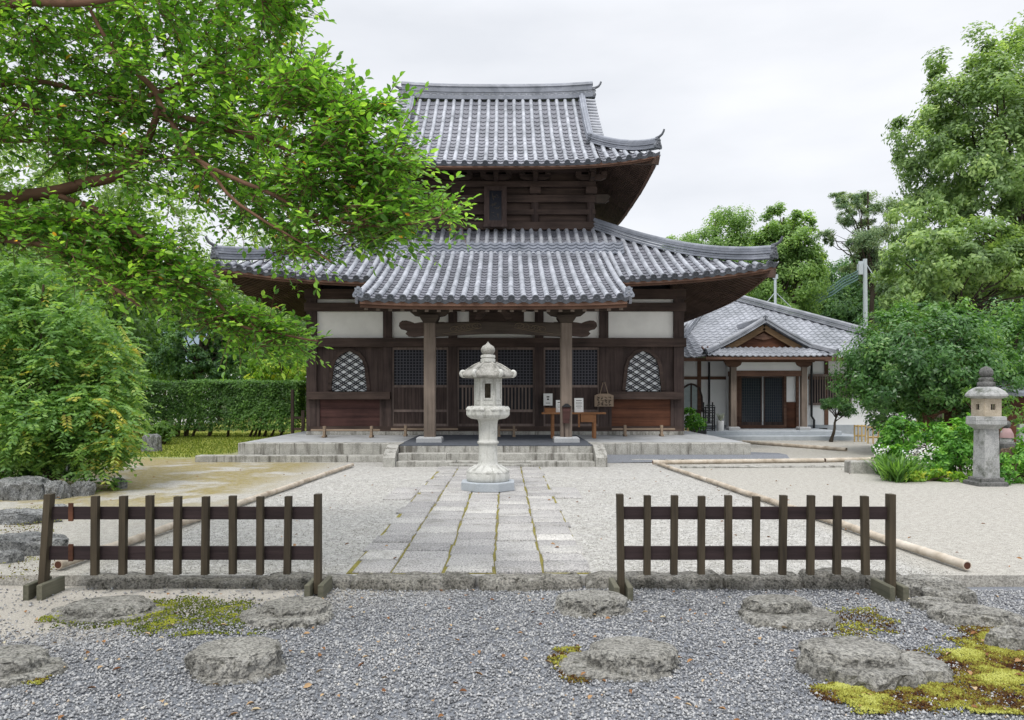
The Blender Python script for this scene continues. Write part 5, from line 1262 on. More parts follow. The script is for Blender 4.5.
# porch posts and beams
for px in (733, 803.5):
    xx = X(px, KY); mb = MB(); mb.bx(xx-.10, xx+.10, KY-.10, KY+.10, .42, 2.55); mb.build('porch_post', wd_post, house)
    mb = MB(); mb.bbox(xx-.2, xx+.2, KY-.2, KY+.2, .305, .42, .03); mb.build('post_base_stone', plat_top, house)
    mb = MB(); mb.prism([(-.3,.1),(-.26,0),(-.12,-.08),(.12,-.08),(.26,0),(.3,.1)], .12, (xx, KY, 2.62), (1,0,0), (0,0,1)); mb.build('bracket', wd_fascia, house)
mb = MB(); xa, xb = X(724, KY), X(814, KY); mb.bx(xa+.3, xb-.3, KY-.08, KY+.08, 2.22, 2.42); mb.bx(xa, xb, KY-.07, KY+.07, 2.72, 2.86); mb.build('porch_beam', wd_fascia, house)
mb = MB(); mb.bx(xa+.3, xb-.3, KY-.02, KY+.02, 2.42, 2.72); mb.build('porch_plaster', plaster_k, house)
# porch roof, gable to the front with a skirt below
KC, KH, KE = 9.30, 2.33, 26.85
def zk(d): return 2.90 + .43*d + .045*d*d
mb = MB(); kP0 = lambda s, d: Vector((KC+s, KE+d, zk(d) + .05*(abs(s)/KH)**4*max(0,1-d)))
wave_tiles(mb, kP0, -KH, KH, 0, .78, lambda d: (-KH+d, KH-d), .2, .2, .018)
for sg in (1, -1):
    P = lambda s, d, sg=sg: Vector((KC + sg*(KH-d), KE + s, zk(d)))
    wave_tiles(mb, P, 0, 4.6, 0, KH, lambda d: ((d if d < .78 else .70), 4.6), .2, .22, .018)
kp = mb.build('porch_roof', [tile_wave], house)
for sg in (1, -1):
    vp = [Vector((KC + sg*(KH-d), KE+.70, zk(d)+.0)) for d in (.72, 1.1, 1.5, 1.9, KH)]
    ridge(vp, .26, .15, 3, .075).build('verge_ridge', tile_wave, kp)
    hp = [Vector((KC + sg*(KH-d), KE+d, zk(d)+.03+.05*max(0, 1-d))) for d in (.02, .25, .5, .76)]
    ridge(hp, .16, .10, 2, .055).build('hip_ridge', tile_wave, kp)
    end_tile(hp[0], (sg, -1, 0), .36, False).build('ridge_end_tile', tile_dark, kp)
    bg_ = [Vector((KC + sg*(KH-d), KE+.80, zk(d)-.17)) for d in (.98, 1.3, 1.8, KH)]
    mb = MB(); mb.sweep(bg_, [(-.03,-.10),(.03,-.10),(.03,.10),(-.03,.10)]); mb.build('bargeboard', wood('barge_%d' % sg, (.10,.06,.03), (.26,.165,.09), 'x'), kp)
ridge([Vector((KC, KE+.70+4*t, zk(KH)+.0)) for t in (0, .5, 1)], .2, .16, 2, .065).build('top_ridge', tile_wave, kp)
end_tile((KC, KE+.66, zk(KH)+.02), (0,-1,0), .45, False).build('ridge_end_tile', tile_dark, kp)
mb = MB(); mb.prism([(-1.33, zk(1.0)-.12), (1.33, zk(1.0)-.12), (0, zk(KH)-.12)], .05, (KC, KE+.95, 0), (1,0,0), (0,0,1)); mb.build('gable_board', wd_red, kp)
mb = MB()
mb.prism([(-.5,0),(-.25,-.08),(0,-.13),(.25,-.08),(.5,0),(.2,.02),(0,.12),(-.2,.02)], .06, (KC, KE+.89, zk(1.9)-.22), (1,0,0), (0,0,1)); mb.build('gable_carving', wd_fascia, kp)
mb = MB(); mb.bx(KC-KH+.04, KC+KH-.04, KE+.02, KE+.09, 2.79, 2.885); 
for i in range(22): xx = KC-KH+.2 + (2*KH-.4)*i/21; mb.beam((xx, KE+.1, 2.84), (xx, KE+1.2, 3.30), .05, .06)
mb.build('eave_board', wd_fascia, kp)
mb = MB(); mb.tube([(X(810.5, WK), WK-.1, 2.8), (X(810.5, WK), WK-.1, .75), (X(813, WK), WK-.1, .6), (X(813, WK), WK-.1, .1)], .045, 8); mb.build('downpipe', black_m, house)
mb = MB(); mb.tube([(X(708.5, WK), WK-.1, 2.8), (X(708.5, WK), WK-.1, .5)], .04, 8); mb.build('downpipe', black_m, house)
# entrance steps
root = empty('entrance_steps', (9.2, 27, 0), 'two low broad blue-grey steps in front of the house entrance', 'steps')
for x0, x1, y0, z1 in ((6.95, 12.4, 26.25, .15), (7.0, 11.7, 26.75, .30)):
    mb = MB(); mb.bbox(x0, x1, y0, 29.0 + (z1 > .2)*.15, 0 if z1 < .2 else .151, z1, .015); mb.build('step', gran_base, root)

# small things by the house
y = 26.9; root = empty('black_rack', (X(709, y), y, .0), 'black slatted shelf rack against the wall left of the house entrance', 'rack')
x0, x1 = X(704.5, y), X(713.5, y)
for xx in (x0, x1): mb = MB(); mb.bx(xx-.02, xx+.02, y-.15, y-.11, .3, 1.15); mb.bx(xx-.02, xx+.02, y+.11, y+.15, .3, 1.3); mb.build('upright', black_m, root)
for k in range(5): mb = MB(); z_ = .38+.18*k; mb.bx(x0-.02, x1+.02, y-.16, y+.16, z_, z_+.03); mb.bx(x0, x1, y-.16, y-.13, z_+.07, z_+.10); mb.build('shelf', black_m, root)
y = 26.95; xc = X(720.3, y); root = empty('planter', (xc, y, .3), 'tall white planter with pale spiky plant left of the porch post', 'planter')
mb = MB(); mb.lathe([(.10, .30), (.115, .32), (.13, .62), (.135, .64), (.115, .64)], (xc, y, 0), 16); mb.build('pot', paper, root)
g = np.random.default_rng(3); n = 90; a = g.uniform(0, 6.28, n); d = np.stack([np.cos(a)*.7, np.sin(a)*.7, np.ones(n)*1.2], -1)
V, Fc, k = leaf_arrays(np.tile(np.array([[0, 0, .33]]), (n, 1)), d, g.normal(0, 1, (n, 3)), g.uniform(.2, .36, n), g.uniform(.02, .035, n)); np_obj('leaves', V, Fc, attr_mat('pale_spikes', [(0, (.3,.33,.24)), (1, (.6,.62,.52))]), np.repeat(g.uniform(0,1,n), k), root)

def bamboo_fence(x0, x1, Y, label):
    root = empty('bamboo_fence', ((x0+x1)/2, Y, 0), label, 'bamboo fence', 'yellow bamboo fences by the house')
    for z in (.2, .52): mb = MB(); mb.tube([(x0, Y, z), (x1, Y, z)], .03, 8); mb.build('rail', bam_y, root)
    n = max(3, int((x1-x0)/.14))
    for i in range(n+1):
        xx = x0 + (x1-x0)*i/n; mb = MB(); mb.tube([(xx, Y-.035, 0), (xx, Y-.035, .56)], .025, 8); mb.build('upright', bam_y, root)
bamboo_fence(X(867.5, 24.6), X(888, 24.6), 24.6, 'nearer yellow bamboo fence beside the grey post')
bamboo_fence(X(854, 25.6), X(865, 25.6), 25.6, 'farther short yellow bamboo fence at left of the pair')
y = 24.3; xc = X(890, y); root = empty('grey_post', (xc, y, 0), 'slate-grey square stone post at right end of the bamboo fence', 'post')
mb = MB(); mb.bbox(xc-.09, xc+.09, y-.09, y+.09, 0, .85, .03); mb.build('post_shaft', gran_base, root); mb = MB(); mb.bbox(xc-.13, xc+.13, y-.13, y+.13, 0, .06, .015); mb.build('foot', gran_d, root)
y = 24.6; xc = X(685.8, y); root = empty('yellow_stake', (xc, y, 0), 'short yellow bamboo stake frame at right corner of the temple platform', 'stake')
for d_ in (-.06, .06): mb = MB(); mb.tube([(xc+d_, y, 0), (xc+d_, y, .5)], .025, 8); mb.build('stake_pole', bam_y, root)
mb = MB(); mb.tube([(xc-.1, y-.04, .4), (xc+.1, y-.04, .4)], .02, 8); mb.build('crossbar', bam_y, root)
# red-brown shed wall at the far right, old stump and pink-bibbed figure
y = 19.0; root = empty('wooden_shed', (13.6, y+1.2, 0), 'small red-brown wooden shed at right edge behind the grey lantern', 'shed')
mb = MB(); mb.bx(12.2, 15.2, y, y+2.4, 0, 1.6); mb.build('wall', wd_red, root)
mb = MB(); mb.bx(12.9, 13.05, y-.04, y-.003, 0, 1.6); mb.bx(14.4, 14.55, y-.04, y-.003, 0, 1.6); mb.build('frame_post', wd_table, root)
mb = MB(); mb.add([(11.9,y-.3,1.6),(15.5,y-.3,1.6),(15.5,y+1.2,1.95),(11.9,y+1.2,1.95),(15.5,y+2.9,1.6),(11.9,y+2.9,1.6),(11.9,y-.3,1.52),(15.5,y-.3,1.52)], [(0,1,2,3),(3,2,4,5),(6,7,1,0)]); mb.build('roof', tile_ridge, root)
y = 14.6; xc = X(1018, y); tag(rock('tree_stump', (xc, y, 0), (.75, .6, .60), 51, bark, 'weathered grey-brown tree stump right of the grey lantern', cat='stump', amp=.35, flat=.8), None)
y = 15.3; xc = X(1006.5, y); zb = 0.0; root = empty('bibbed_figure', (xc, y, 0), 'small stone figure with pink bib behind the stump at right', 'statue')
mb = MB(); mb.bbox(xc-.14, xc+.14, y-.14, y+.14, 0, .62, .03); mb.build('pedestal', gran_d, root)
mb = MB(); mb.lathe([(.12, .62), (.115, .7), (.10, .82), (.05, .88), (.04, .90)], (xc, y, 0), 14); mb.build('body', gran_g, root)
mb = MB(); mb.lathe([(.03, .885), (.065, .91), (.08, .96), (.07, 1.01), (.03, 1.04)], (xc, y, 0), 14); mb.build('head', gran_d, root)
mb = MB(); mb.lathe([(.125, .70), (.115, .78), (.07, .88), (.05, .89)], (xc, y-.01, 0), 14, cap=False); mb.build('bib', plain('pink_cloth', (.33, .22, .22), .9), root)
y = 15.6; xc = X(1021, y); root = empty('stone_marker', (xc, y, 0), 'slim upright stone marker at right edge behind the stump', 'marker')
mb = MB(); mb.bbox(xc-.06, xc+.06, y-.05, y+.05, .1, .97, .03); mb.build('slab', gran_g, root); mb = MB(); mb.bbox(xc-.1, xc+.1, y-.1, y+.1, 0, .1, .02); mb.build('foot', gran_d, root)

# low wire fence posts left of the hall
y = 27.5
for px, h, lb_ in ((374+0, 0, 0),): pass
root = empty('dark_gate_post', (X(292.5, y), y, 0), 'dark wooden gate frame between hedge and temple hall', 'gate')
for px in (292.5, 303): mb = MB(); mb.bx(X(px, y)-.05, X(px, y)+.05, y-.05, y+.05, 0, 1.75 if px < 300 else 1.0); mb.build('post', wd_z, root)
mb = MB(); mb.bx(X(292.5, y)+.05, X(303, y)-.05, y-.03, y+.03, .7, .78); mb.bx(X(292.5, y)+.05, X(303, y)-.05, y-.03, y+.03, .3, .38); mb.build('crossbar', wd_x, root)

# utility pole, thin mast and net on the hill behind
y = 46.0; root = empty('utility_pole', (X(865.5, y), y, 0), 'pale grey steel utility pole with short crossarm in front of the wooded hill', 'utility pole')
mb = MB(); mb.tube([(X(866, y), y, 0), (X(865, y), y, Z(259, y))], [.15, .12], 12); mb.build('shaft', metal_g, root)
mb = MB(); mb.bx(X(858.5, y), X(866.5, y), y-.06, y+.06, Z(263, y)-.05, Z(263, y)+.1); mb.build('crossarm', metal_g, root)
mb = MB(); mb.bx(X(858, y), X(862, y), y-.15, y+.15, Z(263, y)-.7, Z(263, y)-.06); mb.build('insulator_box', metal_g, root)
mb = MB(); mb.tube([(X(867, y), y, Z(265, y)), (X(884, y), y-1, Z(309, y)), (X(892, y), y-1.5, 0.5)], .025, 6); mb.build('stay_wire', metal_g, root)
y = 40; root = empty('antenna_mast', (X(775.3, y), y, 0), 'thin pale antenna mast with two stay wires behind the house roof', 'mast')
mb = MB(); mb.tube([(X(775.3, y), y, 0), (X(775.3, y), y, Z(275, y))], .07, 8); mb.build('shaft', metal_g, root)
mb = MB(); mb.bx(X(773.5, y), X(777.5, y), y-.08, y+.08, Z(279, y), Z(274.5, y)); mb.build('head', metal_g, root)
for q in (763, 791): mb = MB(); mb.tube([(X(775.3, y), y, Z(292, y)), (X(q, y), y, Z(307, y))], .02, 5); mb.build('stay_wire', metal_g, root)
mb = MB(); A, B = at(792, 309, 44.5), at(858, 270, 45.5); A2, B2 = A + Vector((0,0,-.6)), B + Vector((0,0,-.5))
for t in [i/30 for i in range(31)]: mb.tube([A.lerp(B, t), A2.lerp(B2, min(1, t+.03))], .014, 4); mb.tube([A.lerp(B, t), A2.lerp(B2, max(0, t-.03))], .014, 4)
for q in (0, .33, .66, 1): mb.tube([A.lerp(A2, q).lerp(B.lerp(B2, q), t) + Vector((0,0,.04*math.sin(t*18))) for t in [i/20 for i in range(21)]], .04, 4)
tag(mb.build('hanging_net', net_m, None, A), 'green netting strung slantwise from the pole across the wooded hill', 'net')

# ------------------------------------------------------------------ vegetation
def crown_arrays(blobs, nclump, nleaf, L, seed, shell=.55, clump_r=.28, up=.5, flat=.75, six=False, drop=0.0, asp=.5):
    """leaves in clumps spread through ellipsoids; returns vertices, faces, per-leaf tone and the clump centres"""
    g = np.random.default_rng(seed); cs, rs = [], []
    vol = np.array([b[3]*b[4]*b[5] for b in blobs])**(2/3); vol = vol/vol.sum()
    for b, f in zip(blobs, vol):
        k = max(3, int(nclump*f)); u = unit(g.normal(0, 1, (k, 3))); q = (shell + (1-shell)*g.uniform(0, 1, k)**.6)
        wob = np.array([1 + .28*noise.noise(Vector(v*2.2) + Vector((seed, b[0], b[2]))) for v in u])
        c = np.array(b[:3]) + u*np.array(b[3:6])*(q*wob)[:, None]; cs.append(c); rs.append(np.full(k, min(b[3:6])*clump_r)*g.uniform(.6, 1.3, k))
    cs = np.concatenate(cs); rs = np.concatenate(rs); n = nleaf; idx = g.integers(0, len(cs), n)
    o = unit(g.normal(0, 1, (n, 3)))*(g.uniform(0, 1, n)**.5)[:, None]; o[:, 2] *= flat
    pos = cs[idx] + o*rs[idx][:, None]; bc = np.array([b[:3] for b in blobs]).mean(0)
    out = unit(pos - bc); nrm = unit(o*.8 + out*.7 + np.array([0, 0, up]) + g.normal(0, .45, (n, 3)))
    d = unit(np.cross(nrm, g.normal(0, 1, (n, 3)))) + np.array([0, 0, -drop]); sz = L*g.uniform(.6, 1.25, n)
    V, Fc, k = leaf_arrays(pos, d, nrm, sz, sz*asp, .1, six)
    tone = np.clip(.42 + .16*g.normal(0, 1, len(cs))[idx] + .17*g.normal(0, 1, n), 0, 1)
    return V, Fc, np.repeat(tone, k), cs
def wig(a, b, n, amp, seed, sagz=0.0):
    a, b = Vector(a), Vector(b); L = (b-a).length; P = []
    for i in range(n+1):
        t = i/n; w_ = math.sin(math.pi*t)*amp*L
        P.append(a.lerp(b, t) + Vector((noise.noise(Vector((seed, t*2.5, 0))), noise.noise(Vector((seed, t*2.5, 7))), noise.noise(Vector((seed, 3, t*2.5)))))*w_ + Vector((0, 0, sagz*math.sin(math.pi*t))))
    return P
def tree(name, label, cat, base, blobs, leafmat, barkmat, nclump=120, nleaf=9000, L=.2, seed=1, trunk_r=.18, limbs=14, fork=.45, group=None, shell=.55, clump_r=.28, top=None, up=.5, flat=.75, asp=.5, drop=0, lean=(0,0), six=False):
    root = empty(name, base, label, cat, group); B = Vector(base)
    V, Fc, tone, cs = crown_arrays(blobs, nclump, nleaf, L, seed, shell, clump_r, up, flat, six, drop, asp)
    np_obj('crown', V - np.array(base), Fc, leafmat, tone, root)
    mb = MB(); bz = [b[2] for b in blobs]; zc = sum(bz)/len(bz); xc = sum(b[0] for b in blobs)/len(blobs); yc = sum(b[1] for b in blobs)/len(blobs)
    tp = Vector(top) if top else Vector((xc, yc, max(b[2]+b[5]*.3 for b in blobs)))
    tr = wig(B, tp, 8, .07, seed*1.7); rad = [trunk_r*(1.25 if i == 0 else 1)*(1 - .8*i/8) for i in range(9)]; mb.tube(tr, rad, 9)
    g = random.Random(seed); pick = g.sample(range(len(cs)), min(limbs, len(cs)))
    for k, i in enumerate(pick):
        e = Vector(cs[i]); t = min(.92, max(fork*.6, fork + (1-fork)*((e.z - B.z)/(tp.z - B.z + 1e-6)-.45)*.8)); j = t*8; a = tr[int(j)].lerp(tr[min(8, int(j)+1)], j-int(j))
        r0 = trunk_r*(1-.8*t)*.55; pts = wig(a, e, 6, .14, seed*3.3+k, .05*(e-a).length); mb.tube(pts, [r0*(1-.8*q/6) for q in range(7)], 6)
        for _ in range(2):
            e2 = Vector(cs[g.randrange(len(cs))]); m = pts[g.choice([2, 3, 4])]
            if (e2-m).length < (e-a).length: mb.tube(wig(m, e2, 4, .12, seed+k+.5), [r0*.4*(1-.7*q/4) for q in range(5)], 5)
    mb.build('trunk', barkmat, root); return root
def clone(root, loc, s, rz, label):
    c = copy_tree(root); c.location = loc; c.scale = (s[0], s[0], s[1]); c.rotation_euler.z = rz; c['label'] = label; return c
def bpx(px, py, wpx, hpx, Y, dep=None):
    """ellipsoid from a picture position at depth Y: half width, half height in pixels there"""
    p = at(px, py, Y); s = Y/F; return (p.x, p.y, p.z, wpx*s, (dep if dep else wpx*s), hpx*s)
g_tr = 'trees behind the temple grounds'
# camphor at upper right
tree('camphor_tree', 'huge pale-green camphor tree towering at the top right', 'tree', (X(1034, 33), 33.5, 0),
     [bpx(948, 165, 46, 42, 33, 2.6), bpx(922, 150, 30, 40, 33, 2), bpx(960, 75, 34, 34, 33, 2.2), bpx(985, 190, 44, 34, 31.5, 1.6), bpx(1030, 180, 40, 40, 31.5, 1.6), bpx(990, 110, 56, 52, 33, 3), bpx(1050, 75, 66, 60, 34, 3.5), bpx(1110, 150, 60, 80, 34, 3.5), bpx(925, 225, 36, 36, 32.5, 2), bpx(1040, 250, 50, 30, 33, 2.2)],
     leaf_camph, bark_dk, 480, 82000, .20, 12, .26, 46, .34, None, .5, .34, (X(1030, 33.5), 33.5, Z(90, 33.5)))
tree('broadleaf_tree', 'dense mid-green tree filling the gap under the big camphor', 'tree', (X(950, 28), 29, 0),
     [bpx(925, 262, 40, 34, 29, 1.9), bpx(975, 255, 44, 40, 29, 2), bpx(1040, 262, 48, 44, 30, 2), bpx(905, 300, 30, 24, 29, 1.5)], leaf_camph, bark_dk, 240, 30000, .20, 14, .2, 20, .4, None, .6, .3)
# round glossy trees in front of the house
tree('round_tree', 'rounded dark glossy evergreen with forked trunk in front of the house', 'tree', (X(934, 20), 20.3, 0),
     [bpx(925, 355, 72, 50, 20.2, 1.8), bpx(900, 385, 60, 36, 20, 1.5), bpx(955, 380, 62, 44, 20, 1.6), bpx(880, 368, 32, 32, 20.2, 1.1), bpx(930, 328, 52, 26, 20.2, 1.4)], leaf_round, bark_red, 360, 46000, .12, 21, .10, 26, .3, None, .66, .3, (X(920, 20.2), 20.2, Z(360, 20.2)), asp=.46)
tree('round_tree', 'second rounded evergreen cut by right edge of the photo', 'tree', (X(1012, 21), 21.3, 0),
     [bpx(1000, 345, 50, 42, 21, 1.5), bpx(1050, 350, 62, 56, 21.4, 1.7), bpx(1020, 385, 50, 30, 21, 1.3), bpx(1004, 376, 34, 22, 20.4, .9)], leaf_round, bark_dk, 220, 20000, .125, 22, .11, 18, .3, None, .66, .3, asp=.46)
tree('pruned_pine', 'small cloud-pruned garden tree with bare crooked trunk against the white house wall', 'tree', (X(836, 25), 25.4, 0),
     [bpx(838, 404, 12, 7, 25.4, .45), bpx(826, 404, 7, 5, 25.3, .3), bpx(848, 412, 9, 6, 25.4, .35)], leaf_forest, bark_dk, 60, 3800, .075, 23, .06, 12, .4, None, .4, .5, (X(840, 25.4), 25.4, Z(405, 25.4)))
# behind the house
tree('loose_tree', 'pale feathery tree rising behind the corner of the lower temple roof', 'tree', (X(722, 50), 50, 0),
     [bpx(698, 243, 20, 15, 50, 1.6), bpx(728, 226, 22, 19, 50, 1.7), bpx(712, 262, 36, 22, 50, 2), bpx(676, 246, 12, 10, 51, 1), bpx(742, 250, 22, 24, 50, 1.6), bpx(735, 280, 30, 24, 50, 2)], leaf_far_hazy, bark_dk, 130, 26000, .20, 31, .25, 18, .4, g_tr, .35, .6)
tree('conical_tree', 'tall bright green dense tree with lumpy pointed crown behind the house', 'tree', (X(787, 45), 45, 0),
     [bpx(780, 222, 20, 16, 45, 1.3), bpx(800, 232, 16, 20, 45, 1.3), bpx(776, 240, 22, 20, 45, 1.5), bpx(810, 262, 16, 24, 45, 1.3), bpx(790, 245, 26, 22, 45, 1.8), bpx(768, 262, 22, 22, 45, 1.5), bpx(795, 285, 28, 30, 45, 2), bpx(762, 295, 24, 22, 45, 1.6), bpx(772, 318, 36, 24, 45, 2)], leaf_far_hazy, bark_dk, 260, 46000, .19, 32, .28, 14, .3, g_tr, .5, .42)
# open pine with layered pads
pads = [bpx(*a, 48, d) for a, d in (((868, 194, 20, 8), 1), ((852, 190, 10, 4), .6), ((862, 208, 20, 6), 1), ((866, 240, 16, 8), 1), ((846, 203, 13, 5), .7), ((884, 207, 16, 6), .9), ((858, 222, 22, 6), 1.1), ((838, 232, 11, 4), .6), ((884, 233, 18, 8), 1), ((848, 246, 18, 5), .9), ((829, 240, 9, 4), .5), ((872, 252, 22, 7), 1.1), ((858, 266, 18, 5), .9), ((880, 275, 22, 9), 1.2))]
pj = random.Random(8); pads = [(x_ + pj.uniform(-.5, .5), y_ + pj.uniform(-1, 1), z_ + pj.uniform(-.15, .15), a_*pj.uniform(.8, 1.35), b_, c_*pj.uniform(.7, 1.2)) for x_, y_, z_, a_, b_, c_ in pads]
tree('pine_tree', 'open dark grey-green pine with layered branches against the sky', 'tree', (X(874, 48), 48, 0), pads, leaf_pine, bark_dk, 260, 30000, .17, 33, .24, 30, .5, g_tr, .2, .9, (X(868, 48), 48, Z(192, 48)), asp=.3)
hill = MB(); nx, ny = 60, 24; V = []
for j in range(ny+1):
    for i in range(nx+1):
        xx = -90 + 200*i/nx; yy = 50 + 150*j/ny; t = j/ny; h = (9 + 5*noise.noise(Vector((xx*.03, 0, 1))))*min(1, t*3.5)*(1.0 if xx > 5 else max(.25, 1 + (xx-5)/40)) + noise.noise(Vector((xx*.08, yy*.08, 0)))*1.2
        V.append((xx, yy, max(0, h) - .3))
hill.add(V, [(j*(nx+1)+i, j*(nx+1)+i+1, (j+1)*(nx+1)+i+1, (j+1)*(nx+1)+i) for j in range(ny) for i in range(nx)], 0, True)
tag(hill.build('hill', plain('forest_floor', (.05, .075, .025), .95, .1, .3)), kind='structure')
fa = tree('forest_tree', 'dark green bushy tree right of the conical tree on the wooded slope', 'tree', (X(822, 56), 56, 0),
     [(X(822, 56), 56, 5.6, 2.6, 2.3, 2.3), (X(822, 56)-1.2, 55.6, 4.0, 2.2, 2, 1.8), (X(822, 56)+1.4, 55.7, 3.8, 2.2, 2, 1.9), (X(822, 56)+.3, 55.2, 7.4, 1.6, 1.5, 1.5)], leaf_forest, bark_dk, 240, 22000, .22, 41, .28, 8, .3, g_tr, .5, .4)
for (px, Y, s, h, rz, lb) in ((800, 58, .95, 1.0, 1, 'dark bushy tree above the net on the wooded slope'), (846, 54, .9, .86, 2.2, 'dark bushy tree left of the utility pole'), (884, 55, 1.05, 1.05, 3.3, 'dark bushy tree right of the utility pole'), (838, 62, 1.1, 1.12, 4, 'dark bushy tree far up the slope behind the net'),
      (868, 64, 1.1, 1.2, 5.1, 'dark bushy tree at top of the slope below the pine'), (910, 60, 1.2, 1.2, .4, 'dark bushy tree on the slope behind the broadleaf crown'), (754, 56, .85, .95, 1.7, 'dark bushy tree low behind the house ridge'), (730, 60, 1, 1.05, 2.9, 'dark bushy tree behind the temple roof corner'), (950, 62, 1.3, 1.3, 4.4, 'dark bushy tree on the slope far right'), (1000, 60, 1.3, 1.3, 2, 'dark bushy tree behind camphor trunk')):
    clone(fa, (X(px, Y), Y, .0), (s*1.1, h*1.28), rz, lb)
fb = tree('forest_tree', 'mid-green low tree just over the right end of the house roof', 'tree', (X(830, 46), 46.5, 0), [(X(830, 46), 46.5, 3.0, 2.4, 1.8, 1.9), (X(830, 46)+1.8, 46.3, 2.6, 1.8, 1.5, 1.7), (X(830, 46)-1.9, 46.4, 2.4, 1.8, 1.5, 1.6)], leaf_bright, bark_dk, 150, 10000, .22, 43, .2, 6, .3, g_tr, .6, .3)
clone(fb, (X(878, 44), 44.5, 0), (.9, 1.0), 2, 'mid-green low tree at foot of the utility pole')
clone(fb, (X(800, 47), 47.5, 0), (.9, .95), 1, 'mid-green low tree under the net behind the house ridge')

# left background
la_ = tree('garden_tree', 'full green tree behind the yellowing tree at left edge', 'tree', (X(70, 24), 24, 0),
     [bpx(60, 290, 80, 46, 24, 2), bpx(20, 330, 70, 50, 23.5, 2), bpx(112, 330, 48, 40, 24, 1.6), bpx(90, 262, 40, 26, 24, 1.2), bpx(-50, 300, 70, 60, 24, 2.2)], leaf_bright, bark_dk, 380, 40000, .18, 51, .2, 22, .3, g_tr, .6, .28)
tree('conifer_tree', 'dark blue-green tree with layered foliage behind the hedge', 'tree', (X(200, 33), 33, 0), [bpx(200, 335, 34, 14, 33, 1.4), bpx(186, 352, 30, 10, 33, 1.3), bpx(222, 360, 30, 12, 33, 1.3), bpx(196, 374, 34, 12, 33, 1.4), bpx(215, 318, 22, 12, 33, 1)], leaf_forest, bark_dk, 190, 14000, .15, 52, .16, 16, .4, g_tr, .5, .3)
yg = tree('maple_tree', 'yellow-green light tree between hedge and temple wall', 'tree', (X(282, 32), 32, 0), [bpx(262, 372, 22, 14, 32, 1), bpx(290, 366, 24, 16, 32, 1.1), bpx(304, 380, 18, 16, 32, .9), bpx(276, 388, 30, 12, 32, 1)], leaf_yel, bark_dk, 120, 9000, .13, 53, .1, 10, .4, g_tr, .5, .32)
clone(yg, (X(160, 36), 36.5, 0), (1.15, 1.3), 2, 'yellow-green light tree left above the hedge')
lt_ = tree('forest_tree', 'tall green tree behind the left end of the temple roofs', 'tree', (X(215, 46), 46, 0), [(X(215, 46), 46, 7.6, 2.8, 2.3, 2.4), (X(215, 46)-2.1, 45.7, 5.6, 2.6, 2.2, 2.2), (X(215, 46)+2.2, 45.7, 5.0, 2.6, 2.2, 2.4), (X(215, 46), 45.4, 3.2, 3, 2, 2.0)], leaf_camph, bark_dk, 230, 15000, .24, 54, .3, 14, .3, g_tr, .55, .3)
for (px, Y, s, h, rz, lb) in ((150, 48, 1.1, 1.1, 1, 'pale green tree beyond the blue-roofed house'), (90, 44, 1.1, 1.12, 2, 'tall green tree far behind the left garden'), (20, 46, 1.2, 1.25, 3, 'tall green tree at the far left edge'), (270, 52, 1.0, .95, 4, 'green tree half hidden by the left roof corner'), (315, 55, 1.1, .95, 5, 'green tree behind the left temple wall'), (-60, 44, 1.3, 1.3, .5, 'tall green tree beyond the left edge')):
    clone(lt_, (X(px, Y), Y, 0), (s*1.25, h*1.35), rz, lb)
# blue-roofed house far left
y = 40; root = empty('small_house', (X(150, y), y, 0), 'house with blue-grey roof glimpsed between the trees at left', 'house')
x0, x1 = X(112, y), X(196, y); mb = MB(); mb.bx(x0+.4, x1-.4, y, y+4, 0, Z(362, y)); mb.build('wall', plaster_k, root)
mb = MB(); ze, zr_ = Z(363, y), Z(326, y); mb.add([(x0,y-.6,ze),(x1,y-.6,ze),(x1,y+2,zr_),(x0,y+2,zr_),(x1,y+4.6,ze),(x0,y+4.6,ze),(x0,y-.6,ze-.12),(x1,y-.6,ze-.12)], [(0,1,2,3),(3,2,4,5),(6,7,1,0)]); mb.build('roof', plain('blue_roof', (.16, .21, .26), .5), root)
mb = MB(); mb.bx(x0+1, x0+2, y-.03, y-.002, .6, 1.6); mb.build('window', dark_glass, root)

# yellowing pinnate tree at left
def pinnate(root, cs, n_f, per, L, seed, mat, name='crown', yel=None, spread=.5):
    g = np.random.default_rng(seed); P, D, Nn, T = [], [], [], []
    for _ in range(n_f):
        c = cs[g.integers(0, len(cs))]; a = g.uniform(0, 6.28); s = c + g.normal(0, spread, 3)*np.array([.5, .5, .45]); d = np.array([math.cos(a), math.sin(a), g.uniform(-1.0, .45)]); d /= np.linalg.norm(d); ln = L*g.uniform(.7, 1.3)
        sd = np.cross(d, [0, 0, 1.]); sd /= np.linalg.norm(sd); t0 = g.normal(.42, .17); y_ = yel(s) if yel else 0
        t0 = t0 + (g.uniform(.25, .5) if g.uniform() < y_ else 0)
        for k in range(per):
            t = (k//2+1)/(per/2+.5); q = s + d*ln*t + np.array([0, 0, -.35*ln*t*t]); sg = 1 if k % 2 else -1
            P.append(q); D.append(sd*sg*.9 + d*.55 + np.array([0, 0, -.3])); Nn.append(np.array([0, -.25, .8]) + g.normal(0, .6, 3)); T.append(np.clip(t0 + g.normal(0, .07), 0, 1))
    P, D, Nn, T = map(np.array, (P, D, Nn, T)); sz = L*.29*g.uniform(.8, 1.2, len(P))
    V, Fc, k = leaf_arrays(P, D, Nn, sz, sz*.46, .05); return np_obj(name, V - np.array(root.location), Fc, mat, np.repeat(T, k), root)
b0 = (X(38, 13.2), 13.6, 0); root = empty('yellowing_tree', b0, 'bushy tree with feathery compound leaves partly turning yellow at left', 'tree')
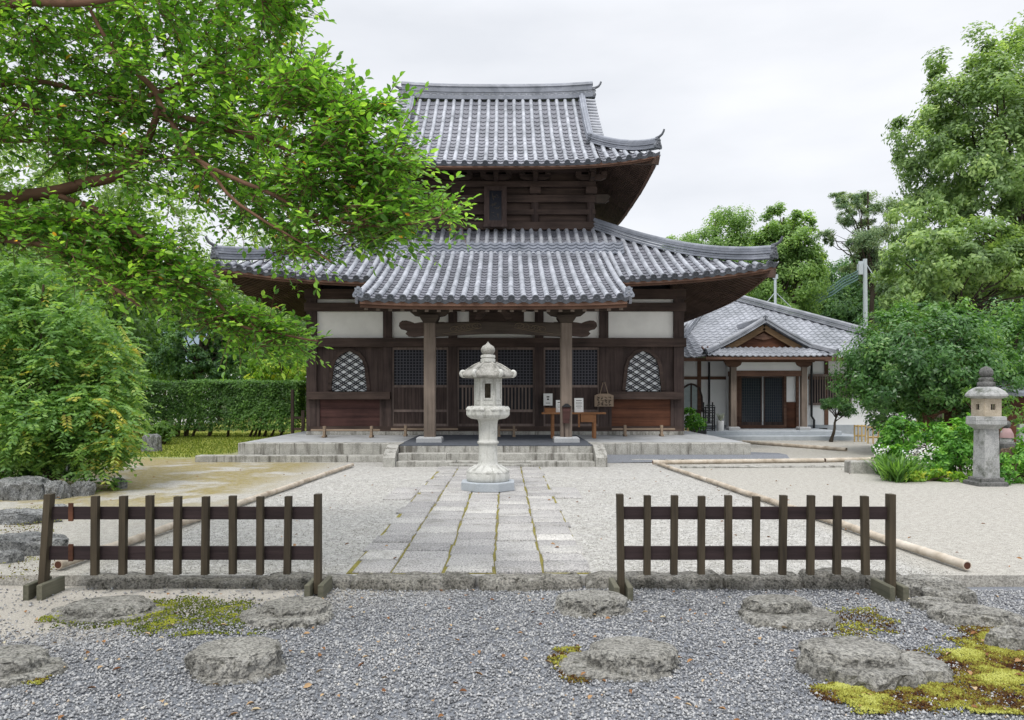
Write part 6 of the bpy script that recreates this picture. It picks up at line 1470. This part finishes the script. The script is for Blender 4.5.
blobs = [bpx(70, 345, 66, 52, 13.2, 1.1), bpx(20, 330, 70, 64, 13.4, 1.3), bpx(100, 405, 40, 42, 12.8, .8), bpx(40, 410, 70, 46, 12.8, 1.1), bpx(-50, 360, 80, 90, 13.5, 1.4), bpx(108, 455, 20, 26, 12.4, .35), bpx(108, 360, 20, 28, 13, .5), bpx(30, 285, 50, 30, 13.6, .9), bpx(60, 430, 60, 36, 12.6, .9), bpx(102, 425, 28, 40, 12.5, .6), bpx(10, 420, 50, 50, 12.8, 1.0)]
_, _, _, cs = crown_arrays(blobs, 620, 10, .1, 61, .4, .2)
def yel(s):
    px = CX + s[0]*F/s[1]; py = HY - (s[2]-CAMH)*F/s[1]; return .36 if (px > 92 and py > 320 and noise.noise(Vector((px*.02, py*.02, 0))) > -.12) else (.15 if noise.noise(Vector((px*.03, py*.03, 4))) > .25 else .02)
pinnate(root, cs, 6800, 12, .32, 62, leaf_neem, yel=yel, spread=.18)
mb = MB(); 
for k, e in enumerate(((X(60, 13.2), 13.3, 3.0), (X(-20, 13.6), 13.6, 3.4), (X(110, 12.8), 12.9, 2.2), (X(100, 12.6), 12.6, 1.2), (X(40, 12.8), 12.9, 3.4), (X(20, 12.4), 12.5, 1.5))): mb.tube(wig(b0, e, 7, .12, 60+k, .2), [.09*(1-.8*q/7) for q in range(8)], 7)
rg = random.Random(6)
for k in range(40):
    e = cs[rg.randrange(len(cs))]; m = Vector((X(50, 13.2), 13.3, 1.6)).lerp(Vector(e), .35); mb.tube(wig(m, e, 4, .12, 90+k, .1), [.022*(1-.7*q/4) for q in range(5)], 5)
mb.build('trunk', bark, root)

# hedge
root = empty('clipped_hedge', (X(225, 28.5), 28.5, 0), 'long box-clipped green hedge at the back of the lawn', 'hedge')
g = np.random.default_rng(71); n = 44000; x0, x1, y0, y1, z0, z1 = X(140, 28.2), X(300, 28.2), 27.9, 29.3, .28, Z(381.5, 28)
P = np.stack([g.uniform(x0, x1, n), g.uniform(y0, y1, n), g.uniform(z0, z1, n)], -1); face = g.uniform(0, 1, n)
P[:, 1] = np.where(face < .55, y0 + np.abs(g.normal(0, .10, n)), P[:, 1]); P[:, 2] = np.where(face > .72, z1 - np.abs(g.normal(0, .09, n)), P[:, 2]); P[:, 0] = np.where((face > .66) & (face < .72), x1 - np.abs(g.normal(0, .08, n)), P[:, 0])
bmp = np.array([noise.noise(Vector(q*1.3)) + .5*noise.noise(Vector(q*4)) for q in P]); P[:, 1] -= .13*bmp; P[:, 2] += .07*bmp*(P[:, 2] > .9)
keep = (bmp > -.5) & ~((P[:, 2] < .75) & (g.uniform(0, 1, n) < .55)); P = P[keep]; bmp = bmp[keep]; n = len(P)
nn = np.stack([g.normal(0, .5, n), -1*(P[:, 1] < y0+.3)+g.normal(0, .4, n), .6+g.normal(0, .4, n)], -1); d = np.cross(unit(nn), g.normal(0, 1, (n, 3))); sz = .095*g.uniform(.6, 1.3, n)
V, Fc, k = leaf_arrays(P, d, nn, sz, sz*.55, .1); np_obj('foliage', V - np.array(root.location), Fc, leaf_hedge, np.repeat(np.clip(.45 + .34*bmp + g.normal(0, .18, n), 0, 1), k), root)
mb = MB()
hr = random.Random(4)
for i in range(14):
    xx = x0 + .4 + (x1-x0-.8)*hr.random(); mb.tube(wig((xx, 28.5, 0), (xx+.2, 28.55, 1.3), 4, .15, i), [.06, .05, .04, .03, .02], 6)
    if 5 < i < 9: mb.tube(wig((xx-.3, 28.3, 0), (xx+.1, 28.5, 1.0), 4, .15, i+30), [.05, .045, .04, .03, .02], 6)
mb.build('stems', bark, root)
def bush(name, label, cat, blobs, mat, n, L, seed, group=None, asp=.55, up=.6, six=False, z0=0.0, shell=.4, clump=.35, nc=60):
    bx, by = blobs[0][0], blobs[0][1]; root = empty(name, (bx, by, z0), label, cat, group)
    V, Fc, T, cs = crown_arrays(blobs, nc, n, L, seed, shell, clump, up, .8, six, .1, asp); V[:, 2] = np.maximum(V[:, 2], z0 + .01)
    np_obj('foliage', V - np.array((bx, by, z0)), Fc, mat, T, root); mb = MB(); rg = random.Random(seed)
    for k in range(10): mb.tube(wig((bx + rg.uniform(-.1,.1), by + rg.uniform(-.1,.1), z0), cs[rg.randrange(len(cs))], 4, .1, seed+k), [.014, .012, .01, .008, .005], 5)
    mb.build('stems', bark, root); return root
def blades(name, label, cat, spots, mat, L, seed, per=60, wd=.022, petals=None):
    root = empty(name, (*spots[0], 0), label, cat); g = np.random.default_rng(seed); P, D = [], []
    for (bx, by) in spots:
        a = g.uniform(0, 6.28, per); sp = g.uniform(.15, .9, per); P.append(np.stack([bx + g.normal(0, .06, per), by + g.normal(0, .06, per), np.zeros(per)], -1)); D.append(np.stack([np.cos(a)*sp, np.sin(a)*sp, np.ones(per)], -1))
    P, D = np.concatenate(P), unit(np.concatenate(D)); n = len(P); ln = L*g.uniform(.6, 1.2, n); S_ = unit(np.cross(D, [0, 0, 1.]))
    V = []; hz = D.copy(); hz[:, 2] = 0
    for t, w_, dr in ((0, .7, 0), (.35, 1, .02), (.7, .8, .13), (1, .05, .38)):
        q = P + D*(ln*t)[:, None] + hz*(ln*dr*.5)[:, None] - np.array([0, 0, 1])*(ln*dr*.6)[:, None]; V += [q - S_*wd*w_*.5, q + S_*wd*w_*.5]
    V = np.stack(V, 1).reshape(-1, 3); b = np.arange(n)[:, None]*8; Fc = np.concatenate([b + np.array([[0+2*i, 1+2*i, 3+2*i, 2+2*i]]) for i in range(3)], 0)
    np_obj('blades', V - np.array((*spots[0], 0)), Fc, mat, np.repeat(g.uniform(.1, .95, n), 8), root); return root
def flowers(root, spots, seed, r=.05, n=26):
    g = np.random.default_rng(seed); P = np.concatenate([np.array(s) + g.normal(0, r, (n, 3)) for s in spots]); k = len(P); V, Fc, q = leaf_arrays(P, g.normal(0, 1, (k, 3)), np.array([0, -.5, 1.]) + g.normal(0, .4, (k, 3)), g.uniform(.03, .055, k), g.uniform(.025, .045, k))
    np_obj('blossom', V - np.array(root.location), Fc, petal, np.repeat(g.uniform(0, 1, k), q), root)
# planting bed at right
bush('broadleaf_shrub', 'bright leafy shrub bed plant directly left of the grey lantern pillar', 'shrub', [bpx(962, 452, 20, 32, 14.6, .4), bpx(946, 440, 20, 22, 15, .4), bpx(968, 424, 10, 16, 15, .25), bpx(938, 462, 14, 18, 14.6, .3)], leaf_plant, 5200, .075, 81, asp=.6, six=True, nc=130, shell=.3)
bush('leafy_shrub', 'tall light green shrub behind the white flowers', 'shrub', [bpx(903, 436, 20, 18, 16, .4), bpx(888, 446, 14, 16, 16, .3), bpx(916, 428, 9, 12, 16.2, .25), bpx(897, 420, 7, 10, 16, .2)], leaf_plant, 3000, .08, 82, asp=.6, six=True, nc=90, shell=.3)
b_ = bush('hydrangea_bush', 'low bush with white flower heads in the plant bed', 'shrub', [bpx(930, 466, 28, 12, 14.9, .4), bpx(895, 460, 14, 14, 15.4, .3)], leaf_plant, 2400, .09, 83, asp=.65, six=True)
flowers(b_, [at(px, py, 14.5) for px, py in ((915, 452), (922, 450), (928, 455), (921, 460), (908, 457), (932, 448))] + [at(877, 452, 15.3), at(884, 449, 15.3)], 5)
blades('lily_clump', 'arching strap-leaved lily clump at left end of the plant bed', 'plant', [(X(px, Y), Y) for px, Y in ((890, 14.6), (897, 14.2), (884, 14.9), (903, 14.4), (893, 13.9), (910, 14.0), (900, 13.7))], leaf_hedge, .55, 84, 90, .03)
bush('ground_plant', 'low yellow-green leafy plants along the front edge of the bed', 'plant', [bpx(925, 476, 22, 9, 13.9, .3), bpx(905, 478, 18, 8, 13.8, .25), bpx(945, 479, 14, 7, 13.9, .25), bpx(968, 478, 10, 9, 13.7, .2)], leaf_yel, 2600, .075, 85)
bush('leafy_shrub', 'green shrub right of the grey lantern at photo edge', 'shrub', [bpx(1016, 468, 22, 20, 13.6, .35), bpx(1045, 455, 26, 34, 14, .45), bpx(1003, 478, 10, 10, 13.4, .2)], leaf_plant, 3600, .085, 86, asp=.5, nc=80)
bush('leafy_shrub', 'slender leafy branches behind the head of the grey lantern', 'shrub', [bpx(1012, 415, 18, 12, 15.8, .3), bpx(1000, 400, 14, 10, 15.8, .3), bpx(975, 392, 14, 10, 15.8, .3)], leaf_bright, 900, .09, 87, asp=.45)
bush('clipped_shrub', 'rounded yellow-green clipped shrub under the round tree', 'shrub', [bpx(948, 438, 12, 10, 18.5, .35), bpx(966, 434, 12, 12, 18.5, .35)], leaf_yel, 2000, .08, 88, shell=.75, nc=90)
bush('low_hedge', 'dark green shrubs closing the bed behind the round tree', 'shrub', [bpx(900, 415, 34, 22, 22.5, .6), bpx(960, 412, 38, 26, 22.5, .6), bpx(1020, 415, 40, 26, 22.5, .6)], leaf_forest, 6000, .11, 89, nc=140)
bush('leafy_shrub', 'bright green hydrangea by the wall left of the black rack', 'shrub', [bpx(694, 422, 11, 9, 26.0, .3), bpx(688, 414, 6, 6, 26, .2)], leaf_plant, 900, .10, 90, asp=.7, six=True)
bush('clipped_shrub', 'fresh green grass tuft shrub beside the upright rock on the lawn', 'shrub', [bpx(163, 432, 16, 9, 24, .4)], leaf_bright, 1600, .10, 91)
bush('leafy_shrub', 'dark shrub beneath the yellowing tree behind the rock row', 'shrub', [bpx(20, 462, 36, 18, 13.6, .5), bpx(70, 462, 22, 12, 13.4, .4), bpx(-40, 460, 40, 26, 13.6, .6)], leaf_forest, 4200, .10, 92, nc=90)

# ------------------------------------------------------------------ foreground tree leaning in from the left
TB = Vector((-6.4, 6.6, 0)); root = empty('overhanging_tree', TB, 'large leafy tree whose branches reach in from the upper left over the court', 'tree')
def pth(pts): return [at(a, b, Y) for a, b, Y in pts]
limbs = [
 (pth([(-260,300,6.6), (-150,235,6.5), (0,201,6.3), (45,193,6.2), (80,185,6.2), (112,176,6.1), (140,162,6.1)]), .066, .036),
 (pth([(112,176,6.1), (142,150,6.1), (155,125,6.05), (158,95,6.0), (140,75,5.9), (118,58,5.9), (104,36,5.8), (92,10,5.8), (70,-40,5.7)]), .034, .010),
 (pth([(-150,60,6.5), (-40,88,6.4), (0,97,6.3), (35,110,6.3), (70,123,6.3), (105,142,6.3), (130,160,6.2)]), .036, .015),
 (pth([(-260,300,6.6), (-150,240,6.0), (-40,232,5.9), (0,238,5.8), (60,250,5.8), (90,272,5.8), (120,292,5.7), (143,307,5.7)]), .042, .008),
 (pth([(58,195,6.2), (100,212,6.0), (140,237,5.9), (172,265,5.9), (205,290,5.8), (232,316,5.8), (255,330,5.7), (285,335,5.7), (318,342,5.6)]), .024, .006),
 (pth([(155,112,6.05), (190,118,6.0), (222,128,6.0), (262,140,5.9), (300,152,5.8), (345,158,5.7), (385,160,5.6)]), .026, .006),
 (pth([(222,128,6.0), (245,118,6.1), (270,116,6.1), (305,122,6.1), (340,112,6.1)]), .015, .005),
 (pth([(-150,70,6.4), (-40,92,6.3), (0,85,6.2), (30,82,6.2), (62,86,6.2), (110,98,6.2), (150,112,6.1), (190,130,6.1)]), .035, .010),
 (pth([(-200,40,6.6), (-60,4,6.2), (0,4,5.8), (40,2,5.7), (80,4,5.6), (130,-6,5.5), (200,-20,5.5)]), .045, .015),
 (pth([(150,95,6.0), (185,80,6.3), (215,60,6.4), (250,45,6.5), (280,30,6.6)]), .018, .006),
 (pth([(158,100,6.0), (200,160,5.7), (260,190,5.5), (320,215,5.4), (385,225,5.3), (440,218,5.2)]), .022, .005),
 (pth([(200,160,5.7), (240,205,5.5), (290,235,5.4), (330,262,5.3)]), .014, .005),
 (pth([(0,142,6.6), (40,140,6.6), (90,140,6.6), (140,150,6.6), (200,165,6.7), (260,175,6.8)]), .02, .006),
 (pth([(0,225,6.2), (35,222,6.2), (75,232,6.2), (120,240,6.2), (150,262,6.2), (170,300,6.1)]), .018, .005)]
mb = MB(); nodes = []
def dens(P, k=4):
    o = []
    for i in range(len(P)-1):
        p0, p1, p2, p3 = P[max(i-1,0)], P[i], P[i+1], P[min(i+2,len(P)-1)]
        for j in range(k):
            t = j/k; o.append(.5*((2*p1) + (p2-p0)*t + (2*p0-5*p1+4*p2-p3)*t*t + (3*p1-p0-3*p2+p3)*t**3))
    return o + [P[-1]]
for P, r0, r1 in limbs:
    D = dens(P); m = len(D); rr = [r0 + (r1-r0)*i/(m-1) for i in range(m)]
    D = [q + Vector((noise.noise(q*3), noise.noise(q*3+Vector((5,0,0))), noise.noise(q*3+Vector((0,9,0)))))*.025 for q in D]
    mb.tube(D, rr, 8); nodes += [(q, r) for q, r in zip(D, rr) if q.x > -4.6]
tr = [TB, TB+Vector((.05,0,1.0)), TB+Vector((.0,.0,2.0)), at(-260,300,6.6), at(-220,120,6.6), at(-180,-40,6.6), at(-150,-200,6.5)]
mb.tube(dens(tr), [.24-.17*i/24 for i in range(25)], 10); 
mb.tube([at(-220,120,6.6), at(-190,75,6.5), at(-150,60,6.5)], [.09,.07,.05], 8); mb.tube([at(-200,40,6.6), at(-215,80,6.6)], [.05,.07], 8)
mb.build('branches', bark_red, root)
g = np.random.default_rng(101); R = random.Random(101)
polys = [([(-90,-90),(300,-90),(302,15),(285,38),(322,72),(345,104),(392,104),(414,150),(408,180),(436,194),(464,215),(442,235),(388,242),(350,246),(328,266),(300,256),(262,236),(225,218),(205,208),(150,203),(100,186),(60,168),(0,165),(-90,190)], (5.55, 7.6), 1250),
         ([(55,210),(120,218),(160,240),(190,268),(222,296),(270,318),(308,336),(302,350),(275,348),(230,335),(200,314),(165,296),(140,306),(110,286),(70,262),(30,240),(40,220)], (5.65, 6.6), 270),
         ([(285,40),(345,104),(395,106),(416,150),(410,182),(464,215),(442,238),(388,246),(328,268),(285,252),(240,225),(245,150)], (5.3, 6.3), 120),
         ([(-90,190),(0,205),(60,215),(30,240),(-20,235),(-90,260)], (5.6, 6.8), 70)]
att = []
for poly, (ya, yb), m in polys:
    c = 0
    while c < m:
        px, py = R.uniform(-95, 460), R.uniform(-95, 360)
        if not inpoly(np.array([px]), np.array([py]), poly)[0]: continue
        if noise.noise(Vector((px*.022, py*.022, 3))) < -.30 and R.random() < .85: continue
        if px > 300: Y = R.uniform(5.2, 6.1)
        else: Y = R.uniform(ya, yb)
        att.append(at(px, py, Y)); c += 1
tw = MB(); LP, LD, LN, LT = [], [], [], []
NP = np.array([tuple(q) for q, r in nodes])
att.sort(key=lambda a: np.min(np.linalg.norm(NP - np.array(a), axis=1)))
extra = []
for a in att:
    NN = np.concatenate([NP, np.array(extra)]) if extra else NP
    dd = np.linalg.norm(NN - np.array(a), axis=1) + .25*np.maximum(0, NN[:, 0]-a.x); i = int(np.argmin(dd)); s = Vector(NN[i]); L = (a-s).length
    if L < .12: s = s + Vector((-.15, R.uniform(-.1,.1), R.uniform(-.1,.1))); L = (a-s).length
    k = max(4, int(L/.12)); pts = wig(s, a, k, .12, R.random()*99, .05*L); r0 = min(.009, .0035 + .004*L)
    tw.tube(pts, [r0*(1-.65*q/k) for q in range(k+1)], 5, 0, False); extra += [tuple(p_) for p_ in pts[1::2]]
    d0 = (pts[-1]-pts[-3]).normalized(); tone0 = R.gauss(.45, .14)
    twigs = [(pts[-min(len(pts), 4):], 1)]
    for _ in range(4):
        b = pts[R.randrange(max(0, len(pts)-5), len(pts))]; dv = (d0*.55 + Vector((R.gauss(.25,.6), R.gauss(0,.6), R.gauss(-.05,.42)))).normalized(); ln = R.uniform(.16, .34)
        tp_ = [b + dv*ln*t + Vector((0,0,-.06*ln*t*t)) for t in (0, .33, .66, 1)]; tw.tube(tp_, [.003, .0026, .002, .0014], 4, 0, False); twigs.append((tp_, 0))
    for tp_, _m in twigs:
        m = len(tp_); nl = 7
        for q in range(nl):
            t = (q+.7)/nl*(m-1); j = min(m-2, int(t)); p_ = tp_[j].lerp(tp_[j+1], t-j); dv = (tp_[j+1]-tp_[j]).normalized(); sd = dv.cross(Vector((0,0,1))); sd = sd.normalized() if sd.length > .05 else Vector((1,0,0)); sg = 1 if q % 2 else -1
            ld = (dv*R.uniform(.35,.8) + sd*sg*R.uniform(.6,1) + Vector((R.gauss(0,.2), R.gauss(0,.2), R.gauss(.12,.3))))
            LP.append(tuple(p_)); LD.append(tuple(ld)); LN.append((R.gauss(0,.62), R.gauss(0,.62)-.2, 1)); LT.append(min(.96, max(0, tone0 + R.gauss(0,.17))) if R.random() > .004 else 1)
        LP.append(tuple(tp_[-1])); LD.append(tuple((tp_[-1]-tp_[-2]).normalized() + Vector((0,0,.1)))); LN.append((R.gauss(0,.3), R.gauss(0,.3), 1)); LT.append(min(.94, max(0, tone0+.2)))
tw.build('twigs', bark_red, root)
LP, LD, LN, LT = map(np.array, (LP, LD, LN, LT)); n = len(LP); sz = .061*g.uniform(.65, 1.25, n)
V, Fc, k = leaf_arrays(LP, LD, LN, sz, sz*.56, .06, True); np_obj('leaves', V - np.array(TB), Fc, leaf_front, np.repeat(LT, k), root)
print('front leaves', n)

fs = bush('garden_shrub', 'bushy green shrub beside the left end of the hedge', 'shrub', [bpx(132, 400, 30, 34, 30, 1.2), bpx(110, 385, 30, 40, 30.5, 1.2)], leaf_bright, 9000, .13, 95, nc=150, shell=.6, clump=.3)
bush('garden_shrub', 'tall green shrub mass behind the hedge under the dark layered tree', 'shrub', [bpx(170, 365, 34, 26, 34, 1.4), bpx(225, 372, 40, 20, 34, 1.4), bpx(150, 340, 30, 30, 35, 1.4)], leaf_forest, 11000, .16, 96, nc=170, shell=.6, clump=.3)
bush('garden_shrub', 'yellowish-green shrub mass behind the right half of the hedge', 'shrub', [bpx(262, 352, 30, 26, 36, 1.4), bpx(300, 345, 30, 30, 36, 1.4), bpx(240, 330, 30, 22, 37, 1.4)], leaf_bright, 11000, .16, 97, nc=170, shell=.6, clump=.3)
bush('garden_shrub', 'large dark shrub filling the garden left of the yellowing tree', 'shrub', [bpx(20, 400, 80, 50, 20, 1.4), bpx(-60, 380, 60, 70, 20, 1.6), bpx(90, 410, 40, 34, 21, 1.2)], leaf_forest, 14000, .14, 98, nc=200, shell=.6, clump=.3)
